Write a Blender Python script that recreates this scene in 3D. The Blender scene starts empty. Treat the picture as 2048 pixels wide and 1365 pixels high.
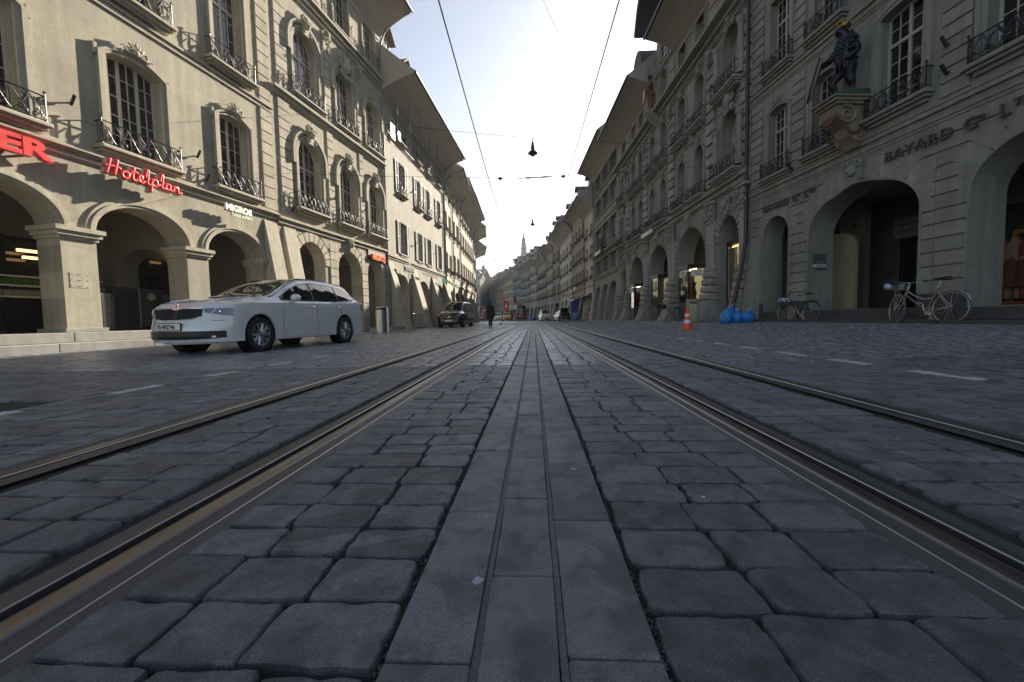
import bpy, bmesh, math, random
from mathutils import Vector, Matrix, noise
R = math.radians
rnd = random.Random(11)
sc = bpy.context.scene
col = sc.collection

# ------------------------------------------------------------------ camera frame
CA, CP, CR, CH = R(3.16), R(3.26), 0.02, 0.55
def c2w(X, Z):
    return (X*math.cos(CA)-Z*math.sin(CA), X*math.sin(CA)+Z*math.cos(CA))
f0 = Vector((-math.sin(CA), math.cos(CA), 0)); r0 = Vector((math.cos(CA), math.sin(CA), 0)); u0 = Vector((0, 0, 1))
fw = f0*math.cos(CP)-u0*math.sin(CP); up = u0*math.cos(CP)+f0*math.sin(CP)
rt = r0*math.cos(CR)-up*math.sin(CR); uu = up*math.cos(CR)+r0*math.sin(CR)
cd = bpy.data.cameras.new('camera'); cam = bpy.data.objects.new('camera', cd); col.objects.link(cam)
m = Matrix((rt, uu, -fw)).transposed().to_4x4(); m.translation = Vector((0, 0, CH)); cam.matrix_world = m
cd.lens = 798/2048*36; cd.sensor_width = 36; cd.clip_start = 0.05; cd.clip_end = 3000
sc.camera = cam

# ------------------------------------------------------------------ materials
MATS = {}
def mat(name, base, rough=0.7, metal=0.0, var=0.0, scale=4.0, bump=0.0, bscale=40.0, spec=0.5, emit=None, estr=0.0,
        stretch=None, dirt=0.0, coat=0.0, island=0.0, alpha=1.0, trans=0.0, bricks=None):
    if name in MATS: return MATS[name]
    M = bpy.data.materials.new(name); M.use_nodes = True; nt = M.node_tree; N = nt.nodes; L = nt.links
    b = N['Principled BSDF']; b.inputs['Base Color'].default_value = (*base, 1); b.inputs['Roughness'].default_value = rough
    b.inputs['Metallic'].default_value = metal; b.inputs['Specular IOR Level'].default_value = spec
    if coat: b.inputs['Coat Weight'].default_value = coat; b.inputs['Coat Roughness'].default_value = 0.03
    if trans: b.inputs['Transmission Weight'].default_value = trans
    if emit: b.inputs['Emission Color'].default_value = (*emit, 1); b.inputs['Emission Strength'].default_value = estr
    tc = N.new('ShaderNodeTexCoord')
    vec = tc.outputs['Object']
    if stretch:
        mp = N.new('ShaderNodeMapping'); mp.inputs['Scale'].default_value = stretch; L.new(vec, mp.inputs['Vector']); vec = mp.outputs['Vector']
    cur = None
    def mixmul(a, fac_socket, lo, hi):
        mr = N.new('ShaderNodeMapRange'); mr.inputs['To Min'].default_value = lo; mr.inputs['To Max'].default_value = hi
        L.new(fac_socket, mr.inputs['Value'])
        mx = N.new('ShaderNodeMix'); mx.data_type = 'RGBA'; mx.blend_type = 'MULTIPLY'; mx.inputs['Factor'].default_value = 1
        if a is None: mx.inputs['A'].default_value = (*base, 1)
        else: L.new(a, mx.inputs['A'])
        cb = N.new('ShaderNodeCombineColor')
        for i in range(3): L.new(mr.outputs['Result'], cb.inputs[i])
        L.new(cb.outputs[0], mx.inputs['B']); return mx.outputs['Result']
    if var:
        n1 = N.new('ShaderNodeTexNoise'); n1.inputs['Scale'].default_value = scale; n1.inputs['Detail'].default_value = 8; n1.inputs['Roughness'].default_value = .65
        L.new(vec, n1.inputs['Vector']); cur = mixmul(cur, n1.outputs['Fac'], 1-var*1.6, 1+var*1.6)
    if dirt:
        mp2 = N.new('ShaderNodeMapping'); mp2.inputs['Scale'].default_value = (5, 5, .35); L.new(tc.outputs['Object'], mp2.inputs['Vector'])
        n2 = N.new('ShaderNodeTexNoise'); n2.inputs['Scale'].default_value = 1.0; n2.inputs['Detail'].default_value = 6
        L.new(mp2.outputs['Vector'], n2.inputs['Vector']); cur = mixmul(cur, n2.outputs['Fac'], 1-dirt*1.5, 1+dirt)
        n3 = N.new('ShaderNodeTexNoise'); n3.inputs['Scale'].default_value = .7; n3.inputs['Detail'].default_value = 4
        L.new(tc.outputs['Object'], n3.inputs['Vector']); cur = mixmul(cur, n3.outputs['Fac'], 1-dirt, 1+dirt)
    if bricks:
        bt = N.new('ShaderNodeTexBrick'); bt.inputs['Scale'].default_value = 1; bt.inputs['Brick Width'].default_value = bricks[0]; bt.inputs['Row Height'].default_value = bricks[1]
        bt.inputs['Mortar Size'].default_value = bricks[2]; bt.inputs['Color1'].default_value = (1, 1, 1, 1); bt.inputs['Color2'].default_value = (.86, .87, .88, 1); bt.inputs['Mortar'].default_value = (.72, .72, .72, 1)
        mp3 = N.new('ShaderNodeMapping'); mp3.inputs['Rotation'].default_value = (R(-90), 0, 0) if len(bricks) < 4 else (0, 0, 0)
        L.new(tc.outputs['Object'], mp3.inputs['Vector']); L.new(mp3.outputs['Vector'], bt.inputs['Vector'])
        mx = N.new('ShaderNodeMix'); mx.data_type = 'RGBA'; mx.blend_type = 'MULTIPLY'; mx.inputs['Factor'].default_value = 1
        if cur is None: mx.inputs['A'].default_value = (*base, 1)
        else: L.new(cur, mx.inputs['A'])
        L.new(bt.outputs['Color'], mx.inputs['B']); cur = mx.outputs['Result']
    if island:
        g = N.new('ShaderNodeNewGeometry'); cur = mixmul(cur, g.outputs['Random Per Island'], 1-island, 1+island)
    if cur is not None: L.new(cur, b.inputs['Base Color'])
    if bump:
        n4 = N.new('ShaderNodeTexNoise'); n4.inputs['Scale'].default_value = bscale; n4.inputs['Detail'].default_value = 6; n4.inputs['Roughness'].default_value = .7
        L.new(vec, n4.inputs['Vector']); bp = N.new('ShaderNodeBump'); bp.inputs['Strength'].default_value = bump; bp.inputs['Distance'].default_value = .02
        L.new(n4.outputs['Fac'], bp.inputs['Height']); L.new(bp.outputs['Normal'], b.inputs['Normal'])
    MATS[name] = M
    return M

def stone(name, c, **k):
    d = dict(rough=.88, var=.15, scale=6, dirt=.24, bump=.35, bscale=30, spec=.25); d.update(k)
    return mat(name, c, **d)
S_BEIGE = stone('sandstone beige', (.41, .37, .285), bricks=(1.15, .62, .004))
S_BEIGE2 = stone('sandstone beige light', (.42, .382, .297))
S_CREAM = stone('plaster cream', (.35, .325, .265))
S_GREEN = stone('sandstone green grey', (.27, .272, .24), bricks=(.9, .31, .003))
S_GREENF = stone('sandstone green grey plain', (.27, .27, .238), dirt=.3)
S_GREY = stone('sandstone grey', (.31, .305, .275), dirt=.25)
S_DARK = stone('plinth dark granite', (.07, .07, .072), rough=.6, island=.25)
S_STEP = stone('granite step', (.30, .29, .26), bump=.5, bscale=60)
M_IRON = mat('wrought iron', (.035, .036, .04), .45, .6, var=.1)
M_BAR = mat('window paint', (.46, .43, .36), .5, var=.05)
M_BAR2 = mat('window paint dark', (.18, .17, .15), .5, var=.05)
def glassmat(name, c=(.012, .014, .016), r=.03):
    M = mat(name, c, r, 0, spec=.7)
    nt = M.node_tree; N = nt.nodes; L = nt.links; b = N['Principled BSDF']
    t = N.new('ShaderNodeTexNoise'); t.inputs['Scale'].default_value = 1.3; bp = N.new('ShaderNodeBump'); bp.inputs['Strength'].default_value = .12; bp.inputs['Distance'].default_value = .05
    tc = N.new('ShaderNodeTexCoord'); L.new(tc.outputs['Object'], t.inputs['Vector']); L.new(t.outputs['Fac'], bp.inputs['Height']); L.new(bp.outputs['Normal'], b.inputs['Normal'])
    return M
M_GLASS = glassmat('window glass')
M_GLASSF = mat('far window glass', (.02, .021, .023), .3, spec=.25)
M_GLASS2 = glassmat('window glass curtained', (.10, .095, .085), .05)
M_WOOD = mat('eave boards', (.44, .40, .32), .7, var=.1, stretch=(.3, 6, 6), scale=3, island=.08)
M_WOOD2 = mat('eave boards grey', (.36, .35, .31), .7, var=.1, stretch=(.3, 6, 6), scale=3, island=.08)
M_TILE = mat('roof tiles', (.13, .085, .065), .8, var=.25, scale=9, bump=.6, bscale=25, bricks=(.18, .16, .02, 1))
M_TILE2 = mat('roof tiles dark', (.06, .055, .06), .7, var=.2, scale=9, bump=.6, bscale=25)
M_PIPE = mat('downpipe metal', (.07, .05, .045), .4, .7, var=.15)
M_PIPE2 = mat('gutter zinc', (.16, .16, .165), .4, .8, var=.1)
M_SHUT = mat('shutter grey', (.20, .215, .23), .6, var=.06)
M_SHUTG = mat('shutter green', (.045, .065, .055), .6, var=.06)
M_INT = mat('arcade plaster', (.24, .21, .16), .85, var=.08, dirt=.1)
S_GREENB = stone('sandstone green grey blocks', (.275, .272, .24), dirt=.3, island=.13)
S_GREYB = stone('sandstone grey blocks', (.32, .31, .28), dirt=.28, island=.16)
S_BEIGEB = stone('sandstone beige blocks', (.42, .38, .295), dirt=.26, island=.10)
M_DARKI = mat('shop dark', (.02, .018, .016), .4)
M_LAMP = mat('lamp light warm', (.8, .5, .25), .5, emit=(1, .55, .22), estr=1.0)
M_LAMPW = mat('lamp light white', (.8, .8, .7), .5, emit=(1, .88, .62), estr=2.0)
M_WHITE = mat('white lacquer', (.78, .78, .76), .35)
M_RED = mat('red sign', (.62, .05, .045), .35)
M_STEEL = mat('brushed steel', (.45, .45, .44), .32, .9, var=.08, stretch=(8, 8, .3))

# ------------------------------------------------------------------ mesh builder
class MB:
    def __init__(s): s.v = []; s.f = []; s.m = []; s.k = 0
    def add(s, vs, fs, k=None):
        o = len(s.v); s.v += [tuple(p) for p in vs]; kk = s.k if k is None else k
        for f in fs: s.f.append(tuple(i+o for i in f)); s.m.append(kk)
    def box(s, x0, x1, y0, y1, z0, z1, k=None, c=0.0):
        if c:
            v = [(x0, y1, z0), (x1, y1, z0), (x1, y1, z1), (x0, y1, z1), (x0, y0+c, z0), (x1, y0+c, z0), (x1, y0+c, z1), (x0, y0+c, z1),
                 (x0+c, y0, z0+c), (x1-c, y0, z0+c), (x1-c, y0, z1-c), (x0+c, y0, z1-c)]
            s.add(v, [(0, 3, 2, 1), (0, 1, 5, 4), (1, 2, 6, 5), (2, 3, 7, 6), (3, 0, 4, 7), (4, 5, 9, 8), (5, 6, 10, 9), (6, 7, 11, 10), (7, 4, 8, 11), (8, 9, 10, 11)], k); return
        v = [(x0, y0, z0), (x1, y0, z0), (x1, y1, z0), (x0, y1, z0), (x0, y0, z1), (x1, y0, z1), (x1, y1, z1), (x0, y1, z1)]
        s.add(v, [(0, 3, 2, 1), (4, 5, 6, 7), (0, 1, 5, 4), (1, 2, 6, 5), (2, 3, 7, 6), (3, 0, 4, 7)], k)
    def quad4(s, p, y0, y1, k=None, c=0.0):   # front quad in (x,z), extruded y0 (front) to y1
        cx = sum(a for a, b in p)/4; cz = sum(b for a, b in p)/4
        def ins(a, b):
            d = math.hypot(cx-a, cz-b) or 1; return (a+(cx-a)/d*c*1.4, b+(cz-b)/d*c*1.4)
        fr = [(ins(a, b)[0], y0, ins(a, b)[1]) for a, b in p]; md = [(a, y0+c, b) for a, b in p]; bk = [(a, y1, b) for a, b in p]
        v = fr+md+bk; f = [(0, 1, 2, 3)]
        for i in range(4):
            j = (i+1) % 4; f.append((i, i+4, j+4, j)); f.append((i+4, i+8, j+8, j+4))
        s.add(v, f, k)
    def tube(s, pts, r, n=6, k=None, cap=True, sx=1.0):
        pts = [Vector(p) for p in pts]; N = len(pts); rr = r if callable(r) else (lambda t: r)
        t0 = (pts[1]-pts[0]).normalized(); a = t0.cross(Vector((0, 0, 1)))
        if a.length < .1: a = t0.cross(Vector((0, 1, 0)))
        a.normalize(); vs = []
        for i, p in enumerate(pts):
            t = (pts[min(i+1, N-1)]-pts[max(i-1, 0)])
            t = t.normalized() if t.length > 1e-9 else t0
            a = (a-t*a.dot(t)); a = a.normalized() if a.length > 1e-6 else t.orthogonal().normalized(); b = t.cross(a); q = rr(i/(N-1))
            for j in range(n):
                w = 2*math.pi*j/n; vs.append(p+a*math.cos(w)*q*sx+b*math.sin(w)*q)
        fs = [(i*n+j, i*n+(j+1) % n, (i+1)*n+(j+1) % n, (i+1)*n+j) for i in range(N-1) for j in range(n)]
        if cap: fs += [tuple(range(n))[::-1], tuple((N-1)*n+j for j in range(n))]
        s.add(vs, fs, k)
    def lathe(s, prof, c=(0, 0, 0), n=16, k=None, ax='z', cap=True):
        vs = []
        for r, z in prof:
            for j in range(n):
                w = 2*math.pi*j/n; q = (r*math.cos(w), r*math.sin(w), z)
                if ax == 'y': q = (q[0], z, q[1])
                if ax == 'x': q = (z, q[0], q[1])
                vs.append((q[0]+c[0], q[1]+c[1], q[2]+c[2]))
        P = len(prof); fs = [(i*n+j, i*n+(j+1) % n, (i+1)*n+(j+1) % n, (i+1)*n+j) for i in range(P-1) for j in range(n)]
        if cap: fs += [tuple(range(n))[::-1], tuple((P-1)*n+j for j in range(n))]
        s.add(vs, fs, k)
    def prism(s, poly, a0, a1, ax='x', k=None):   # poly in the two other axes
        def P(p, a): return (a, p[0], p[1]) if ax == 'x' else ((p[0], a, p[1]) if ax == 'y' else (p[0], p[1], a))
        n = len(poly); v = [P(p, a0) for p in poly]+[P(p, a1) for p in poly]
        f = [tuple(range(n)), tuple(range(2*n-1, n-1, -1))]+[(i, i+n, (i+1) % n+n, (i+1) % n) for i in range(n)]
        s.add(v, f, k)
    def ball(s, c, r, n=8, k=None, sq=(1, 1, 1), jit=0):
        vs = []; m_ = n//2
        for i in range(m_+1):
            th = math.pi*i/m_
            for j in range(n):
                w = 2*math.pi*j/n; q = 1+(rnd.uniform(-jit, jit) if jit else 0)
                vs.append((c[0]+r*sq[0]*math.sin(th)*math.cos(w)*q, c[1]+r*sq[1]*math.sin(th)*math.sin(w)*q, c[2]+r*sq[2]*math.cos(th)*q))
        s.add(vs, [(i*n+j, (i+1)*n+j, (i+1)*n+(j+1) % n, i*n+(j+1) % n) for i in range(m_) for j in range(n)], k)
    def grid(s, rows, k=None, close=False):
        n = len(rows[0]); o = [p for r_ in rows for p in r_]
        s.add(o, [(i*n+j, i*n+(j+1) % n, (i+1)*n+(j+1) % n, (i+1)*n+j) for i in range(len(rows)-1) for j in range(n if close else n-1)], k)
    def mesh(s, name, mats, smooth=False):
        me = bpy.data.meshes.new(name); me.from_pydata(s.v, [], s.f)
        for q in (mats if isinstance(mats, (list, tuple)) else [mats]):
            if q: me.materials.append(q)
        if any(s.m): me.polygons.foreach_set('material_index', s.m)
        if smooth:
            me.polygons.foreach_set('use_smooth', [True]*len(s.f)); me.update()
            if smooth != 'all':
                try: me.set_sharp_from_angle(angle=R(38))
                except Exception: pass
        me.update(); return me
    def build(s, name, mats, parent=None, smooth=False, fix=True, **tags):
        me = s.mesh(name, mats, smooth)
        if fix:
            bm = bmesh.new(); bm.from_mesh(me); bmesh.ops.recalc_face_normals(bm, faces=bm.faces); bm.to_mesh(me); bm.free()
        return link(name, me, parent, **tags)
def link(name, data, parent=None, loc=None, rot=None, **tags):
    o = bpy.data.objects.new(name, data); col.objects.link(o)
    if parent is not None: o.parent = parent
    if loc is not None: o.location = loc
    if rot is not None: o.rotation_euler = rot
    for a, b in tags.items(): o[a] = b
    return o
def thing(name, label, cat, loc=(0, 0, 0), rz=0.0, group=None, kind=None):
    o = bpy.data.objects.new(name, None); col.objects.link(o); o.location = loc; o.rotation_euler = (0, 0, rz)
    o['label'] = label; o['category'] = cat
    if group: o['group'] = group
    if kind: o['kind'] = kind
    return o
def dup(root, loc, rz, label, **kw):
    def cp(o, par):
        c = o.copy(); col.objects.link(c); c.parent = par
        for ch in kids.get(o.name, []): cp(ch, c)
        return c
    kids = {}
    for o in col.objects:
        if o.parent: kids.setdefault(o.parent.name, []).append(o)
    r = cp(root, None); r.location = loc; r.rotation_euler = (0, 0, rz); r['label'] = label
    for a, b in kw.items(): r[a] = b
    return r

# ------------------------------------------------------------------ ground
def gz(x, y=0):
    if x < 3.7: return 0.0
    t = min(1, (x-3.7)/4.6); return .25*t*(1 if y < 55 else max(0, 1-(y-55)/20))
def curve_x(y): return 0.0 if y < 58 else -.0024*(y-58)**2
mb = MB()
ys = [-30, -5, 0, 10, 20, 40, 58]+[58+7*i for i in range(1, 26)]
xs = [-60, -30, -14, -3, 0, 3.7, 5, 6.5, 8.3, 14, 30, 60]
mb.grid([[(x+curve_x(y), y, gz(x, y)-.016 if y < 44 else gz(x, y)) for x in xs] for y in ys])
M_JOINT = mat('joint grit', (.032, .031, .03), .95, var=.62, scale=140, bump=1.0, bscale=120)
M_ROADFAR = mat('far cobbles', (.118, .122, .136), .36, var=.3, scale=6, bump=.2, bscale=8)
g = mb.build('ground', [M_JOINT, M_ROADFAR], kind='structure')
for p in g.data.polygons:
    if p.center.y > 44: p.material_index = 1
mb = MB(); mb.box(-700, 700, -100, 900, -3, -.6); mb.build('terrain', mat('earth', (.1, .1, .09), .9, var=.1), kind='structure')

M_COB = mat('cobble granite', (.165, .175, .205), .50, var=.42, scale=34, bump=1.0, bscale=150, spec=.5, island=.30)
M_COBW = mat('cobble white paint', (.42, .42, .41), .6, var=.3, scale=30, bump=.4, bscale=110, island=.1)
def speckle(M, amt=.5, thr=.70, rr=(.34, .56)):
    nt = M.node_tree; N = nt.nodes; L = nt.links; b = N['Principled BSDF']
    src = b.inputs['Base Color'].links[0].from_socket
    t = N.new('ShaderNodeTexNoise'); t.inputs['Scale'].default_value = 380; t.inputs['Detail'].default_value = 1
    tc = N.new('ShaderNodeTexCoord'); L.new(tc.outputs['Object'], t.inputs['Vector'])
    r_ = N.new('ShaderNodeMapRange'); r_.inputs['From Min'].default_value = thr-.14; r_.inputs['From Max'].default_value = thr+.02; L.new(t.outputs['Fac'], r_.inputs['Value'])
    mx = N.new('ShaderNodeMix'); mx.data_type = 'RGBA'; mx.inputs['B'].default_value = (.30, .31, .33, 1)
    mu = N.new('ShaderNodeMath'); mu.operation = 'MULTIPLY'; mu.inputs[1].default_value = amt; L.new(r_.outputs['Result'], mu.inputs[0])
    L.new(mu.outputs[0], mx.inputs['Factor']); L.new(src, mx.inputs['A']); L.new(mx.outputs['Result'], b.inputs['Base Color'])
    t4 = N.new('ShaderNodeTexNoise'); t4.inputs['Scale'].default_value = 420; t4.inputs['Detail'].default_value = 2; L.new(tc.outputs['Object'], t4.inputs['Vector'])
    r4 = N.new('ShaderNodeMapRange'); r4.inputs['From Min'].default_value = .33; r4.inputs['From Max'].default_value = .67; r4.inputs['To Min'].default_value = .60; r4.inputs['To Max'].default_value = 1.45; L.new(t4.outputs['Fac'], r4.inputs['Value'])
    c4 = N.new('ShaderNodeCombineColor'); [L.new(r4.outputs['Result'], c4.inputs[i]) for i in range(3)]
    m4 = N.new('ShaderNodeMix'); m4.data_type = 'RGBA'; m4.blend_type = 'MULTIPLY'; m4.inputs['Factor'].default_value = 1; L.new(mx.outputs['Result'], m4.inputs['A']); L.new(c4.outputs[0], m4.inputs['B']); mx = m4
    # dark stains of their own shape
    t3 = N.new('ShaderNodeTexNoise'); t3.inputs['Scale'].default_value = 9; t3.inputs['Detail'].default_value = 7; t3.inputs['Distortion'].default_value = .6; L.new(tc.outputs['Object'], t3.inputs['Vector'])
    r3 = N.new('ShaderNodeMapRange'); r3.inputs['From Min'].default_value = .36; r3.inputs['From Max'].default_value = .56; r3.inputs['To Min'].default_value = .62; r3.inputs['To Max'].default_value = 1.12; L.new(t3.outputs['Fac'], r3.inputs['Value'])
    cb = N.new('ShaderNodeCombineColor'); [L.new(r3.outputs['Result'], cb.inputs[i]) for i in range(3)]
    m3 = N.new('ShaderNodeMix'); m3.data_type = 'RGBA'; m3.blend_type = 'MULTIPLY'; m3.inputs['Factor'].default_value = 1; L.new(mx.outputs['Result'], m3.inputs['A']); L.new(cb.outputs[0], m3.inputs['B']); L.new(m3.outputs['Result'], b.inputs['Base Color'])
    # worn polish: roughness varies in patches
    t2 = N.new('ShaderNodeTexNoise'); t2.inputs['Scale'].default_value = 3.5; t2.inputs['Detail'].default_value = 5; L.new(tc.outputs['Object'], t2.inputs['Vector'])
    r2 = N.new('ShaderNodeMapRange'); r2.inputs['From Min'].default_value = .3; r2.inputs['From Max'].default_value = .7; r2.inputs['To Min'].default_value = rr[0]; r2.inputs['To Max'].default_value = rr[1]
    L.new(t2.outputs['Fac'], r2.inputs['Value']); L.new(r2.outputs['Result'], b.inputs['Roughness'])
speckle(M_COB, .45, .70)
M_COBF = mat('cobble granite trodden', (.165, .175, .205), .42, var=.42, scale=12, bump=.22, bscale=60, spec=.6, island=.32)
speckle(M_COBF, .2, .72, (.24, .44))
M_SLAB = mat('strip granite', (.135, .142, .163), .55, var=.3, scale=30, bump=.6, bscale=200, island=.16)
speckle(M_SLAB, .3, .70)

def left_edge(y):     # world x of the left wall foot
    if y < 24: return -11.74+(y-4.36)*.1461
    return -8.88+(y-23.95)*.0545
def right_edge(y):
    if y < 16.15: return 8.46+(16.15-y)*.1156
    return 7.63+(35.98-y)*.042 if y < 36 else 7.6
SV = []; SF = []; SM = []; FLAT = []
def stone_block(x0, x1, y0, y1, lod, k=0, inset=.006, h=0, jit=.006, bev=.009):
    o = len(SV)
    j = lambda: rnd.uniform(-jit, jit)
    c = [(x0+inset+j(), y0+inset+j()), (x1-inset+j(), y0+inset+j()), (x1-inset+j(), y1-inset+j()), (x0+inset+j(), y1-inset+j())]
    zc = gz((x0+x1)/2, y0)+h+rnd.uniform(-.003, .003); tl = .016 if jit > .002 else .003; tx, ty = rnd.uniform(-tl, tl), rnd.uniform(-tl, tl)
    cx, cy = (x0+x1)/2, (y0+y1)/2
    def Z(x, y, d): return zc+(x-cx)*tx+(y-cy)*ty+d
    per = []
    if lod == 2:
        per = c; rings = [(1.0, -.012), (.97, 0.0)]
    else:
        rc = (.020 if jit > .002 else .006)*rnd.uniform(.6, 1.5)
        for i in range(4):
            p, a, b = c[i], c[i-1], c[(i+1) % 4]
            la = math.hypot(a[0]-p[0], a[1]-p[1]); lb = math.hypot(b[0]-p[0], b[1]-p[1])
            pa = (p[0]+(a[0]-p[0])/la*rc, p[1]+(a[1]-p[1])/la*rc); pb = (p[0]+(b[0]-p[0])/lb*rc, p[1]+(b[1]-p[1])/lb*rc)
            per.append(pa)
            if lod == 0:
                q = ((pa[0]+pb[0]+2*p[0])/4, (pa[1]+pb[1]+2*p[1])/4); per.append((q[0]*.75+p[0]*.25, q[1]*.75+p[1]*.25))
            per.append(pb)
            if lod == 0:
                for t in (.2, .4, .6, .8):
                    w = .0036 if jit > .002 else .0007
                    per.append((pb[0]+(b[0]-pb[0])*(t*.92)+rnd.uniform(-w, w), pb[1]+(b[1]-pb[1])*(t*.92)+rnd.uniform(-w, w)))
        rings = [(-.001, -.04), (0, -.009), (bev*.22, -.0022), (bev*.55, -.0003), (bev*.85, 0), (.03, .0003)] if lod == 0 else [(0, -.03), (.0005, -.005), (.004, -.0008), (.009, 0)]
    n = len(per)
    for ri, (ins, dz) in enumerate(rings):
        for (x, y) in per:
            if lod == 2: X = cx+(x-cx)*ins; Y = cy+(y-cy)*ins
            else:
                d = math.hypot(x-cx, y-cy); f = 1-ins/d*1.15 if d else 1; X = cx+(x-cx)*f; Y = cy+(y-cy)*f
            nz = 0
            if lod == 0 and ri >= 1: nz = ((noise.noise(Vector((X*28, Y*28, o*.01)))*.0022 + noise.noise(Vector((X*9, Y*9, o*.01)))*.003) if jit > .002 else 0)
            SV.append((X, Y, Z(X, Y, dz+nz)))
    for r_ in range(len(rings)-1):
        for i in range(n):
            q = (i+1) % n; SF.append((o+r_*n+i, o+r_*n+q, o+(r_+1)*n+q, o+(r_+1)*n+i)); SM.append(k)
    if lod == 0:
        SV.append((cx, cy, Z(cx, cy, .0016+rnd.uniform(-.002, .001)))); cc = len(SV)-1; b0 = o+(len(rings)-1)*n
        for i in range(n): SF.append((b0+i, b0+(i+1) % n, cc)); SM.append(k)
    else:
        SF.append(tuple(o+(len(rings)-1)*n+i for i in range(n))); SM.append(k)
        FLAT.append(len(SF)-1)
def zone(xa, xb, ya, yb, pitch=.143, wid=.228, white=None):
    y = ya
    while y < yb:
        p = pitch*rnd.uniform(.9, 1.13)
        lod = 0 if y < 4.6 else (1 if y < 17 else 2)
        if y > 4.6: p = pitch
        x0_ = xa(y) if callable(xa) else xa; x1_ = xb(y) if callable(xb) else xb
        W = x1_-x0_; n = max(1, round(W/wid)); x = x0_
        ws = [rnd.uniform(.78, 1.25) for _ in range(n)]; s_ = W/sum(ws)
        for w in ws:
            w *= s_
            if not (lod == 0 and abs(x+w/2) > y*1.75+1.6):
                k = 1 if (white and white(y+p/2)) else (0 if lod == 0 else 2)
                stone_block(x, x+w, y, y+p, lod, k, inset=rnd.uniform(.002, .0055) if lod == 0 else rnd.uniform(.005, .009))
            x += w
        y += p
Y0, Y1 = .3, 44
zone(lambda y: left_edge(y)+.5, -3.56, Y0+2.5, Y1)
zone(-3.54, -3.41, Y0+1, Y1, wid=.14, white=lambda y: (y-3.02) % 1.0 < .5)
zone(-3.39, -2.10, Y0, Y1); zone(-1.80, -1.17, Y0, Y1); zone(-.855, -.262, Y0, Y1)
zone(.208, .855, Y0, Y1); zone(1.17, 1.80, Y0, Y1); zone(2.10, 3.39, Y0, Y1)
zone(3.41, 3.54, Y0+1, Y1, wid=.14, white=lambda y: (y-3.32) % 1.0 < .52)
zone(3.56, lambda y: right_edge(y)-.1, Y0+2.5, Y1)
me = bpy.data.meshes.new('cobbles'); me.from_pydata(SV, [], SF); me.materials.append(M_COB); me.materials.append(M_COBW); me.materials.append(M_COBF)
me.polygons.foreach_set('material_index', SM); sm_ = [True]*len(SF)
for i in FLAT: sm_[i] = False
me.polygons.foreach_set('use_smooth', sm_); me.update()
try: me.set_sharp_from_angle(angle=R(21))
except Exception: pass
link('cobbled_road', me, kind='structure')
# centre strip of long slabs
SV = []; SF = []; SM = []
for (xa, xb, y0s, ln) in ((-.252, -.108, [.1, .60, 1.10, 1.62], .5), (-.098, .034, [.3, .82, 1.19, 1.54, 1.90], .36), (.045, .198, [.12, .62, 1.06, 1.48, 1.94], .46)):
    y = y0s[-1]; ysx = list(y0s)
    while y < 44: y += ln*rnd.uniform(.85, 1.15); ysx.append(y)
    for a, b in zip(ysx, ysx[1:]):
        n = max(1, round((b-a)/.17)) if a < 0 else 1
        stone_block(xa, xb, a, b, 0 if a < 5 else 2, 0, inset=.0015, h=.001, jit=.001, bev=.004)
me = bpy.data.meshes.new('slabs'); me.from_pydata(SV, [], SF); me.materials.append(M_SLAB)
me.polygons.foreach_set('use_smooth', [True]*len(SF)); me.update()
try: me.set_sharp_from_angle(angle=R(40))
except Exception: pass
link('paving_strip', me, kind='structure')
mb = MB()
for x in (-.103, .0395): mb.box(x-.006, x+.006, .1, 44, -.02, -.0012)
mb.build('joint_strip', mat('joint mortar', (.22, .22, .23), .9, var=.5, scale=160, bump=1, bscale=150), kind='structure')
# tram rails: head, groove, lip and sealing strips swept along the street
M_RAILH = mat('rail head polished', (.24, .238, .236), .3, 1)
M_RAILD = mat('rail steel dull', (.075, .075, .08), .42, .5, var=.2, stretch=(40, 2, 40))
M_SEAL = mat('rail bitumen', (.05, .05, .053), .45, var=.2, scale=30, bump=.3, bscale=120)
def rail(xc, side, label):   # side=+1: head on +x side of the groove
    prof = [(-.095, -.005, 2), (-.055, -.004, 1), (-.026, -.001, 0), (-.022, -.003, 1), (-.018, -.035, 1), (.006, -.036, 1), (.010, -.006, 0), (.014, -.002, 1), (.024, .0, 0), (.050, .0, 0), (.062, -.002, 0), (.066, -.006, 1), (.07, -.009, 2), (.12, -.007, 2), (.128, -.003, 0), (.1305, -.005, 2), (.175, -.014, 2)]
    yy = [.2+.25*i for i in range(20)]+[5.3+2*i for i in range(27)]+[60+3*i for i in range(20)]
    mb = MB(); rows = [[(xc+curve_x(y)+side*p[0], y, p[1]+(.003 if y < 44 else .006)) for p in prof] for y in yy]
    n = len(prof)
    for r_ in rows: mb.v += r_
    for i in range(len(yy)-1):
        for j in range(n-1):
            mb.f.append((i*n+j, i*n+j+1, (i+1)*n+j+1, (i+1)*n+j)); mb.m.append(prof[j][2])
    mb.build('tram_rail', [M_RAILH, M_RAILD, M_SEAL], smooth=False, fix=False, label=label, category='rail', group='tram rails set in the cobbles')
rail(-1.97, -1, 'grooved steel tram rail, outer rail of the left track')
rail(-1.02, 1, 'grooved steel tram rail beside the stones left of the centre slabs')
rail(1.02, -1, 'grooved steel tram rail beside the stones right of the centre slabs')
rail(1.97, 1, 'grooved steel tram rail, outer rail of the right track')
mb = MB()
mb.box(-.42, .42, 18.9, 19.05, .004, .009); mb.box(-.3, .3, 17.0, 17.12, .004, .009)
mb.build('road_marking', mat('road paint', (.55, .55, .53), .6, var=.3, scale=20), kind='structure')

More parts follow.
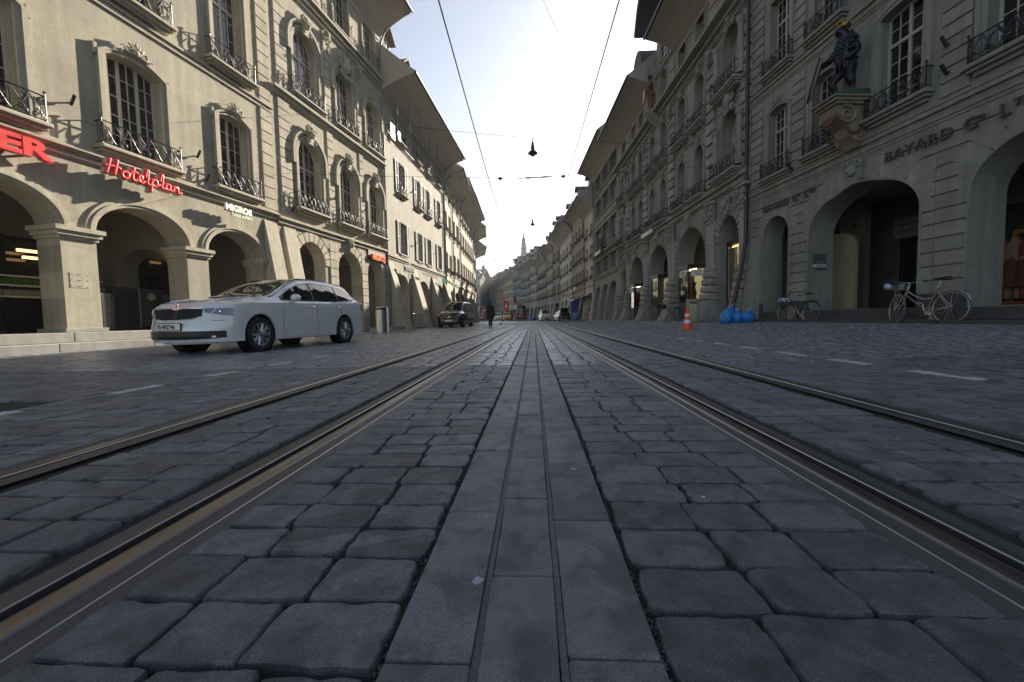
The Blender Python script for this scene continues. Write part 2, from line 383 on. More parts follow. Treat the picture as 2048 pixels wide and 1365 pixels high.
M_GUM = mat('gum spot', (.32, .33, .38), .7, var=.3, scale=60)
for i, (x, y, r_) in enumerate(((-.125, .80, .011), (.135, 1.42, .010), (-.14, 1.07, .005), (-.12, 1.075, .004), (-.16, 1.08, .004), (.115, 2.6, .012), (.5, 1.2, .007))):
    mb = MB(); n = 11; pts = [(x+r_*(1+.3*math.sin(j*2.3+i))*math.cos(2*math.pi*j/n), y+r_*1.1*(1+.25*math.cos(j*1.7))*math.sin(2*math.pi*j/n)) for j in range(n)]
    mb.prism(pts, .0, .0038, 'z'); mb.build('gum_spot', M_GUM, None, kind='structure')

# grit and small pebbles lying in the joints next to the slabs and between the nearest stones
mb = MB(); rr_ = random.Random(5)
for i in range(1500):
    side = rr_.random()
    y = .35+rr_.random()**1.6*3.2
    x = (-.257 if side < .45 else .203) + rr_.gauss(0, .004) if side < .9 else rr_.uniform(-.85, .85)
    r_ = rr_.uniform(.0012, .0034)*(1 if rr_.random() < .9 else 1.5)
    z = -.013+rr_.random()*.006 if side < .9 else .001
    if side >= .9: r_ *= .5
    a = rr_.random()*3; c_, s_ = math.cos(a)*r_, math.sin(a)*r_
    mb.add([(x+c_, y+s_, z), (x-s_, y+c_, z), (x-c_, y-s_, z), (x+s_, y-c_, z), (x, y, z+r_*.8), (x, y, z-r_*.8)], [(0, 1, 4), (1, 2, 4), (2, 3, 4), (3, 0, 4), (1, 0, 5), (2, 1, 5), (3, 2, 5), (0, 3, 5)])
mb.build('gravel', mat('pebbles', (.10, .095, .09), .8, island=.6), None, kind='stuff')
# ------------------------------------------------------------------ facades (local frame: x along the wall, y into the building, z up)
def H(u0_, u1_, z0, zs, rise=0, sh='e', **k):
    d = dict(u0=u0_, u1=u1_, z0=z0, zs=zs, rise=rise, sh=sh); d.update(k); return d
def top_at(h, u, e=0.0):
    a = (h['u1']-h['u0'])/2+e; c = (h['u0']+h['u1'])/2; t = abs(u-c)/a
    if t >= 1: return h['zs']
    if h['rise'] == 0: return h['zs']+e
    if h['sh'] == 's': return h['zs']+(h['rise']+e)*(1-t*t)
    return h['zs']+(h['rise']+e)*math.sqrt(1-t*t)
def outline(h, e=0.0, n=10, eb=None, open_=False):
    a = (h['u1']-h['u0'])/2+e; c = (h['u0']+h['u1'])/2; eb = e if eb is None else eb
    pts = [(c-a, h['z0']-eb), (c+a, h['z0']-eb)]
    if h['rise'] == 0: pts += [(c+a, h['zs']+e), (c-a, h['zs']+e)]
    else:
        n2 = h.get('n', n)*2
        for i in range(n2+1):
            w = math.pi*i/n2
            if h['sh'] == 's': t = 1-2*i/n2; pts.append((c+a*t, h['zs']+(h['rise']+e)*(1-t*t)+ (e if False else 0)))
            else: pts.append((c+a*math.cos(w), h['zs']+(h['rise']+e)*math.sin(w)))
    return pts
def wall_mesh(L, z0, z1, holes, depth=.35, thick=.4, u_s=0.0):
    bm = bmesh.new(); edges = []
    def loop(pts, y=0):
        vs = [bm.verts.new((u, y, z)) for u, z in pts]
        return vs, [bm.edges.new((vs[i], vs[(i+1) % len(vs)])) for i in range(len(vs))]
    ov, oe = loop([(u_s, z0), (L, z0), (L, z1), (u_s, z1)]); edges += oe; loops = []
    for h in holes:
        v, e = loop(outline(h)); edges += e; loops.append((v, h))
    bmesh.ops.triangle_fill(bm, use_beauty=True, use_dissolve=False, edges=edges, normal=(0, -1, 0))
    for v, h in loops:
        d = h.get('d', depth); b = [bm.verts.new((q.co.x, d, q.co.z)) for q in v]
        for i in range(len(v)):
            j = (i+1) % len(v); bm.faces.new((v[i], v[j], b[j], b[i]))
    b = [bm.verts.new((q.co.x, thick, q.co.z)) for q in ov]
    for i in range(4):
        j = (i+1) % 4; bm.faces.new((ov[i], ov[j], b[j], b[i]))
    bmesh.ops.recalc_face_normals(bm, faces=bm.faces)
    me = bpy.data.meshes.new('wall'); bm.to_mesh(me); bm.free(); return me
def ring(mb, h, e0, e1, y0, y1, eb0=None, eb1=None, k=None):   # raised band between two outlines, legs and head only
    A = outline(h, e0, eb=0 if eb0 is None else eb0); B = outline(h, e1, eb=0 if eb1 is None else eb1); n = len(A)
    # order: pts[0]=bl, [1]=br, then head from right to left ; path from br over head to bl
    idx = list(range(1, n))+[0]
    vs = []; 
    for i in idx:
        (a, b), (c, d) = A[i], B[i]; vs += [(a, y1, b), (a, y0, b), (c, y0, d), (c, y1, d)]
    fs = []
    for i in range(len(idx)-1):
        for j in range(3): fs.append((i*4+j, i*4+j+1, (i+1)*4+j+1, (i+1)*4+j))
    e = (len(idx)-1)*4; fs += [(0, 1, 2, 3), (e+3, e+2, e+1, e)]
    mb.add(vs, fs, k)
def courses(mb, ua, ub, za, zb, pitch, off, holes=(), gap=.028, marg=0.0, y1=-.0, c=.012, stag=0.0, k=None):
    n = max(1, round((zb-za)/pitch)); p = (zb-za)/n
    for i in range(n):
        a = za+i*p+gap/2; b = za+(i+1)*p-gap/2; ivs = [(ua, ub, ua, ub)]
        for h in holes:
            if h['z0']-marg > b-.02 or h['zs']+h['rise']+marg < a+.02: continue
            c_ = (h['u0']+h['u1'])/2
            def ext(z):
                A = (h['u1']-h['u0'])/2+marg
                if z <= h['zs']: return A
                if h['rise']+marg <= 0 or z > h['zs']+h['rise']+marg: return 0
                t = (z-h['zs'])/(h['rise']+marg)
                return A*math.sqrt(max(0, 1-t*t)) if h['sh'] == 'e' else A*math.sqrt(max(0, 1-t))
            ea, eb = ext(a), ext(b)
            if h['rise'] == 0 and a > h['zs']+marg: continue
            new = []
            for (x0, x1, x2, x3) in ivs:   # x0,x1 bottom ; x2,x3 top
                l0, r0_, l1, r1 = c_-ea, c_+ea, c_-eb, c_+eb
                if l0 >= x1 or r0_ <= x0: new.append((x0, x1, x2, x3)); continue
                if l0 > x0+.02: new.append((x0, l0, x2, min(l1, x3)))
                if r0_ < x1-.02: new.append((r0_, x1, max(r1, x2), x3))
            ivs = new
        for (x0, x1, x2, x3) in ivs:
            if x1-x0 > .04: mb.quad4([(x0, a), (x1, a), (x3, b), (x2, b)], -off, y1, k, c)
def voussoirs(mb, h, n, d, off, gap=.03, c=.012, skipkey=False, keyd=0, wfun=None):
    a = (h['u1']-h['u0'])/2; cx = (h['u0']+h['u1'])/2
    for i in range(n):
        w0 = math.pi*i/n; w1 = math.pi*(i+1)/n; g = gap/2/max(a, .5)
        if skipkey and i == n//2: continue
        w0 += g; w1 -= g; dd = d if not wfun else wfun(i)
        P = lambda w, e: (cx+(a+e)*math.cos(w), h['zs']+(h['rise']+e)*math.sin(w))
        g2 = .4
        mb.quad4([P(w1, 0.004), P(w1+g*g2, dd), P(w0-g*g2, dd), P(w0, 0.004)], -off, 0, None, c)
def molding(mb, u0_, u1_, z0, z1, off, steps=3, up=True, y1=0.0):   # horizontal moulded band, profile growing upward
    prof = []
    for i in range(steps):
        t0 = z0+(z1-z0)*i/steps; t1 = z0+(z1-z0)*(i+1)/steps; o = off*((i+1)/steps)**1.2 if up else off*(1-i/steps*.6)
        prof += [(-o, t0), (-o*1.0, t1)]
    prof = [(y1, z0)]+prof+[(y1, z1)]
    mb.prism(prof, u0_, u1_, 'x')

# cached meshes for repeated pieces
CACHE = {}
def cached(key, fn):
    if key not in CACHE: CACHE[key] = fn()
    return CACHE[key]
def pane_mesh(h, mt=None):
    w = h['u1']-h['u0']; key = ('pane', round(w, 2), round(h['zs']-h['z0'], 2), round(h['rise'], 2), h['sh'], (mt or M_GLASS).name)
    def fn():
        hh = dict(h, u0=-w/2, u1=w/2, zs=h['zs']-h['z0'], z0=0); mb = MB(); p = outline(hh)
        mb.add([(a, 0, b) for a, b in p]+[(a, .02, b) for a, b in p], [tuple(range(len(p))), tuple(range(2*len(p)-1, len(p)-1, -1))]); return mb.mesh('pane', mt or M_GLASS)
    return cached(key, fn)
def frame_mesh(h, nv=1, nh=4, trans=.66, mt=None, t=.05, bars=True):
    w = h['u1']-h['u0']; key = ('frame', round(w, 2), round(h['zs']-h['z0'], 2), round(h['rise'], 2), h['sh'], nv, nh, trans, (mt or M_BAR).name)
    def fn():
        hh = dict(h, u0=-w/2, u1=w/2, zs=h['zs']-h['z0'], z0=0); mb = MB(); zt = hh['zs']+hh['rise']
        ring(mb, hh, -.001, -t, -.03, .03, eb0=0, eb1=-.0); mb.box(-w/2+t, w/2-t, -.029, .03, 0, t*1.3)
        for i in range(nv):       # main mullions
            x = -w/2+w*(i+1)/(nv+1); mb.box(x-.035, x+.035, -.032, .031, t*1.3, top_at(hh, x)-t*.9)
        zt_ = None
        if trans: zt_ = trans*zt; mb.box(-w/2+t, w/2-t, -.045, .028, zt_-.04, zt_+.04)
        if bars:
            for i in range(nv+1):   # thin vertical glazing bars, one per leaf
                x = -w/2+w*(i+.5)/(nv+1); mb.box(x-.011, x+.011, -.012, .012, t, top_at(hh, x)-t*.5)
            for j in range(1, nh+1):
                z = zt*j/(nh+1)
                if zt_ and abs(z-zt_) < .12: continue
                a = w/2
                if z > hh['zs'] and hh['rise']:
                    q = (z-hh['zs'])/hh['rise']; a = w/2*(math.sqrt(max(0, 1-q*q)) if hh['sh'] == 'e' else math.sqrt(max(0, 1-q)))
                mb.box(-a+t*.5, a-t*.5, -.01, .01, z-.011, z+.011)
        return mb.mesh('frame', mt or M_BAR)
    return cached(key, fn)
def spiral(c, r0_, turns, a0, n, shrink=.25, sg=1):
    return [(c[0]+r0_*(1-(1-shrink)*i/n)*math.cos(a0+sg*turns*2*math.pi*i/n), c[1]+r0_*(1-(1-shrink)*i/n)*math.sin(a0+sg*turns*2*math.pi*i/n)) for i in range(n+1)]
def railing_mesh(w, hgt=.55, dep=.22, dens=1.0, simple=False, belly=.05):
    key = ('rail', round(w, 1), hgt, dep, simple)
    def fn():
        mb = MB(); n = 3 if simple else 4; r = .012 if not simple else .013
        y = -dep; W = w/2
        mb.tube([(-W, 0, hgt), (-W, y, hgt), (W, y, hgt), (W, 0, hgt)], .018, 4); mb.tube([(-W, 0, .05), (-W, y, .05), (W, y, .05), (W, 0, .05)], .012, 4)
        for x in (-W, W):
            mb.tube([(x, y, 0), (x, y, hgt+.06)], .016, 5); mb.ball((x, y, hgt+.09), .035, 6)
            for q in (.33, .66): mb.tube([(x, y*q, .05), (x, y*q, hgt)], .008, n)
        if simple:
            k = int(w/.11)
            for i in range(1, k): x = -W+w*i/k; mb.tube([(x, y, .05), (x, y-belly*.6, .2), (x, y, hgt)], .009, 3)
            return mb.mesh('railing', M_IRON)
        def P(x, z): return (x, y-belly*math.sin(math.pi*min(1, max(0, z/hgt))), z)
        nb = max(3, round(w/.27)); bw = w/nb
        for b in range(nb):
            cx = -W+bw*(b+.5); s = 1 if b % 2 else -1
            mb.tube([P(cx+s*(x), z) for x, z in spiral((0, hgt*.33), bw*.22, 1.3, R(200), 14)], r, n)
            mb.tube([P(cx-s*(x), z) for x, z in spiral((-bw*.16, hgt*.68), bw*.17, 1.2, R(-60), 12)], r, n)
            mb.tube([P(cx+s*(x), z) for x, z in spiral((bw*.28, hgt*.72), bw*.13, 1.1, R(120), 10, sg=-1)], r, n)
            mb.tube([P(cx-bw*.5+bw*t, .08+hgt*.8*(t**1.5 if s > 0 else (1-t)**1.5)) for t in [i/8 for i in range(9)]], r, n)
            mb.tube([P(cx+s*(x), z) for x, z in spiral((bw*.2, hgt*.2), bw*.2, 1.3, R(300), 12)], r*.9, n)
            mb.tube([P(cx-s*bw*.5*(1-2*t)*.8, hgt*.9-hgt*.35*math.sin(math.pi*t)) for t in [i/8 for i in range(9)]], r*.9, n)
            mb.tube([P(cx+bw*.45, .05), P(cx+bw*.45, hgt)], r*.8, n)
            for q in range(4): a = q*1.57+.4; mb.ball(P(cx+.05*math.cos(a), hgt*.45+.05*math.sin(a)), .02, 5, sq=(1, .5, 1))
        c = 0
        for i in range(9):
            a = math.pi*i/8; mb.tube([P(0, hgt*.35), P(.13*math.cos(a), hgt*.35+.2*math.sin(a))], .008, 3)
        mb.tube([P(x, z) for x, z in [(.14*math.cos(a/10*6.28), hgt*.4+.15*math.sin(a/10*6.28)) for a in range(11)]], .01, n)
        return mb.mesh('railing', M_IRON, smooth=True)
    return cached(key, fn)
def ornament_mesh(kind, mt):
    key = ('orn', kind, mt.name)
    def fn():
        mb = MB(); rr = random.Random(hash(kind) % 97 if False else len(kind)*7)
        def leaf(p, a, l, w, y=-.06):
            pts = [(p[0]+l*t*math.cos(a+t*1.0), y-.05*math.sin(math.pi*t), p[1]+l*t*math.sin(a+t*1.0)) for t in [0, .25, .5, .75, 1]]
            mb.tube(pts, lambda t: w*(.35+math.sin(math.pi*min(1, t*.9+.1)))*.6, 5)
        if kind == 'shell':      # rocaille over a window: fan, two C scrolls, drooping leaves, overall .8 x .5
            for i in range(9):
                a = R(20+17.5*i); l = .23+.05*math.sin(i*2.1)
                mb.tube([(0, -.05, .02), (l*.6*math.cos(a), -.13, .02+l*.6*math.sin(a)), (l*math.cos(a), -.09, .05+l*math.sin(a))], lambda t: .018+.022*t, 5)
            for s in (-1, 1):
                mb.tube([(s*(.20+x), -.08, z-.02) for x, z in spiral((.03, 0), .13, 1.4, R(150), 16)], lambda t: .035*(1-.5*t), 6)
                mb.tube([(s*(.12+.3*t), -.06, -.04-.10*t*t+.03*math.sin(6*t)) for t in [i/8 for i in range(9)]], lambda t: .035*(1-.6*t), 6)
                leaf((s*.3, -.02), R(60) if s > 0 else R(120), .16, .03); leaf((s*.38, -.1), R(-20) if s > 0 else R(200), .15, .028)
            mb.ball((0, -.1, .0), .085, 10, sq=(1, .8, 1.2)); mb.ball((.0, -.12, -.1), .055, 8)
        elif kind == 'mask':     # keystone head with scrolls and garland
            mb.prism([(-.13, -.30), (.13, -.30), (.2, .34), (-.2, .34)], -.09, .0, 'y')
            mb.ball((0, -.14, .05), .13, 12, sq=(.9, .8, 1.15)); mb.ball((0, -.24, .03), .035, 6); mb.ball((0, -.19, -.06), .05, 8, sq=(1.3, .7, .5))
            for s in (-1, 1):
                mb.tube([(s*(.13+x), -.12, .22+z) for x, z in spiral((.02, 0), .1, 1.4, R(180), 14)], lambda t: .03*(1-.4*t), 6)
                mb.ball((s*.06, -.21, .08), .025, 6); leaf((s*.16, -.1), R(-80), .22, .03)
            for i in range(5): leaf((-.1+.05*i, .28), R(70+10*i), .14, .03)
        elif kind == 'garland':  # hanging festoon of fruit
            for i in range(46):
                t = rr.random(); x = rr.uniform(-.12, .12)*(1-.5*t); mb.ball((x, -.08-rr.random()*.05, .3-.75*t), rr.uniform(.028, .055), 6, sq=(1, .8, 1))
            for s in (-1, 1):
                mb.tube([(s*(.06+x), -.08, .3+z) for x, z in spiral((.06, 0), .12, 1.3, R(170), 12)], lambda t: .03*(1-.4*t), 5)
            mb.ball((0, -.1, .3), .11, 10, sq=(1, .7, 1.2))
        elif kind == 'cartouche':  # big shield with foliage
            mb.ball((0, -.12, 0), .24, 14, sq=(.85, .45, 1.15))
            for s in (-1, 1):
                for q in range(3):
                    mb.tube([(s*(.22+x), -.1, .3-.32*q+z) for x, z in spiral((.06, 0), .15-.02*q, 1.4, R(200), 14)], lambda t: .04*(1-.5*t), 6)
                for q in range(7): leaf((s*rr.uniform(.15, .42), rr.uniform(-.42, .4)), rr.uniform(0, 6.28), .24, .038)
            for i in range(26): mb.ball((rr.uniform(-.34, .34), -.1, rr.uniform(-.52, -.22)), rr.uniform(.03, .06), 6)
        elif kind == 'capital':
            mb.box(-.30, .30, -.16, 0, .28, .36); mb.box(-.24, .24, -.10, 0, -.34, .28)
            for s in (-1, 1):
                mb.tube([(s*(.17+x), -.13, .14+z) for x, z in spiral((0, 0), .11, 1.6, R(90), 16, sg=-s if False else 1)], .026, 6)
                for q in range(3): leaf((s*(.05+.08*q), -.2), R(90-s*25*q), .2, .03)
            for q in range(14): mb.ball((rr.uniform(-.2, .2), -.13, rr.uniform(-.3, .05)), rr.uniform(.025, .05), 6)
        me = mb.mesh('ornament', mt, smooth=True); return me
    return cached(key, fn)
def ornament(b, kind, u, z, mt, s=1.0, sz=None, y=0):
    o = link('ornament', ornament_mesh(kind, mt), b, loc=(u, y, z)); o.scale = (s, s, sz or s); return o

def window(b, h, sur=.12, so=.07, sill=True, sillw=.1, depth=.24, nv=1, nh=4, trans=.66, mt=S_BEIGE2, bar=None, glass=None, balcony=None, ears=False, bars=True):
    """b: building empty; h: hole. > window (surround) > frame, pane"""
    uc = (h['u0']+h['u1'])/2; w = h['u1']-h['u0']
    key = ('win', round(w, 2), round(h['zs']-h['z0'], 2), round(h['rise'], 2), h['sh'], sur, so, sill, sillw, mt.name, ears)
    def fn():
        hh = dict(h, u0=-w/2, u1=w/2, zs=h['zs']-h['z0'], z0=0); mb = MB()
        if sur:
            ring(mb, hh, .0, sur*.55, -so*.6, .05, eb0=-.001, eb1=-.001); ring(mb, hh, sur*.55, sur, -so, .0, eb0=-.001, eb1=-.001)
            if ears:
                for s in (-1, 1): mb.box(s*(w/2+sur-.001) if s > 0 else -w/2-sur-.07, s*(w/2+sur-.001)+.07 if s > 0 else -w/2-sur+.001, -so*.8, 0, hh['zs']-.15, hh['zs']+.12)
        if sill: mb.box(-w/2-sillw, w/2+sillw, -so-.06, .1, -.11, -.002, c=.015); mb.box(-w/2-sillw*.6, w/2+sillw*.6, -so-.01, 0, -.2, -.112)
        if not mb.v: mb.box(-w/2, w/2, .0, .02, -.01, .0)
        return mb.mesh('window', mt)
    o = link('window', cached(key, fn), b, loc=(uc, 0, h['z0']))
    link('frame', frame_mesh(h, nv, nh, trans, bar, bars=bars), o, loc=(0, depth, 0))
    link('pane', pane_mesh(h, glass or (M_GLASS2 if rnd.random() < .16 else M_GLASS)), o, loc=(0, depth+.006, 0), rot=(rnd.uniform(-.004, .004), 0, rnd.uniform(-.014, .014)))
    if balcony:
        z = balcony.get('z', 0); bw = balcony.get('w', w+.5); dp = balcony.get('d', .24)
        def fb():
            mb = MB(); a = bw/2+.07
            mb.box(-a, a, -dp-.09, 0, -.10, 0, c=.02); mb.box(-a+.05, a-.05, -dp-.02, 0, -.17, -.101, c=.015); mb.box(-a+.12, a-.12, -dp+.08, 0, -.25, -.171)
            return mb.mesh('balcony', mt)
        bo = link('balcony', cached(('balc', round(bw, 2), dp, mt.name), fb), b, loc=(uc, 0, h['z0']-.02+z))
        link('railing', railing_mesh(bw, balcony.get('h', .58), dp, simple=balcony.get('simple', False)), bo, loc=(0, 0, 0))
    return o
def eave(b, L, zw, ze, off, mt=None, tile=None, ridge=(5.5, 6.0), u_s=0.0, boards=9, flare=1.0, roofname='roof', fascia=True):
    """soffit from wall (y=0,z=zw) curving out to (y=-off,z=ze), with roof on top"""
    mb = MB(); mt = mt or M_WOOD
    P = lambda t: (-off*t, zw+(ze-zw)*(1-(1-t)**2)**flare if False else zw+(ze-zw)*t*(1.4-.4*t))
    for i in range(boards):
        a = P(i/boards); c_ = P((i+.93)/boards); g = P((i+.935)/boards); e = P((i+1)/boards)
        mb.prism([a, c_, (c_[0], c_[1]+.03), (a[0], a[1]+.03)], u_s, L, 'x')
    q = [(0, zw+.045), (0, zw-.12), (-.05, zw-.12), (-.05, zw+.045)]
    mb.prism(q, u_s, L, 'x')
    # closed gable ends of the eave box
    poly = [P(i/boards) for i in range(boards+1)]+[(-off, ze+.13), (0.0, ze+off*.9)]
    poly[0] = (0, zw+.0)
    poly = [(a, c+.032) if i <= boards else (a, c) for i, (a, c) in enumerate(poly)]
    for s in (u_s-.004, L-.036): mb.prism(poly, s, s+.04, 'x')
    mb.build('eave', mt, b)
    mb = MB(); sl = .9; ry, rz = ridge
    prof = [(-off-.06, ze+.05), (-off-.06, ze+.13), (-.2, ze+.16+off*sl*.75), (ry, ze+rz), (ry*2+.5, ze+.3), (ry*2+.5, ze-.5), (.45, ze-.5), (.3, ze+.5)]
    mb.prism(prof, u_s, L, 'x'); mb.build(roofname, tile or M_TILE, b)
    mb = MB(); pts = [(u_s, -off-.08, ze+.06), (L, -off-.08, ze+.06)]; mb.tube(pts, .075, 8); mb.build('gutter', M_PIPE2, b, smooth=True)
def bracket(b, u, zw, ze, off, mt=None, down=0.0, r=.045, foot=.25):
    mb = MB(); pts = [(u, -off+.05-(off-.17)*math.sin(t*math.pi/2)*0-((0)), 0) for t in (0, 1)]
    pts = []
    for i in range(11):
        t = i/10; pts.append((u, -off+.0+(off-.12)*math.sin(t*math.pi/2), ze-.02-(ze-zw)*(1-math.cos(t*math.pi/2))))
    pts.append((u, -.11, foot if down else zw-.6))
    mb.tube(pts, r, 8); 
    z = zw
    while down and z > foot+.5: mb.lathe([(r+.012, 0), (r+.012, .05)], (u, -.11, z), 8); z -= 2.2
    return mb.build('downpipe', mt or M_PIPE, b, smooth=True)
def dormer(b, u, z, y, w=1.2, hgt=1.2, tile=None, mt=None):
    mb = MB(); mb.box(u-w/2, u+w/2, y, y+2.2, z, z+hgt); d = mb.build('dormer', mt or M_WOOD2, b)
    mb = MB(); mb.prism([(u-w/2-.2, z+hgt-.08), (u, z+hgt+w*.45), (u+w/2+.2, z+hgt-.08), (u+w/2+.2, z+hgt+.02), (u, z+hgt+w*.45+.12), (u-w/2-.2, z+hgt+.02)], y-.35, y+2.6, 'y'); mb.build('roof', tile or M_TILE, d)
    mb = MB(); mb.box(u-w/2+.15, u+w/2-.15, y-.03, y, z+.2, z+hgt-.15); mb.build('window', M_GLASS, d)
    mb = MB(); mb.box(u-.03, u+.03, y-.05, y-.031, z+.2, z+hgt-.15); mb.box(u-w/2+.1, u+w/2-.1, y-.05, y-.031, z+.14, z+.2); mb.box(u-w/2+.1, u+w/2-.1, y-.05, y-.031, z+hgt-.15, z+hgt-.09); mb.build('frame', M_BAR, d)
def body_box(b, L, zt, u_s=0, depth=11, z0=0, arc=0):
    """side and rear walls so that the house is a solid volume above the arcade"""
    mb = MB(); mb.box(u_s+.01, L-.01, .41, depth, arc if arc else z0, zt-.02)
    if arc: mb.box(u_s+.01, L-.01, 3.6, depth, z0, arc-.003)
    mb.build('house_body', S_CREAM, b)
def arcade(b, L, fz, cz, u_s=0, deep=3.4, mt=None, shops=(), light=None, piers=(), endw=True):
    mt = mt or M_INT; mb = MB()
    mb.box(u_s+.02, L-.02, deep, deep+.15, fz, cz)      # back wall
    if endw:
        mb.box(u_s+.02, u_s+.12, .42, deep-.003, fz, cz); mb.box(L-.12, L-.02, .42, deep-.003, fz, cz)
    mb.box(u_s+.02, L-.02, .42, deep+.1, cz, cz+.1)
    mb.build('arcade_wall', mt, b)
    mb = MB(); mb.box(u_s+.01, L-.01, 0.42, deep+.2, fz-.5, fz); mb.build('arcade_floor', S_STEP, b)
    for s in shops:   # (u0,u1,z0,z1,lit)
        mb = MB(); mb.box(s[0]-.06, s[1]+.06, deep-.07, deep-.003, s[2]-.06, s[3]+.06); o = mb.build('shop_window', M_BAR2 if not s[4] else M_IRON, b)
        mb = MB(); mb.box(s[0], s[1], deep-.09, deep-.071, s[2], s[3]); mb.build('pane', M_GLASS, o)
def house(name, label, P0, P1, zt, mt, group=None, **k):
    d = Vector((P1[0]-P0[0], P1[1]-P0[1])); b = thing(name, label, 'building', (P0[0], P0[1], 0), math.atan2(d.y, d.x), group=group)
    return b, d.length
def text(s, size, mt, parent=None, ext=.03, name='lettering', loc=(0, 0, 0), sx=1.0, align='LEFT', off=0.0, space=1.0, sign=None, bev=0):
    c = bpy.data.curves.new(name, 'FONT'); c.body = s; c.size = size; c.extrude = ext; c.align_x = align; c.offset = off; c.space_character = space; c.resolution_u = 3
    if bev: c.bevel_depth = bev
    c.materials.append(mt); o = bpy.data.objects.new(name, c); col.objects.link(o); o.rotation_euler = (R(90), 0, 0); o.location = loc; o.scale = (sx, 1, 1)
    if parent: o.parent = parent
    return o
SH = 0.0
_H = H
def H(u0_, u1_, *a, **k): return _H(u0_-SH, u1_-SH, *a, **k)
def X(u): return u-SH
def put(mb, name, mt, b, **k): return mb.build(name, mt, b, **k)
def buttress(b, u0_, u1_, zt, off, z0=0.0, mt=S_BEIGE2, name='buttress', grooves=False):
    mb = MB(); mb.prism([(0.0, z0), (-off, z0), (-off*.96, z0+.25), (-.03, zt), (0.0, zt)], u0_, u1_, 'x')
    return mb.build(name, mt, b)
def pole_holder(b, u, z, y=-.02):
    mb = MB(); mb.tube([(u, 0, z), (u, -.10, z-.02), (u, -.16, z+.02)], .02, 6); mb.tube([(u, -.11, z-.05), (u, -.24, z+.15)], .035, 8); mb.ball((u, -.1, z-.04), .04, 6)
    return mb.build('flagpole_holder', M_IRON, b)

# ================= LEFT, building A (plain rendered, three arches) =================
LP = (-11.743, 4.359); LD = Vector((-8.880-LP[0], 23.947-LP[1])); LD.normalize(); LN = Vector((LD.y, -LD.x))
def lw(u, off=0, z=0): return (LP[0]+LD.x*u+LN.x*off, LP[1]+LD.y*u+LN.y*off, z)
LRZ = math.atan2(LD.y, LD.x)
A = thing('arcade_house', 'smooth beige stone house behind the white car with wide arches and red lettering', 'building', lw(0), LRZ)
ar = [H(-.7, 1.6, .3, 2.95, .82, d=.75), H(2.3, 4.6, .3, 2.95, .82, d=.75), H(5.3, 7.6, .3, 2.95, .82, d=.75), H(8.3, 10.5, .3, 2.95, .82, d=.75)]
w1 = [H(-.3, 1.05, 5.17, 7.56, .16, 's'), H(2.75, 4.1, 5.17, 7.56, .16, 's'), H(5.78, 7.12, 5.17, 7.56, .16, 's'), H(8.95, 10.08, 5.17, 7.56, .14, 's')]
w2 = [H(a['u0'], a['u1'], 9.3, 12.1, .25, 's') for a in w1]
w3 = [H(a['u0'], a['u1'], 13.4, 15.2, 0) for a in w1]
link('wall', wall_mesh(11.35, 0, 17.0, ar+w1+w2+w3, .3, .75, -3), A).data.materials.append(S_BEIGE)
body_box(A, 11.35, 17, -3, arc=4.4)
arcade(A, 11.35, .42, 4.15, -3, shops=((3.4, 7.0, .5, 3.0, 1), (8.75, 11.1, .5, 2.9, 1)))
for h in ar:
    mb = MB(); hh = dict(h, z0=2.96)
    ring(mb, hh, 0, .07, -.035, .02); ring(mb, hh, .07, .13, -.07, 0); ring(mb, hh, .13, .22, -.045, 0)
    mb.build('archivolt', S_BEIGE2, A)
for u0_, u1_ in ((-3, -.7), (1.6, 2.3), (4.6, 5.3), (7.6, 8.3), (10.5, 11.2)):
    mb = MB()
    for z0_, z1_, o in ((2.66, 2.74, .04), (2.74, 2.84, .09), (2.842, 2.95, .14)):
        mb.box(u0_-o, u1_+o, -o, .75+o*.5, z0_, z1_)
    mb.build('pier_capital', S_BEIGE2, A)
    mb = MB(); mb.box(u0_-.08, u1_+.08, -.09, .83, .421, .52, c=.01); mb.build('pier_base', S_STEP, A)
mb = MB(); molding(mb, -3, 11.33, 4.58, 4.68, .07, 2); molding(mb, -3, 11.33, 4.682, 4.86, .17, 3); molding(mb, -3, 11.33, 4.862, 4.95, .06, 1); mb.build('cornice', S_BEIGE2, A)
mb = MB(); molding(mb, -3, 11.33, 8.72, 8.8, .05, 1); molding(mb, -3, 11.33, 8.802, 8.93, .10, 2); mb.build('cornice', S_BEIGE2, A)
for i, h in enumerate(w1):
    nv = 1 if i == 3 else 2
    window(A, h, .20, .11, balcony=dict(w=(h['u1']-h['u0'])+.62, h=.58, d=.22), sill=False, nv=nv, nh=4, trans=None, ears=True, depth=.26, glass=M_GLASS)
    ornament(A, 'shell', (h['u0']+h['u1'])/2, 7.95, S_GREY if False else S_BEIGE2, .85, .7, -.08)
for i, h in enumerate(w2):
    window(A, h, .17, .10, balcony=dict(w=(h['u1']-h['u0'])+.62, h=.58, d=.22), sill=False, nv=1, nh=4, trans=.7, depth=.26, glass=M_GLASS)
for h in w3: window(A, h, .14, .08, nv=1, nh=3, trans=None)
mb = MB(); courses(mb, 10.72, 11.27, 4.96, 17, .42, .05, stag=0); mb.build('quoin', S_BEIGEB, A)
buttress(A, 10.66, 11.28, 4.5, .8)
for u_, z_ in ((4.95, 5.9), (8.05, 5.85), (8.3, 5.2), (1.9, 5.9)): pole_holder(A, u_, z_)
eave(A, 11.33, 16.6, 17.6, 2.0, u_s=-3, tile=M_TILE)

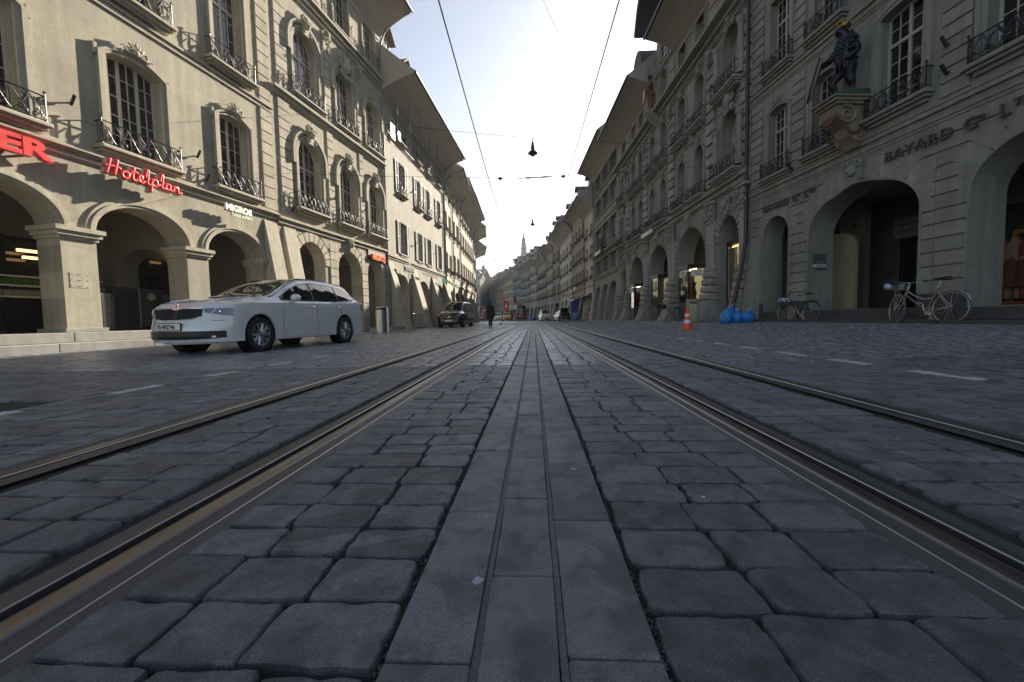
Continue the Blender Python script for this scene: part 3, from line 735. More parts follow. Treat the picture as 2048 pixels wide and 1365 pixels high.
# steps in front of A and the low kerb further on
st = thing('stone_steps', 'two long pale granite steps in front of the wide arches', 'steps', lw(0), LRZ)
for k_, (o, z0_, z1_) in enumerate(((.74, -.05, .19), (.36, .19, .42))):
    u = -6.0; mb = MB()
    while u < 12.2:
        w = rnd.uniform(1.7, 2.6); u2 = min(u+w, 12.2); mb.box(u+.004, u2-.004, -o-rnd.uniform(0, .006), -(o-.38) if k_ == 0 else .74, z0_, z1_, c=.012); u = u2
    mb.build('step', S_STEP, st)

# ================= LEFT, building B (rusticated baroque) =================
SH = 11.35
B = thing('baroque_house', 'beige rusticated baroque house with arched windows and carved masks, next to the grey downpipe', 'building', lw(11.35), LRZ)
ar = [H(12.35, 14.15, .1, 3.15, .95, d=.6), H(15.1, 17.1, .1, 3.1, 1.0, d=.6), H(17.7, 19.45, .1, 3.15, .85, d=.6)]
w1 = [H(12.65, 14.05, 5.46, 7.75, .72), H(15.5, 16.85, 5.46, 7.7, .68), H(18.1, 19.4, 5.46, 7.65, .66)]
w2 = [H(12.65, 14.05, 10.2, 12.35, .72), H(15.5, 16.85, 10.2, 12.3, .68), H(18.1, 19.4, 10.2, 12.2, .66)]
w3 = [H(12.75, 13.95, 14.95, 17.0, 0), H(15.55, 16.75, 14.95, 17.0, 0), H(18.15, 19.3, 14.95, 17.0, 0)]
link('wall', wall_mesh(X(19.98), 0, 17.6, ar+w1+w2+w3, .32, .6, 0), B).data.materials.append(S_BEIGE)
body_box(B, X(19.98), 17.6, 0, arc=4.4)
arcade(B, X(19.98), .25, 4.3, 0, endw=False)
for ua, ub in ((11.62, 12.25), (14.62, 15.06), (17.28, 17.66), (19.58, 19.95)):
    mb = MB(); courses(mb, X(ua), X(ub), 4.9, 9.55, .40, .055); mb.build('quoin', S_BEIGEB, B); mb = MB(); courses(mb, X(ua), X(ub), 9.95, 14.1, .40, .055); mb.build('quoin', S_BEIGEB, B); mb = MB()
    if ua > 12: courses(mb, X(ua)-.14, X(ub)+.10, .75, 4.3, .40, .05, holes=ar)
    if mb.v: mb.build('quoin', S_BEIGEB, B)
mb = MB()
for ua, ub in ((14.2, 14.6), (17.14, 17.26)):
    pass
for h in ar: voussoirs(mb, h, 11, .42, .04, gap=.035)
courses(mb, X(12.3), X(19.9), 4.0, 4.44, .44, .0405, holes=ar, marg=.46)
mb.build('arch_stones', S_BEIGEB, B)
for h in w1+w2:
    i = (w1+w2).index(h)
    window(B, h, .19, .11, balcony=dict(w=(h['u1']-h['u0'])+.55, h=.6, d=.24), sill=False, nv=1, nh=6, trans=.62, depth=.27)
    mb = MB(); hh = dict(h, z0=h['zs']-.5); ring(mb, hh, .26, .40, -.16, 0)
    mb.build('hood_mould', S_BEIGE2, B)
    c = (h['u0']+h['u1'])/2
    ornament(B, 'cartouche' if i == 4 else 'mask', c, h['zs']+h['rise']+(.35 if i == 4 else .22), S_BEIGE2, 1.25 if i == 4 else 1.15, y=-.09)
for u_ in (14.84, 17.46): ornament(B, 'garland', X(u_), 13.6, S_BEIGE2, 1.25, y=-.06)
ornament(B, 'mask', (ar[1]['u0']+ar[1]['u1'])/2, 4.4, S_BEIGE2, .95, y=-.06)
for h in w3: window(B, h, .15, .08, balcony=dict(w=(h['u1']-h['u0'])+.35, h=.75, d=.18, simple=True), sill=False, nv=1, nh=3, trans=None)
for z0_, z1_, o in ((4.48, 4.62, .08), (4.622, 4.82, .16), (9.56, 9.7, .10), (9.702, 9.92, .22), (14.15, 14.3, .10), (14.302, 14.5, .20), (14.502, 14.72, .32)):
    mb = MB(); molding(mb, 0, X(19.96), z0_, z1_, o, 2); mb.build('cornice', S_BEIGE2, B)
buttress(B, X(11.62), X(12.3), 4.45, .75)
mb = MB(); mb.box(X(15.0)-.42, X(15.06), -.10, .6, 0, .75); mb.box(X(17.2), X(17.62), -.10, .6, 0, .75); mb.box(X(19.5), X(19.9), -.1, .6, 0, .75); mb.build('plinth', S_STEP, B)
for u_, z_ in ((14.9, 6.5), (17.5, 6.6), (12.05, 5.2)): pole_holder(B, X(u_), z_)
eave(B, X(19.96), 17.2, 18.3, 2.1, u_s=0)
bracket(B, X(19.84), 16.4, 18.25, 2.1, M_PIPE2, down=1, r=.055, foot=.3)
SH = 0

# ================= LEFT, building C (shutters) and the row behind =================
CP0 = Vector((-8.880, 23.947)); CD = (Vector((-8.245, 35.600))-CP0).normalized(); CN = Vector((CD.y, -CD.x)); CRZ = math.atan2(CD.y, CD.x)
def cw(u, off=0, z=0): return (CP0.x+CD.x*u+CN.x*off, CP0.y+CD.y*u+CN.y*off, z)
Cb = thing('shuttered_house', 'plain cream house with pairs of louvred shutters and three sloping buttresses, beside the grey downpipe', 'building', cw(0), CRZ)
LC_ = 13.1
ar = [H(1.7, 3.75, .1, 2.75, .85, d=.5), H(5.75, 8.3, .1, 2.55, 1.0, d=.5), H(10.4, 12.3, .1, 2.75, .85, d=.5)]
wu = [(2.42, 3.4), (5.85, 6.62), (8.05, 8.85), (11.0, 11.88)]
rows = [[H(a, b_, 5.0, 7.05) for a, b_ in wu], [H(a, b_, 8.95, 10.95) for a, b_ in wu], [H(a, b_, 12.35, 14.0) for a, b_ in wu]]
link('wall', wall_mesh(LC_, 0, 14.4, ar+sum(rows, []), .3, .5), Cb).data.materials.append(S_CREAM)
body_box(Cb, LC_, 14.4, 0, arc=4.0); arcade(Cb, LC_, .2, 3.75, 0, deep=3.0)
def shutter_mesh(w, h_, mt):
    def fn():
        mb = MB(); mb.box(0, .05, -.02, .02, 0, h_); mb.box(w-.05, w, -.02, .02, 0, h_); mb.box(.05, w-.05, -.019, .019, 0, .06); mb.box(.05, w-.05, -.019, .019, h_-.06, h_); mb.box(.05, w-.05, -.019, .019, h_*.5-.03, h_*.5+.03)
        n = int(h_/.07)
        for i in range(1, n):
            z = h_*i/n
            if abs(z-h_/2) < .05: continue
            mb.prism([(-.018, z-.022), (-.012, z-.028), (.018, z+.012), (.012, z+.018)], .05, w-.05, 'x')
        return mb.mesh('shutter', mt)
    return cached(('sh', round(w, 2), round(h_, 2), mt.name), fn)
for ri, row in enumerate(rows):
    for i, h in enumerate(row):
        wo = window(Cb, h, .07, .03, balcony=dict(w=(h['u1']-h['u0'])+.25, h=.5, d=.2, simple=False) if ri else None, sill=not ri, nv=1, nh=3, trans=None, mt=S_CREAM, depth=.2)
        sm = shutter_mesh(.45, h['zs']-h['z0']+.06, M_SHUT if ri else M_SHUTG)
        hw = (h['u1']-h['u0'])/2
        for s in (-1, 1):
            a = rnd.uniform(-.05, .12)
            so = link('shutter', sm, wo, loc=(-hw-.10-.45 if s < 0 else hw+.10, -.06, -.03))
            if ri == 2 and i == 0 and s > 0: so.rotation_euler = (0, 0, R(-40))
for z0_, z1_, o in ((4.42, 4.68, .12), (11.95, 12.2, .12)):
    mb = MB(); molding(mb, 0, LC_-.003, z0_, z1_, o, 2); mb.build('cornice', S_CREAM, Cb)
for a, b_ in ((.25, 1.1), (4.3, 5.35), (8.9, 10.0), (12.55, 13.0)): buttress(Cb, a, b_, 4.2, 1.15, mt=S_CREAM)
mb = MB()
for z in (12.4,): mb.tube([(.3, -.9, 13.35), (LC_-.2, -.9, 13.35)], .02, 5)
for i in range(7): u_ = .4+i*2.05; mb.tube([(u_, 0, 12.2), (u_, -.9, 12.9), (u_, -.9, 14.6)], .018, 5)
mb.build('rail', M_PIPE2, Cb)
eave(Cb, LC_, 14.1, 15.0, 2.15, u_s=-.0, ridge=(5.5, 6.6)); bracket(Cb, LC_-.15, 13.4, 14.95, 2.1, M_PIPE2, down=1, foot=.2)
for u_ in (2.0, 5.2, 8.5, 11.2): dormer(Cb, u_, 17.3, .35, 1.3, 1.2)
for u_, z_ in ((4.95, 6.0), (9.9, 6.2), (4.5, 9.6)): pole_holder(Cb, u_, z_)

def lastring(mb, h, e, o): ring(mb, h, 0, e, -o, 0)
def generic(name, label, P0, P1, zw, ze, wins, floors, wall, off=1.8, arches=2, arch=(2.7, .8), aw=.62, fz=.15, rail=True, cornice=(4.3,), tile=None, wh=None, dorm=2, pilaster=False, orn=False, shut=None, archwin=False, butt=.5, gz0=0, ww=.5, frame=None, group='old town houses along the street', pipe=True, wood=None):
    b, L = house(name, label, P0, P1, zw, wall, group=group)
    p = L/arches; ars = [H(p*(i+.5)-p*aw/2, p*(i+.5)+p*aw/2, .05, arch[0], arch[1], d=.5) for i in range(arches)]
    holes = []; q = L/wins; W = []
    for (z0_, z1_) in floors:
        for i in range(wins):
            c = q*(i+.5); h = H(c-q*ww/2, c+q*ww/2, z0_, z1_-(.35 if archwin else 0), .35 if archwin else 0, n=4); holes.append(h); W.append(h)
    link('wall', wall_mesh(L, 0, zw+.1, ars+holes, .3, .5), b).data.materials.append(wall)
    body_box(b, L, zw+.1, 0, arc=4.0); arcade(b, L, fz, arch[0]+arch[1]+.15, 0, deep=2.6)
    for h in W:
        window(b, h, .09, .045, sill=True, nv=1 if (h['u1']-h['u0']) < 1.6 else 3, nh=3, trans=None if not archwin else .7, mt=wall, bar=frame, depth=.26, glass=M_GLASSF)
        if rail:
            w = (h['u1']-h['u0'])+.1; link('railing', railing_mesh(w, .45, .16, simple=True), b, loc=((h['u0']+h['u1'])/2, 0, h['z0']+.02))
        if shut:
            for s in (-1, 1): link('shutter', shutter_mesh(.38, h['zs']-h['z0'], shut), b, loc=(h['u0']-.44 if s < 0 else h['u1']+.06, -.06, h['z0']))
    for z in cornice:
        mb = MB(); molding(mb, .003, L-.003, z-.12, z+.1, .13, 2); mb.build('cornice', wall, b)
    if butt:
        for i in range(arches+1):
            u_ = p*i; a_ = max(0.02, u_-p*(1-aw)/2+.05); b__ = min(L-.02, u_+p*(1-aw)/2-.05); buttress(b, a_, b__, arch[0]+arch[1]*.6, butt, mt=wall)
    if pilaster:
        for u_ in (.02, L-.42): mb = MB(); courses(mb, u_, u_+.4, 4.5, zw, .45, .04); mb.build('quoin', wall, b)
    eave(b, L, zw, ze, off, wood or M_WOOD, tile, u_s=0, boards=6)
    if pipe: bracket(b, .14, zw-.9, ze-.05, off, M_PIPE, down=1, foot=.2)
    for i in range(dorm): dormer(b, L*(i+.5)/dorm, ze+1.9, .0, 1.1, 1.1, tile, M_WOOD2)
    return b, L
D0 = cw(LC_+.02)
def cs(Z, Xc): return c2w(Xc, Z)
leftpts = [(D0[0], D0[1]), cs(42.5, -6.12), cs(47.5, -5.95), cs(60.5, -5.62), cs(69, -6.0), cs(78, -6.9)]
lspec = [('narrow_house', 'narrow beige house right after the shuttered house, above the green sign', 2, ((5.0, 7.0), (8.9, 10.9), (12.2, 13.9)), S_BEIGE2, 13.4, 14.3, 2),
         ('corner_bay_house', 'beige town house behind the black van, two window columns wide', 2, ((5.2, 7.4), (9.0, 11.1), (12.4, 14.0)), S_CREAM, 14.3, 15.1, 1),
         ('long_town_house', 'long beige town house with ornate window rows at the far end of the sunlit side', 6, ((5.2, 7.3), (8.8, 10.9), (12.0, 13.8)), S_BEIGE, 14.2, 15.2, 4),
         ('deep_eave_house', 'house on the sunlit side with its pale boarded eave seen end on against the sky', 4, ((5.0, 7.0), (8.4, 10.3), (11.4, 13.0)), S_CREAM, 13.5, 14.4, 2),
         ('last_eave_house', 'last house on the sunlit side, its eave lowest against the sky', 4, ((4.8, 6.6), (7.8, 9.6), (10.6, 12.2)), S_BEIGE2, 12.0, 12.8, 2)]
for (a, b_), s in zip(zip(leftpts, leftpts[1:]), lspec):
    generic(s[0], s[1], a, b_, s[5], s[6], s[2], s[3], s[4], arches=s[7], off=1.9, dorm=1, pilaster=True, butt=.6)
# ================= RIGHT, building with the bear (u grows towards the camera) =================
RP = Vector((8.4625, 16.151)); RD = Vector((0.114866, -0.993381)); RRZ = math.atan2(RD.y, RD.x); RN = Vector((RD.y, -RD.x))
def rw(u, off=0, z=0): return (RP.x+RD.x*u+RN.x*off, RP.y+RD.y*u+RN.y*off, z)
Bb = thing('green_grey_house', 'grey green stone house with scored masonry carrying the black armoured bear', 'building', rw(0), RRZ)
ar = [H(.76, 2.0, .16, 3.3, .66, d=.7), H(2.86, 6.12, .16, 3.0, 1.05, d=.8), H(7.1, 10.3, .16, 3.0, 1.05, d=.8)]
w1 = [H(.92, 1.82, 5.42, 7.6, .12, 's'), H(2.86, 3.78, 5.5, 7.6, .12, 's'), H(4.98, 6.05, 5.62, 7.95, .10, 's'), H(7.25, 8.35, 5.62, 7.95, .1, 's'), H(9.3, 10.3, 5.62, 7.95, .1, 's')]
w2 = [H(h['u0'], h['u1'], 9.03, 11.4, 0) for h in w1]
w3 = [H(h['u0'], h['u1'], 12.6, 14.6, 0) for h in w1]
link('wall', wall_mesh(12.5, 0, 17, ar+w1+w2+w3, .32, .7, .0), Bb).data.materials.append(S_GREENF)
body_box(Bb, 12.5, 17, 0, arc=4.6)
arcade(Bb, 12.5, .62, 4.35, 0, deep=3.6, shops=((2.43, 3.1, .64, 2.93, 0), (4.7, 8.9, .7, 3.3, 0)))
mb = MB(); hh = _H(2.0, 2.93, .63, 2.2, .8)
mb.prism([(-.3, .63), (2.9, .63), (2.9, 2.75), (2.75, 3.0), (2.4, 3.15), (-.3, 3.15)], 1.5, 1.6, 'y'); mb.build('inner_panel', mat('pale inner panel', (.40, .34, .22), .7, var=.1), Bb)
mb = MB(); mb.box(1.2, 2.2, 2.5, 2.7, .63, 4.2); mb.build('inner_wall', M_INT, Bb)
mb = MB()
courses(mb, 0.0, 6.42, .9, 4.72, .31, .042, holes=ar, marg=.02, c=.012, gap=.042)
courses(mb, 6.43, 12.4, .9, 4.72, .31, .043, holes=ar, marg=.02, c=.012, gap=.042)
mb.build('rusticated_blocks', S_GREENB, Bb)
for a, b_ in ((0.0, .60), (2.02, 2.55), (6.43, 7.0), (8.75, 9.0), (10.8, 12.4)):
    for za, zb_ in ((5.24, 8.3), (8.75, 12.2), (12.3, 16.8)): mb = MB(); courses(mb, a, b_, za, zb_, .31, .04, c=.012, gap=.042); mb.build('quoin', S_GREENB, Bb)
mb = MB(); voussoirs(mb, ar[1], 13, .75, .045, c=.01, wfun=lambda i: .24 if i in (0, 12) else (.36 if i in (1, 11) else .60)); voussoirs(mb, ar[2], 13, .75, .045, c=.01, wfun=lambda i: .24 if i in (0, 12) else (.36 if i in (1, 11) else .60)); voussoirs(mb, ar[0], 7, .4, .045, c=.01); mb.build('arch_stones', S_GREENB, Bb)
for h in ar:
    mb = MB(); ring(mb, dict(h, z0=.95), 0, .05, -.06, .02); mb.build('archivolt', S_GREENF, Bb)
for a, b_ in ((0, .755), (2.005, 2.855), (6.125, 7.095), (10.31, 12.4)): mb = MB(); mb.box(a, b_, -.07, .72, 0, .92, c=.01); mb.build('plinth', S_DARK, Bb)
for z0_, z1_, o in ((4.74, 4.9, .05), (4.902, 5.08, .12), (5.082, 5.2, .05), (8.36, 8.5, .05), (8.502, 8.66, .11), (12.2, 12.29, .05), (16.8, 16.98, .2)):
    mb = MB(); molding(mb, 0, 12.48, z0_, z1_, o, 2); mb.build('cornice', S_GREENF, Bb)
for i, h in enumerate(w1+w2+w3):
    window(Bb, h, .19, .06, balcony=dict(w=(h['u1']-h['u0'])+.42, h=.5, d=.17) if i < 10 else None, sill=i >= 10, nv=1, nh=5, trans=.68, mt=S_GREENF, depth=.26, glass=M_GLASS)
for h in w1[:1]: ornament(Bb, 'shell', (h['u0']+h['u1'])/2, 7.95, S_GREENF, .55, y=-.03)
ornament(Bb, 'mask', 4.45, 4.35, S_GREENF, 1.1, 1.0, -.05)
for u_, z_ in ((2.15, 5.35), (6.6, 6.35), (6.62, 5.75)): pole_holder(Bb, u_, z_)
mb = MB(); mb.prism([(0.0, .22), (-.42, .22), (-.03, 3.2), (0, 3.2)], 0.0, .62, 'x'); mb.build('buttress', S_GREENF, Bb)
eave(Bb, 12.48, 16.6, 17.4, 1.6, M_WOOD2, M_TILE2, u_s=0)
mb = MB()
mb.tube([(-.12, -.14, 17.2), (-.12, -.14, 3.4), (-.12, -.32, 2.2), (-.12, -.62, .9), (-.12, -.66, .24)], .075, 10)
for z in (15, 12.6, 10.2, 7.8, 5.4): mb.lathe([(.09, 0), (.09, .06)], (-.12, -.14, z), 10)
mb.build('downpipe', M_PIPE, Bb, smooth=True)
ps = thing('step_block', 'dark stone steps leading into the big arch behind the bicycles', 'steps', rw(0), RRZ)
mb = MB(); mb.box(2.2, 7.0, -.62, -.1, .1, .34, c=.01); mb.build('step', S_DARK, ps)
mb = MB(); mb.box(2.87, 6.11, -.3, .79, .343, .48, c=.01); mb.build('step', S_DARK, ps)
mb = MB(); mb.box(2.88, 6.10, -.05, .9, .483, .62, c=.01); mb.build('step', S_DARK, ps)
ps = thing('step_block', 'long dark stone step at the foot of the arch with the orange lit shop', 'steps', rw(0), RRZ)
mb = MB(); mb.box(7.1, 12.0, -.62, -.1, .1, .33, c=.01); mb.build('step', S_DARK, ps)
mb = MB(); mb.box(7.11, 10.29, -.25, .79, .333, .6, c=.01); mb.build('step', S_DARK, ps)
ps = thing('step_block', 'low dark stone step under the small arch behind the black bicycle', 'steps', rw(0), RRZ)
mb = MB(); mb.box(.3, 2.1, -.45, -.08, .1, .33, c=.01); mb.build('step', S_DARK, ps)
mb = MB(); mb.box(.77, 1.99, -.07, .69, .1, .6, c=.01); mb.build('step', S_DARK, ps)

# ================= RIGHT, ornate house with five big arches =================
KP = Vector((7.62849, 35.97522)); KD = Vector((0.042036, -0.999116)); KRZ = math.atan2(KD.y, KD.x); KN = Vector((KD.y, -KD.x)); KL = 19.80
def kw(u, off=0, z=0): return (KP.x+KD.x*u+KN.x*off, KP.y+KD.y*u+KN.y*off, z)
K = thing('ornate_arcade_house', 'ornate grey stone house with five big arches and iron balconies left of the long downpipe', 'building', kw(0), KRZ)
ar = [H(.9, 2.5, .2, 3.6, .8, d=.9), H(3.6, 6.85, .2, 3.45, 1.45, d=.9), H(8.2, 11.45, .2, 3.45, 1.5, d=.9), H(12.8, 16.2, .2, 3.45, 1.55, d=.9), H(17.45, 19.05, .2, 3.7, 1.0, d=.9)]
cc = [4.35, 6.2, 8.65, 10.6, 13.3, 15.4]
w1 = [H(c-.5, c+.5, 6.38, 8.25, .55) for c in cc]; w2 = [H(c-.5, c+.5, 9.88, 11.65, .5) for c in cc]
wb = [H(17.55, 19.05, 6.45, 8.3, .75), H(17.55, 19.05, 9.95, 11.7, .75), H(1.0, 2.3, 6.45, 8.2, .65), H(1.0, 2.3, 9.95, 11.6, .65)]
w3 = [H(c-.45, c+.45, 13.75, 15.05, .25, 's') for c in cc+[1.65, 18.3]]
link('wall', wall_mesh(KL, 0, 15.5, ar+w1+w2+wb+w3, .5, .9), K).data.materials.append(S_GREY)
body_box(K, KL, 15.5, 0, arc=5.5)
arcade(K, KL, .35, 5.15, 0, deep=4.2, mt=S_GREY, endw=False)
mb = MB()
for h in ar[1:4]: voussoirs(mb, h, 25, .62, .09, gap=.05, c=.03)
for h in (ar[0], ar[4]): voussoirs(mb, h, 13, .5, .09, gap=.05, c=.03)
mb.build('arch_stones', S_GREYB, K)
mb = MB()
for ua, ub in ((.1, .85), (2.6, 3.5), (6.95, 8.1), (11.55, 12.7), (16.3, 17.35), (19.12, 19.75)):
    # pier: battered base of swelling stones, plain shaft above
    w = ub-ua
    mb.prism([(0, .24), (-.75, .24), (-.62, .5), (-.45, .95), (-.42, 1.2), (0, 1.2)], ua+.02, ub-.02, 'x')
    for i in range(4):
        z = 1.2+.34*i; o = .40-.05*i; mb.prism([(.0, z+.02), (-o+.05, z+.02), (-o, z+.10), (-o, z+.24), (-o+.05, z+.32), (0, z+.32)], ua+.03, ub-.03, 'x')
    mb.box(ua+.12, ub-.12, -.14, 0, 2.58, 4.75, c=.01); mb.build('pier', S_GREYB, K); mb = MB()
for ua, ub in ((.1, .85), (2.6, 3.5), (6.95, 8.1), (11.55, 12.7), (16.3, 17.35), (19.12, 19.75)): ornament(K, 'capital', (ua+ub)/2, 5.18, S_GREY, 1.35, y=-.06)
for h in ar: ornament(K, 'mask', (h['u0']+h['u1'])/2, h['zs']+h['rise']+.42, S_GREY, 1.2, y=-.08)
for z0_, z1_, o in ((5.72, 5.86, .14), (5.862, 6.2, .22), (6.202, 6.28, .15), (9.25, 9.34, .05), (12.5, 12.66, .12), (12.662, 12.85, .32), (12.852, 13.1, .62), (13.102, 13.2, .3), (15.4, 15.5, .12)):
    mb = MB(); molding(mb, 0, KL-.01, z0_, z1_, o, 2); mb.build('cornice', S_GREY, K)
for c in (2.85, 7.4, 12.05, 16.7):
    mb = MB(); courses(mb, c-.36, c+.36, 6.3, 12.3, .50, .14, gap=.09, c=.03); mb.build('quoin', S_GREYB, K)
    mb = MB(); courses(mb, c-.3, c+.3, 13.25, 14.95, .50, .08, gap=.09, c=.03); mb.build('quoin', S_GREYB, K)
for c in (.35, 19.45): mb = MB(); courses(mb, c-.3, c+.3, 6.3, 12.3, .50, .12, gap=.09, c=.03); mb.build('quoin', S_GREYB, K)
for c in (2.85, 7.4, 12.05, 16.7): ornament(K, 'garland', c, 12.0, S_GREY, 1.3, 1.1, -.14)
for h in w1+w2:
    window(K, h, .15, .08, balcony=dict(w=1.55, h=.52, d=.3), sill=False, nv=1, nh=5, trans=.68, mt=S_GREY, depth=.40)
    ornament(K, 'shell' if h in w2 else 'mask', (h['u0']+h['u1'])/2, h['zs']+h['rise']+.18, S_GREY, .8 if h in w2 else .7, y=-.06)
    for s in (-1, 1): mb = MB(); mb.tube([((h['u0']+h['u1'])/2+s*.55, -.12-a, h['z0']-.3-b_) for a, b_ in spiral((0, 0), .13, 1.2, R(90), 10)], lambda t: .05*(1-.4*t), 6); mb.build('console', S_GREY, K, smooth=True)
for i, h in enumerate(wb):
    window(K, h, .16, .1, balcony=dict(w=1.95, h=.6, d=.4), sill=False, nv=2, nh=5, trans=.6, mt=S_GREY, depth=.45)
    ornament(K, 'cartouche', (h['u0']+h['u1'])/2, h['zs']+h['rise']+.45, S_GREY, 1.1, y=-.05)
    for s in (h['u0']-.22, h['u1']+.22): mb = MB(); mb.lathe([(.17, 0), (.17, .12), (.12, .16), (.12, 1.9), (.17, 1.96), (.19, 2.1)], (s, -.16, h['z0']+.05), 12); mb.build('column', S_GREY, K, smooth=True)
for h in w3: window(K, h, .13, .06, nv=1, nh=3, trans=.7, mt=S_GREY, depth=.3)
for u_ in (3.2, 7.3, 11.9, 16.4): pole_holder(K, u_, 6.35)
eave(K, 9.3, 15.0, 15.7, 1.75, M_WOOD2, M_TILE2, boards=12, ridge=(5.5, 5.6))
eave(K, KL-.02, 15.0, 15.7, 1.75, M_WOOD2, M_TILE2, boards=12, ridge=(5.5, 5.6), u_s=12.65)
mb = MB(); mb.prism([(9.31, 15.5), (12.64, 15.5), (12.64, 17.4), (11.9, 18.3), (10.97, 18.7), (10.0, 18.3), (9.31, 17.4)], 0, 5.5, 'y'); d = mb.build('gable', S_GREY, K)
hh = _H(10.4, 11.5, 15.9, 16.9, .5); mb = MB(); ring(mb, hh, 0, .2, -.12, 0, 0, 0); mb.build('window_surround', S_GREY, d); o_ = link('window', pane_mesh(hh), d, loc=(10.95, -.03, 15.9)); o_ = link('frame', frame_mesh(hh, 1, 2, None), d, loc=(10.95, -.034, 15.9))
mb = MB(); mb.prism([(11.6, 16.5), (12.2, 17.5), (14.3, 19.6), (16.4, 17.5), (17.0, 16.5), (17.15, 16.7), (16.6, 17.8), (14.3, 20.0), (12.0, 17.8), (11.45, 16.7)], -2.05, 5.0, 'y'); mb.build('gable_roof', M_TILE2, K)
mb = MB(); mb.prism([(12.7, 15.9), (15.9, 15.9), (15.9, 17.3), (14.3, 18.9), (12.7, 17.3)], -.2, 5.0, 'y'); d = mb.build('gable', S_GREY, K)
for u_ in (2.4, 5.0, 7.6):
    mb = MB(); mb.box(u_-.7, u_+.7, -.35, 2.5, 16.3, 17.6); d = mb.build('dormer', S_GREY, K)
    mb = MB(); mb.lathe([(.86, -.7), (.88, 2.8)], (u_, 0, 17.35), 16, ax='y'); mb.build('roof', M_TILE2, d)
    mb = MB(); mb.lathe([(.38, -.42), (.38, -.36)], (u_, 0, 17.1), 16, ax='y'); mb.build('window', M_GLASS, d)

# ================= RIGHT, modern-classical house with wide windows =================
Q0, Q1 = c2w(9.62, 46.2), c2w(9.6, 35.55)
W2, QL = house('wide_window_house', 'grey house with wide three part windows and pointed arches, beyond the ornate grey house', Q0, Q1, 0, None)
ar = [H(1.2, 3.3, .2, 2.9, .95, d=.5), H(4.3, 6.5, .2, 2.9, .95, d=.5), H(7.3, 9.9, .2, 2.9, 1.0, d=.5)]
bays = [(.75, 3.6), (4.1, 6.85), (7.3, 9.9)]
rows = [H(a, b_, z0_, z1_) for a, b_ in bays for z0_, z1_ in ((5.05, 6.6), (7.7, 9.9), (11.2, 13.0), (13.9, 15.5))]
link('wall', wall_mesh(QL, 0, 16.5, ar+rows, .3, .5), W2).data.materials.append(S_GREY)
body_box(W2, QL, 16.5, 0, arc=4.5); arcade(W2, QL, .3, 4.1, 0, deep=3)
for h in rows: window(W2, h, .12, .07, nv=3, nh=2, trans=None, mt=S_GREY, depth=.22, bar=M_BAR2)
for z0_, z1_, o in ((4.6, 4.85, .15), (6.95, 7.2, .35), (10.3, 10.5, .1), (13.4, 13.55, .1)):
    mb = MB(); molding(mb, 0, QL-.01, z0_, z1_, o, 2); mb.build('cornice', S_GREY, W2)
for a, b_ in ((.1, 1.1), (3.4, 4.2), (6.6, 7.2), (10.0, 10.6)): buttress(W2, a, b_, 3.9, .55, mt=S_GREY)
ornament(W2, 'cartouche', 5.4, 7.9, M_TILE2, 1.6, y=-.2)
eave(W2, QL-.02, 15.9, 16.7, 1.75, M_WOOD2, M_TILE2); bracket(W2, .15, 15.0, 16.65, 1.75, M_PIPE, down=1, foot=.3)

# ================= RIGHT, the row curving away =================
rp = [(46.2, 9.62), (52, 9.65), (62, 9.6), (76, 9.4), (84, 8.9), (92, 8.2), (104, 7.0), (113, 5.4), (124, 3.2), (134, .6), (146, -2.6), (157, -7.3), (163, -10.3)]
S_LIME = stone('limewash pale', (.55, .53, .47)); S_BLUEG = stone('blue grey stone', (.32, .30, .265)); S_PALEY = stone('pale yellow plaster', (.46, .41, .28))
rs = [('striped_house', 'narrow pale house with tall arched windows in white striped stone, past the wide window house', 2, 3, S_LIME, 13.0, 14.2, 1, dict(archwin=True)),
      ('arched_window_house', 'beige grey house with four columns of arched windows, above the blue awning panel', 4, 3, S_BEIGE, 14.4, 15.2, 3, dict(archwin=True)),
      ('cream_house', 'pale cream house with gold lettering over two arches, behind the dark car with open boot', 4, 3, S_LIME, 13.7, 15.2, 3, {}),
      ('slim_grey_house', 'slim blue grey house left of the pale cream house', 2, 3, S_BLUEG, 15.2, 16.4, 1, {}),
      ('beige_house', 'beige house behind the white van, with one broad arch', 3, 3, S_BEIGE, 14.3, 15.1, 2, {}),
      ('dark_stone_house', 'long dark stone house with dense window rows above the white van', 7, 3, S_GREY, 13.0, 14.2, 3, dict(ww=.62)),
      ('plain_grey_house', 'plain grey house behind the red tram, fourth from the end of the row', 3, 4, S_BEIGE2, 14.6, 15.8, 2, {}),
      ('white_grey_house', 'pale grey house with a bent downpipe just left of the tram', 4, 4, S_BLUEG, 13.7, 15.2, 2, {}),
      ('green_grey_town_house', 'grey green house above the yellow van', 4, 4, S_GREY, 15.2, 16.4, 2, {}),
      ('yellow_grey_house', 'pale yellow house with plain window rows behind the flags', 4, 3, S_PALEY, 13.4, 14.6, 2, {}),
      ('far_cream_house', 'small cream house at the bend, partly behind the flags', 5, 3, S_CREAM, 12.7, 13.5, 3, {}),
      ('end_cream_house', 'last cream house of the row where the street bends out of sight', 4, 3, S_LIME, 12.0, 13.5, 2, {})]
for i, s in enumerate(rs):
    a = c2w(rp[i+1][1], rp[i+1][0]); b_ = c2w(rp[i][1], rp[i][0])
    n = s[3]; h0, h1 = 4.9, s[5]-.5; st_ = (h1-h0)/n
    fl = tuple((h0+st_*j, h0+st_*j+st_*.62) for j in range(n))
    kw_ = dict(ww=.5); kw_.update(s[8])
    generic(s[0], s[1], a, b_, s[5], s[6], s[2], fl, s[4], arches=s[7], off=(1.9, 1.5, 2.1, 1.3, 1.7)[i % 5], dorm=2 if i > 1 else 1, tile=M_TILE2, rail=i < 9, pipe=i < 7, butt=.5, wood=M_WOOD2 if i < 3 else M_WOOD, **kw_)

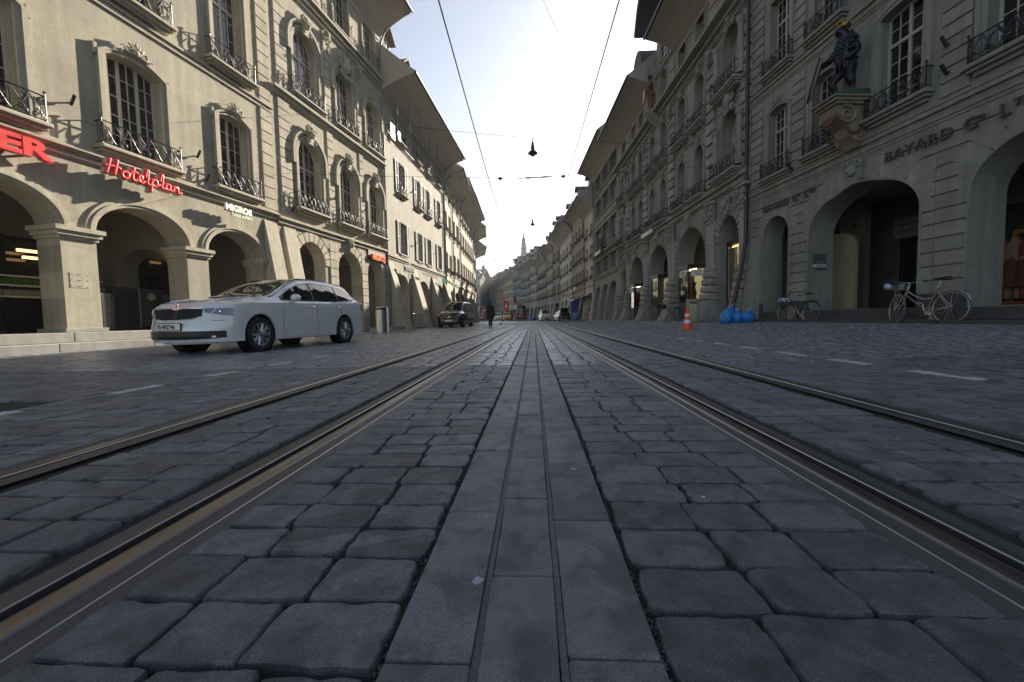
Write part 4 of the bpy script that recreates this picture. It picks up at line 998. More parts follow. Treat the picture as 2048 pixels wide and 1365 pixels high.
# far background: two gabled houses and a church spire
def gable_house(name, label, X_, Z_, w, d, zt, zr, rz, wall, tile, floors=3, wins=4):
    x, y = c2w(X_, Z_); b = thing(name, label, 'building', (x, y, 0), rz)
    mb = MB(); mb.box(-w/2, w/2, 0, d, 0, zt); mb.build('wall', wall, b)
    mb = MB(); mb.prism([(-.9, zt-.2), (d/2, zr), (d+.9, zt-.2), (d+.9, zt), (d/2, zr+.25), (-.9, zt)], -w/2-.8, w/2+.8, 'x')
    for s in (-1, 1): mb.prism([(0, zt), (d/2, zr-.1), (d, zt)], s*w/2-.1, s*w/2+.1, 'x')
    mb.build('roof', tile, b)
    for f in range(floors):
        for i in range(wins):
            mb = MB(); u_ = -w/2+w*(i+.5)/wins; z = 4+f*(zt-4)/floors; mb.box(u_-.5, u_+.5, -.05, .05, z+.5, z+2.2); mb.build('window', M_GLASS, b)
    for i in range(3):
        dormer(b, -w/2+w*(i+.5)/3, zt+1.0, .6, 1.4, 1.2, tile, wall)
    mb = MB(); mb.box(w*.2, w*.2+1, d/2-.5, d/2+.5, zr-.6, zr+1.6, c=.05); mb.build('chimney', M_TILE, b)
    return b
gable_house('gabled_house', 'house with a big brown tiled roof closing the street at the far left', -15, 200, 15, 16, 9.0, 18.5, R(3), S_CREAM, M_TILE)
gable_house('gabled_house', 'taller pink brown roofed house just above the brown roof at the street end', -18.5, 230, 10, 14, 16, 26, R(3), S_BEIGE, M_TILE)
gable_house('grey_end_house', 'grey house in shade between the sunlit row and the brown roofs', -13.2, 150, 3.6, 12, 15.5, 19.5, R(-12), S_GREY, M_TILE2)
sx, sy = c2w(13.5, 400)
sp = thing('church_spire', 'slender gothic church spire rising above the far roofs', 'spire', (sx, sy, 0))
S_SP = stone('spire stone', (.22, .24, .24), bump=0)
mb = MB(); mb.lathe([(6, 0), (6, 52), (4.6, 53), (4.4, 60), (3.6, 61)], (0, 0, 0), 8); mb.build('tower', S_SP, sp)
mb = MB(); mb.lathe([(3.5, 61), (2.2, 68), (2.5, 68.3), (1.2, 76), (1.5, 76.3), (.35, 84), (1.0, 84.4), (.3, 85), (.2, 89)], (0, 0, 0), 8)
for i in range(8):
    w = i*math.pi/4
    for z, r_ in ((54, 5), (61, 3.8), (64, 3.1), (68, 2.6), (72, 2.1), (76, 1.6)): mb.lathe([(.45, 0), (.3, 2.2), (.02, 4.5)], (r_*math.cos(w), r_*math.sin(w), z), 5)
mb.build('spire', S_SP, sp)
mb = MB(); mb.box(-.15, .15, -.15, .15, 88.9, 92); mb.box(-1.0, 1.0, -.14, .14, 90.2, 90.6); mb.build('cross', M_IRON, sp)
# ------------------------------------------------------------------ signs and lettering
def on_left(u, off, z): return lw(u, off, z)
M_SIGNR = mat('red letter face', (.70, .06, .05), .35); M_SIGNS = mat('letter sides', (.42, .40, .37), .5)
M_SIGNW = mat('white letter face', (.85, .84, .80), .4); M_LETD = mat('bronze letters', (.07, .072, .07), .6, .2); M_SIGNG = mat('green letter face', (.02, .33, .27), .4)
def letters(name, s, loc, rz, size, mt, label, ext=.05, sx=1.0, off=0, extra=(), group=None, space=1.0, cat='lettering'):
    t = thing(name, label, cat, loc, rz, group)
    text(s, size, mt, t, ext, 'letters', (0, 0, 0), sx, off=off, space=space)
    for (s2, size2, mt2, dx, dz, sx2) in extra: text(s2, size2, mt2, t, ext*.7, 'letters', (dx, 0, dz), sx2, off=off*.6)
    return t
t = letters('shop_lettering', 'NER', lw(2.95, .22, 4.30), LRZ, .52, M_SIGNR, 'big slanted red block letters on the beige wall, cut off by the left edge', .08, 1.45, off=.022)
for u_ in (3.2, 4.3): 
    mb = MB(); mb.box(u_-2.98-.02, u_-2.98+.02, .06, .25, .1, .14); mb.build('holder', M_IRON, t)
# handwritten red script "Hotelplan"
def script(name, strokes, loc, rz, s, r, label, sx=1.0):
    t = thing(name, label, 'lettering', loc, rz)
    mb = MB(); mg = MB(); i = 0
    for st_ in strokes:
        pts = [Vector((a*s*sx, 0, b*s)) for a, b in st_]
        # smooth the stroke
        P = []
        for k_ in range(len(pts)-1):
            p0 = pts[max(k_-1, 0)]; p1 = pts[k_]; p2 = pts[k_+1]; p3 = pts[min(k_+2, len(pts)-1)]
            for q in range(5):
                w = q/5; P.append(.5*((2*p1)+(p2-p0)*w+(2*p0-5*p1+4*p2-p3)*w*w+(3*p1-p0-3*p2+p3)*w**3))
        P.append(pts[-1])
        mb.tube([p+Vector((0, -.07-i*.0011, 0)) for p in P], r, 8)
        mg.tube([p+Vector((0, .03+i*.0009, 0)) for p in P], r*1.12, 8)
        mg.tube([p+Vector((0, -.02+i*.0009, 0)) for p in P], r*1.12, 8); i += 1
    mb.build('script_face', M_SIGNR, t, smooth='all'); mg.build('script_back', M_SIGNS, t, smooth='all')
    return t
HT = [[(.05, .55), (.5, .62), (.95, .60)], [(.38, 1.15), (.28, .6), (.12, .0)], [(.78, 1.2), (.68, .6), (.55, .02)],
      [(1.15, .5), (1.0, .35), (1.02, .08), (1.2, .02), (1.36, .2), (1.33, .45), (1.15, .5)], [(1.36, .42), (1.5, .48)],
      [(1.72, 1.0), (1.62, .5), (1.6, .1), (1.72, .02), (1.86, .15)], [(1.5, .62), (1.72, .66), (1.9, .66)],
      [(1.92, .2), (2.12, .3), (2.18, .48), (2.05, .54), (1.94, .35), (1.98, .08), (2.14, .02), (2.3, .2)],
      [(2.36, .5), (2.48, 1.05), (2.58, 1.1), (2.52, .6), (2.46, .1), (2.58, .02), (2.7, .14)],
      [(2.78, .52), (2.72, .0), (2.66, -.5)], [(2.76, .35), (2.92, .54), (3.1, .42), (3.05, .12), (2.9, .02), (2.76, .12)], [(3.08, .1), (3.26, .3)],
      [(3.28, .5), (3.4, 1.05), (3.5, 1.08), (3.44, .55), (3.38, .1), (3.48, .02), (3.6, .16)],
      [(3.95, .48), (3.75, .5), (3.64, .25), (3.7, .04), (3.86, .08), (3.96, .45)], [(3.98, .5), (3.93, .12), (4.02, .02), (4.14, .18)],
      [(4.22, .5), (4.18, .02)], [(4.2, .3), (4.38, .5), (4.5, .42), (4.48, .1), (4.6, .02), (4.76, .14)]]
script('shop_lettering', HT, lw(5.32, .30, 4.38), LRZ, .345, .048, 'red handwritten script letters on grey backing above the middle wide arch', 1.16)
t = letters('shop_lettering', 'MIGROS', lw(8.74, .30, 4.38), LRZ, .29, M_SIGNW, 'white letters over a pale green line above the arch behind the white car', .04, .98, off=.012,
            extra=[('TAKE AWAY', .15, mat('pale green letters', (.55, .68, .45), .4), .22, -.17, 1.0)])
mb = MB(); mb.box(-.02, .8, .02, .04, -.045, -.02); mb.build('holder', M_IRON, t)
t = letters('shop_lettering', 'MIGROS', lw(18.0, .16, 4.02), LRZ, .42, mat('orange letter face', (.85, .17, .03), .35), 'orange letters on the brown panel over the third rusticated arch', .05, .92, off=.015)
mb = MB(); mb.box(-.25, 1.9, .065, .12, -.05, .5); mb.build('panel', mat('brown panel', (.09, .035, .025), .5), t)
def marks(name, n, loc, rz, size, mt, label, ext=.04, gap=.9, back=None, seed=1):
    """raised sign characters too small in the photo to read: rows of short strokes"""
    rr = random.Random(seed); t = thing(name, label, 'lettering', loc, rz)
    for i in range(n):
        mb = MB(); x = i*size*gap; w = size*.55
        mb.box(x, x+size*.16, -ext, 0, 0, size)
        if rr.random() < .7: mb.box(x+size*.161, x+w, -ext+.004, 0, size*.84, size)
        if rr.random() < .6: mb.box(x+size*.161, x+w, -ext+.004, 0, size*.42, size*.58)
        if rr.random() < .7: mb.box(x+size*.161, x+w, -ext+.004, 0, 0, size*.16)
        if rr.random() < .5: mb.box(x+w+.001, x+w+size*.15, -ext, 0, size*.1, size*.9)
        mb.build('letter', mt, t)
    if back:
        mb = MB(); mb.prism(back, .004, .05, 'y'); mb.build('board', S_GREY, t)
    return t
marks('shop_lettering', 6, cw(1.85, .5, 3.80), CRZ, .27, M_SIGNS, 'grey relief sign on a cross shaped board above the first arch of the shuttered house', .05, 1.05,
      [(-.15, -.12), (.65, -.12), (.65, -.45), (1.0, -.45), (1.0, -.12), (1.75, -.12), (1.75, .4), (1.0, .4), (1.0, .62), (.65, .62), (.65, .4), (-.15, .4)])
marks('shop_lettering', 14, cw(5.4, .5, 3.86), CRZ, .25, M_SIGNS, 'long row of small grey letters above the second arch of the shuttered house', .05, .98, seed=3)
marks('shop_lettering', 5, cw(10.3, .5, 3.75), CRZ, .36, M_SIGNG, 'turquoise shop letters above the third arch of the shuttered house', .05, .95, seed=5)
marks('shop_lettering', 6, cw(13.8, .5, 3.6), CRZ, .42, mat('pale green sign', (.35, .5, .38), .5), 'pale green shop letters just behind the black van', .05, .95, seed=6)
# right side
def bayard(u, z, size, sx, label):
    t = thing('wall_lettering', label, 'lettering', rw(u, .10, z), RRZ)
    text('BAYARD', size, M_LETD, t, .02, 'letters', (0, 0, 0), sx, off=.0, space=1.15)
    x = size*4.75*sx
    text('C', size, M_LETD, t, .025, 'letters', (x, 0, 0), sx, off=.006); text('o', size*.55, M_LETD, t, .02, 'letters', (x+size*.72*sx, 0, size*.38), sx, off=.004)
    text('L', size, M_LETD, t, .025, 'letters', (x+size*1.65*sx, 0, 0), sx, off=.006); text('TD', size*.6, M_LETD, t, .02, 'letters', (x+size*2.25*sx, 0, size*.3), sx, off=.004)
    return t
bayard(.80, 4.2, .32, .93, 'dark metal letters in a row over the small arch, nearer the long downpipe')
bayard(5.28, 4.3, .35, 1.02, 'dark metal letters between the two wide arches, running off the right edge')
t = letters('shop_lettering', 'KAISERHAUS', kw(7.25, .30, 5.9), KRZ, .34, M_SIGNW, 'white letters under the balconies of the ornate house', .05, 1.13, off=.012)
def q2w(u, off, z):
    d = (Vector(Q1)-Vector(Q0)).normalized(); n = Vector((d.y, -d.x)); return (Q0[0]+d.x*u+n.x*off, Q0[1]+d.y*u+n.y*off, z)
QRZ = math.atan2(Q1[1]-Q0[1], Q1[0]-Q0[0])
letters('shop_lettering', 'KAISERHAUS', q2w(2.9, .5, 7.0), QRZ, .42, M_SIGNW, 'small white letters on the house with wide windows', .05, 1.0, off=.012)
marks('shop_lettering', 11, (*c2w(9.1, 74.5), 4.25), QRZ, .6, mat('gold letters', (.45, .28, .08), .35, .6), 'row of gold letters over two arches of the pale cream house', .04, .85, seed=8)
marks('shop_lettering', 4, (*c2w(9.0, 57.6), 4.3), QRZ, .5, M_SIGNW, 'white sign letters nearer the white striped house', .05, .85, seed=9)
marks('shop_lettering', 3, (*c2w(9.0, 61.2), 4.3), QRZ, .5, M_SIGNW, 'white sign letters above the arch with the blue panel', .05, .85, seed=10)
# wall plates at the big arch
t = thing('name_plates', 'five small stacked name plates, one bright white, on the pier of the big dark arch', 'sign', rw(2.862, -.12, 0), RRZ+R(90))
for i, c in enumerate(((.16, .16, .15), (.14, .14, .13), (.10, .10, .10), (.62, .62, .68), (.16, .16, .15))):
    mb = MB(); mb.box(0, .42, -.012, .0, 2.30-.105*i, 2.385-.105*i); mb.build('plate', mat('plate %d' % i, c, .35, .3 if i != 3 else 0), t)
    mk = MB()
    for q in range(7): mk.box(.1+.033*q, .122+.033*q, -.0145, -.0125, 2.325-.105*i, 2.36-.105*i)
    mk.build('engraving', M_LETD if i != 2 else M_SIGNS, t)
t = thing('shop_sign', 'grey sign board with two lines of small lettering inside the big dark arch', 'sign', rw(2.2, -3.5, .12), RRZ)
mb = MB(); mb.box(0, 1.15, .0, .06, 2.85, 3.45); mb.build('board', S_GREENF, t)
text('Robert Walser', .15, M_LETD, t, .004, 'letters', (.15, -.006, 3.2)); text('Zentrum', .17, M_LETD, t, .004, 'letters', (.15, -.006, 3.0))
letters('house_number', '42', lw(8.0, -3.36, 3.05), LRZ, .2, M_LETD, 'house number 42 on the plaster back wall of the arcade', .01, cat='house number')
letters('house_number', '33', rw(1.75, -2.42, 3.4), RRZ, .2, M_LETD, 'dark house number inside the big arch on the right', .01, cat='house number')
t = thing('wall_plate', 'faint bolted plate outline with small studs on the sunlit first pier', 'plate', lw(4.72, .003, 1.5), LRZ)
mb = MB(); mb.box(0, .36, -.004, 0, 0, .36); mb.build('plate', S_BEIGE2, t)
mb = MB()
for a in (.02, .16, .2, .34):
    for c_ in (.04, .18, .32): mb.ball((a, -.008, c_), .009, 6)
mb.build('studs', M_IRON, t)

# ------------------------------------------------------------------ bear statue on its console
M_BRZ = mat('black bronze', (.018, .019, .026), .28, .55, var=.3, scale=20, bump=.4, bscale=40, spec=.6)
M_SCALE = mat('scale armour', (.02, .02, .026), .3, .6, bump=0, spec=.6)
M_GOLD = mat('worn gilding', (.34, .17, .05), .42, .7, var=.3, scale=20)
M_CONS = mat('console stone', (.24, .20, .15), .8, var=.15, scale=8, bump=.4, bscale=30, dirt=.2)
cn = thing('statue_console', 'carved stone console with scrolls and gilded garland carrying the black bear', 'console', rw(4.44, 0, 0), RRZ)
mb = MB()
for (a, o, z0_, z1_) in ((.40, 1.06, 6.20, 6.26), (.36, 1.0, 6.12, 6.198), (.32, .93, 6.05, 6.118)): mb.box(-a, a, -o, -.002, z0_, z1_, c=.012)
mb.build('slab', M_CONS, cn)
mb = MB(); prof = [(0, 6.05), (-.86, 6.05), (-.84, 5.85), (-.66, 5.62), (-.5, 5.5), (-.44, 5.3), (-.3, 5.15), (-.2, 5.0), (0, 4.95)]
mb.prism(prof, -.25, .25, 'x'); mb.build('body', M_CONS, cn)
for s in (-1, 1):
    mb = MB(); mb.tube([(s*.26, -.58-a, 5.78+b_) for a, b_ in spiral((0, 0), .25, 1.8, R(60), 26, .12)], lambda t: .06*(1-.5*t), 7)
    mb.tube([(s*.26, -.25-a, 5.28+b_) for a, b_ in spiral((0, 0), .17, 1.6, R(220), 22, .12)], lambda t: .05*(1-.5*t), 7); mb.build('scroll', M_CONS, cn, smooth=True)
mb = MB(); 
for s in (-1, 1):
    for i in range(12):
        t_ = i/11; mb.ball((s*(.30+.03*math.sin(3*t_)), -.85+.55*t_, 5.72-.42*math.sin(t_*2.2)), .045, 6)
for i in range(9): mb.ball((-.2+.05*i, -.86, 5.75-.12*math.sin(i/8*3.14)), .045, 6)
mb.build('garland', mat('dull gilding', (.15, .075, .025), .55, .5, var=.4, scale=15), cn, smooth=True)
def skel(name, nodes, edges, mt, parent=None, sub=2, **tags):
    me = bpy.data.meshes.new(name); me.from_pydata([n_[0] for n_ in nodes], edges, []); me.materials.append(mt); o = link(name, me, parent, **tags)
    m_ = o.modifiers.new('skin', 'SKIN'); m_.use_smooth_shade = True; 
    if not me.skin_vertices: 
        bm = bmesh.new(); bm.from_mesh(me); bm.verts.layers.skin.verify(); bm.to_mesh(me); bm.free()
    for i, n_ in enumerate(nodes):
        r_ = n_[1]; me.skin_vertices[0].data[i].radius = (r_, r_) if not isinstance(r_, tuple) else r_
        me.skin_vertices[0].data[i].use_root = (i == 0)
    s_ = o.modifiers.new('sub', 'SUBSURF'); s_.levels = sub; s_.render_levels = sub
    return o
be = thing('bear_statue', 'black armoured bear statue with gold crown, standing upright and holding a carved shield', 'statue', rw(4.44, .42, 6.262), RRZ)
mb = MB(); mb.box(-.34, .36, -.42, .30, 0, .12, c=.02); mb.build('plinth', mat('verdigris plinth', (.07, .095, .085), .6, .3, var=.3), be)
N_ = [((0, 0, .80), .155), ((0, -.01, 1.05), .19), ((0, .0, 1.32), .21), ((0, -.02, 1.48), .165), ((0, -.07, 1.60), .15), ((0, -.14, 1.69), .13), ((0, -.31, 1.74), .07),
      ((-.13, -.05, .72), .12), ((-.18, -.22, .50), .105), ((-.17, -.10, .30), .075), ((-.17, -.16, .17), .07), ((-.17, -.28, .15), .05),
      ((.13, .02, .72), .12), ((.17, -.05, .48), .11), ((.16, .04, .28), .07), ((.16, -.0, .17), .07), ((.16, -.13, .15), .05),
      ((-.21, -.04, 1.36), .10), ((-.33, -.18, 1.14), .085), ((-.30, -.42, 1.02), .07), ((-.27, -.5, 1.02), .06),
      ((.21, -.02, 1.36), .10), ((.29, .03, 1.10), .08), ((.22, -.14, .95), .065), ((.16, -.2, .95), .06)]
E_ = [(0, 1), (1, 2), (2, 3), (3, 4), (4, 5), (5, 6), (0, 7), (7, 8), (8, 9), (9, 10), (10, 11), (0, 12), (12, 13), (13, 14), (14, 15), (15, 16), (2, 17), (17, 18), (18, 19), (19, 20), (2, 21), (21, 22), (22, 23), (23, 24)]
bo = skel('body', N_, E_, M_BRZ, be)
mb = MB()
for s in (-1, 1): mb.ball((s*.115, -.06, 1.79), .055, 8)
mb.build('ear', M_BRZ, be, smooth=True)
mb = MB()      # rows of armour scales over chest and shoulders
for j in range(9):
    z = 1.06+.055*j; rr_ = .215-.012*abs(j-4)
    for i in range(16):
        a = 2*math.pi*(i+.5*(j % 2))/16; mb.ball((rr_*math.cos(a)*1.03, -.01+rr_*math.sin(a), z), .036, 6, sq=(1, 1, 1.25))
for s in (-1, 1):
    for q in range(14): a = q*.9; mb.ball((s*.25+.06*math.cos(a), -.05+.09*math.sin(a), 1.42-.02*q), .035, 6)
mb.build('scale_armour', M_SCALE, be, smooth=True)
mb = MB()      # skirt of straps and back mane
for i in range(14):
    a = 2*math.pi*i/14; mb.tube([(.17*math.cos(a), .17*math.sin(a), .98), (.20*math.cos(a), .20*math.sin(a), .86), (.19*math.cos(a), .19*math.sin(a), .74)], lambda t: .035*(1-.5*t), 5)
for i in range(12):
    z = 1.70-.06*i; mb.ball((.13*math.sin(i*2.4), -.02+.08*math.cos(i*2.4), 1.50+.012*i), .06, 7); mb.tube([(.05*math.sin(i*2), .12, z), (.08*math.sin(i*2), .2, z-.03), (.09*math.sin(i*2), .24, z-.1)], lambda t: .035*(1-.6*t), 5)
mb.build('mane', M_BRZ, be, smooth=True)
mb = MB(); c0 = (0, -.09, 1.815)
mb.lathe([(.10, 0), (.105, .0), (.11, .05), (.10, .05), (.095, .01)], c0, 14)
for i in range(7):
    a = 2*math.pi*i/7; mb.tube([(c0[0]+.105*math.cos(a), c0[1]+.105*math.sin(a), c0[2]+.04), (c0[0]+.13*math.cos(a), c0[1]+.13*math.sin(a), c0[2]+.13)], lambda t: .018*(1-.4*t), 5); mb.ball((c0[0]+.135*math.cos(a), c0[1]+.135*math.sin(a), c0[2]+.14), .02, 6)
mb.build('crown', M_GOLD, be, smooth=True)
be.scale = (1.14, 1.1, 1.06)
sh = link('shield', None, be, loc=(-.26, -.56, .62), rot=(R(-14), 0, R(-40)))
ol = [(-.25, .46), (-.1, .50), (0, .46), (.1, .50), (.25, .46), (.27, .2), (.24, -.1), (.14, -.36), (0, -.5), (-.14, -.36), (-.24, -.1), (-.27, .2)]
mb = MB(); mb.prism(ol, -.02, .03, 'y'); mb.build('board', M_CONS, sh)
mb = MB()
for i in range(len(ol)): mb.tube([(ol[i][0], -.03, ol[i][1]), (ol[(i+1) % 12][0], -.03, ol[(i+1) % 12][1])], .022, 6)
for i in range(34): mb.tube([(rnd.uniform(-.17, .17), -.035, rnd.uniform(-.3, .38)) for _ in range(3)], .018, 5)
mb.build('relief', M_BRZ, sh, smooth=True)
mb = MB(); mb.tube([(.18, -.02, .98), (.46, .10, 1.08)], .012, 6); mb.tube([(.16, .0, .9), (.2, -.05, 1.04)], .02, 6); mb.build('sword', M_STEEL, be, smooth=True)

# second small figure on the cornice of the ornate house
nf = thing('cornice_figure', 'painted rust and gold armoured figure standing on the cornice bracket of the ornate house', 'statue', kw(10.0, .62, 13.2), KRZ)
mb = MB(); mb.prism([(0.55, -.9), (-.25, -.15), (-.35, .0), (.6, .0)], -.35, .35, 'x'); mb.build('bracket', S_GREY, nf)
Nf = [((0, 0, 1.1), .2), ((0, 0, 1.5), .24), ((0, 0, 1.75), .12), ((0, -.02, 1.95), .14), ((-.12, 0, .6), .13), ((-.13, 0, .08), .11), ((.12, 0, .6), .13), ((.13, 0, .08), .11), ((-.3, -.05, 1.5), .1), ((-.38, -.2, 1.15), .08), ((.3, -.05, 1.5), .1), ((.36, -.22, 1.2), .08)]
skel('body', Nf, [(0, 1), (1, 2), (2, 3), (0, 4), (4, 5), (0, 6), (6, 7), (1, 8), (8, 9), (1, 10), (10, 11)], mat('painted figure rust', (.20, .07, .045), .6, var=.3, scale=6), nf)
mb = MB(); mb.prism([(-.22, .55), (.22, .55), (.2, -.1), (0, -.35), (-.2, -.1)], -.04, .02, 'y'); s_ = mb.build('shield', M_GOLD, nf); s_.location = (-.1, -.32, .8)
mb = MB(); mb.ball((0, 0, 2.03), .15, 10, sq=(1, 1, .7)); mb.build('helmet', M_BRZ, nf, smooth=True)
mb = MB(); mb.tube([(.36, -.24, .1), (.36, -.24, 2.4)], .02, 6); mb.build('spear', M_BRZ, nf)
# ------------------------------------------------------------------ vehicles (x: nose to tail, y<0 is the side facing the street centre, z up)
M_TYRE = mat('tyre rubber', (.014, .014, .015), .75, bump=.3, bscale=60); M_ALLOY = mat('alloy', (.42, .43, .45), .28, .9)
M_CARGLASS = mat('car glass', (.01, .012, .012), .03, 0, spec=.9); M_BLKP = mat('black trim', (.012, .012, .013), .4)
M_CHROME = mat('chrome', (.7, .7, .7), .1, 1); M_HEAD = mat('headlamp glass', (.06, .08, .13), .08, .3, spec=1, coat=1); M_REDL = mat('tail lamp', (.35, .01, .01), .15)
def interp(tab, x):
    if x <= tab[0][0]: return tab[0][1]
    for (a, b), (c, d) in zip(tab, tab[1:]):
        if x <= c:
            t = (x-a)/(c-a); return b+(d-b)*t
    return tab[-1][1]
def sm(tab, x, e=.05): return (interp(tab, x-e)+interp(tab, x)*2+interp(tab, x+e))/4
def vehicle(name, label, loc, rz, paint, L, W, top, belt, roofw, axles, wr=.315, bot=.2, af=.72, nf=2.5, arear=.35, nr=3.2, glass_x=None, windscreen=None, rear_glass=None, plate=None, spokes=10, bars=False, detail=2, tumble=.05, grille=None, head=None, cat='car', rearw=False, mirror=True, low=None, pillars=(), doors=(), dashglass=True, nose=.5, rimr=.21, hatch=False):
    t = thing(name, label, cat, loc, rz)
    hw = W/2
    def plan(x, z=.55):
        w = hw
        if x < af: w *= max(0, 1-(1-max(x, 0)/af)**nf)**(1/nf)
        if x > L-arear: w *= max(0, 1-(1-max(L-x, 0)/arear)**nr)**(1/nr)
        return w
    def barrel(z): return 1-.028*((z-.62)/.5)**2-(.012 if z > .93 else 0)
    def warp(x, z):
        f = max(0, 1-x/af)**2
        return x+f*((nose*.16*max(0, z-.45)/.35)+(.05 if z < .3 else 0)*(.3-z)/.1) if x < af else x
    xs = set()
    n = 0
    x = 0.0
    while x < L:
        xs.add(round(x, 3)); x += .012 if x < .06 else (.035 if x < af or x > L-arear else .07)
    xs |= {round(L-d, 3) for d in (0, .004, .012, .025)}; xs |= {.004}
    for a in axles:
        for i in range(-14, 15): xs.add(round(a+(wr+.055)*math.sin(i/14*math.pi/2), 3))
    xs = sorted(xs)
    def section(x):
        w = plan(x); zt = sm(top, x); zb = min(sm(belt, x), zt-.015); wr_ = min(interp(roofw, x), w*.97); zl = bot
        za = bot+.03
        for a in axles:
            d = (wr+.055)**2-(x-a)**2
            if d > 0: za = max(za, wr+math.sqrt(d))
        wi = max(w-.24, 0)
        P = [(0, zl), (wi, zl), (wi, za), (max(w-.012, 0), za), (w*barrel(za+.02), za+.015)]
        z0_ = za+.015
        for i in range(1, 7):
            z = z0_+(zb-.05-z0_)*i/6; P.append((w*barrel(z), z))
        P += [(w*barrel(zb)-.012*min(1, w/hw), zb-.015), (max(w*barrel(zb)-tumble*min(1, w/hw), 0), zb)]
        y0_ = P[-1][0]; h_ = zt-zb; 
        y1_ = min(wr_, y0_)
        z1_ = zb+h_*.86
        for i in range(1, 5):
            q = i/5; P.append((y0_+(y1_-y0_)*(q**1.15), zb+(z1_-zb)*q))
        P += [(y1_, z1_), (y1_*.93, zb+h_*.94), (y1_*.75, zb+h_*.98), (y1_*.4, zb+h_*.996), (0, zt)]
        return P
    rows = []
    for x in xs:
        P = section(x); rows.append([(warp(x, z), -y, z) for y, z in P]+[(warp(x, z), y, z) for y, z in P[::-1][1:-1]])
    mb = MB(); mb.grid(rows, close=True); body = mb.build('body', paint, t, smooth=True)
    def side_y(x, z):
        P = section(x); 
        for (a, b), (c, d) in zip(P[4:], P[5:]):
            if b <= z <= d and d > b: return a+(c-a)*(z-b)/(d-b)
        return P[-3][0]
    def top_z(x, y):
        P = section(x)[::-1]; y = abs(y)
        for (a, b), (c, d) in zip(P, P[1:]):
            if a <= y <= c: return b+(d-b)*((y-a)/(c-a) if c > a else 0)
        return P[-1][1]
    def fx(y, z):     # x of the nose surface at (y,z)
        r_ = min(.999, abs(y)/(hw*barrel(z))); x = af*(1-(1-r_**nf)**(1/nf)); return warp(x, z)
    def side_patch(nm, x0, x1, zlo, zhi, mt, off=.004, n=14, m=4, both=True, par=None, k=None):
        mb = MB()
        for s in ((-1, 1) if both else (-1,)):
            rows = []
            for i in range(n+1):
                x = x0+(x1-x0)*i/n; a, b = zlo(x), zhi(x); b = max(b, a+.002)
                rows.append([(warp(x, a+(b-a)*j/m), s*(side_y(x, a+(b-a)*j/m)+off), a+(b-a)*j/m) for j in range(m+1)])
            mb = MB(); mb.grid(rows); mb.build(nm, mt, par or t, smooth='all')
    def front_patch(nm, ylo, yhi, zlo, zhi, mt, off=.006, n=16, m=4, par=None):
        mb = MB(); rows = []
        for i in range(n+1):
            y = ylo+(yhi-ylo)*i/n; a, b = zlo(abs(y)), zhi(abs(y)); b = max(b, a+.001)
            rows.append([(fx(y, a+(b-a)*j/m)-off, y*(1+off*.6), a+(b-a)*j/m) for j in range(m+1)])
        mb.grid(rows); return mb.build(nm, mt, par or t, smooth='all')
    if windscreen:
        xa, xb = windscreen; rows = []
        for i in range(9):
            x = xa+(xb-xa)*i/8; w = min(side_y(x, min(top_z(x, 0)-.02, interp(belt, x)+ (top_z(x, 0)-interp(belt, x))*.9)), interp(roofw, x)+.02)-.045
            w = interp([(xa, hw*.86), (xb, interp(roofw, xb)-.03)], x)
            rows.append([(x, w*j/8, top_z(x, w*j/8)+.006+(.003 if abs(j) == 8 else 0)) for j in range(-8, 9)])
        mb = MB(); mb.grid(rows); mb.build('windscreen', M_CARGLASS, t, smooth='all')
        mb = MB()
        for y in (-.45, .1): mb.tube([(xa+.02+.0*abs(y), y, top_z(xa+.03, y)+.02), (xa+.2, y+.28, top_z(xa+.2, y+.28)+.018)], .008, 5)
        mb.build('wiper', M_BLKP, t)
    if rear_glass:
        xa, xb = rear_glass; rows = []
        for i in range(6):
            x = xa+(xb-xa)*i/5; w = interp(roofw, xa)*.88*min(1, plan(x)/hw+.1)
            rows.append([(x+.008, w*j/6, top_z(x, w*j/6)+.008) for j in range(-6, 7)])
        mb = MB(); mb.grid(rows); mb.build('rear_window', M_CARGLASS, t, smooth='all')
    if glass_x:
        x0_, x1_, zl_, zh_ = glass_x
        side_patch('window_surround', x0_-.03, x1_+.03, lambda x: zl_(x)-.018, lambda x: zh_(x)+.016, M_BLKP, .004, 22)
        cuts = [x0_]+list(pillars)+[x1_]
        for a, b in zip(cuts, cuts[1:]):
            if b-a > .12: side_patch('side_window', a+.03, b-.03, zl_, zh_, M_CARGLASS, .008, 10)
    for (x0_, x1_) in doors:
        for s in (-1, 1):
            mb = MB(); zz = [bot+.1+.08*i for i in range(12) if bot+.1+.08*i < interp(belt, x0_)-.01]
            mb.tube([(x0_, s*(side_y(x0_, z)+.001), z) for z in zz if side_y(x0_, z) > .3], .0045, 4); mb.build('door_gap', M_BLKP, t)
        if x1_:
            for s in (-1, 1):
                mb = MB(); z = interp(belt, x1_)-.12; mb.tube([(x1_-.11, s*(side_y(x1_, z)+.012), z), (x1_-.06, s*(side_y(x1_, z)+.032), z), (x1_+.06, s*(side_y(x1_, z)+.032), z), (x1_+.1, s*(side_y(x1_, z)+.012), z)], .014, 6); mb.build('door_handle', paint, t, smooth=True)
    if low: front_patch('lower_intake', -low[2], low[2], lambda y: low[0]+.03*(y/low[2])**4, lambda y: low[1]+.01-.0*y, M_BLKP, .008)
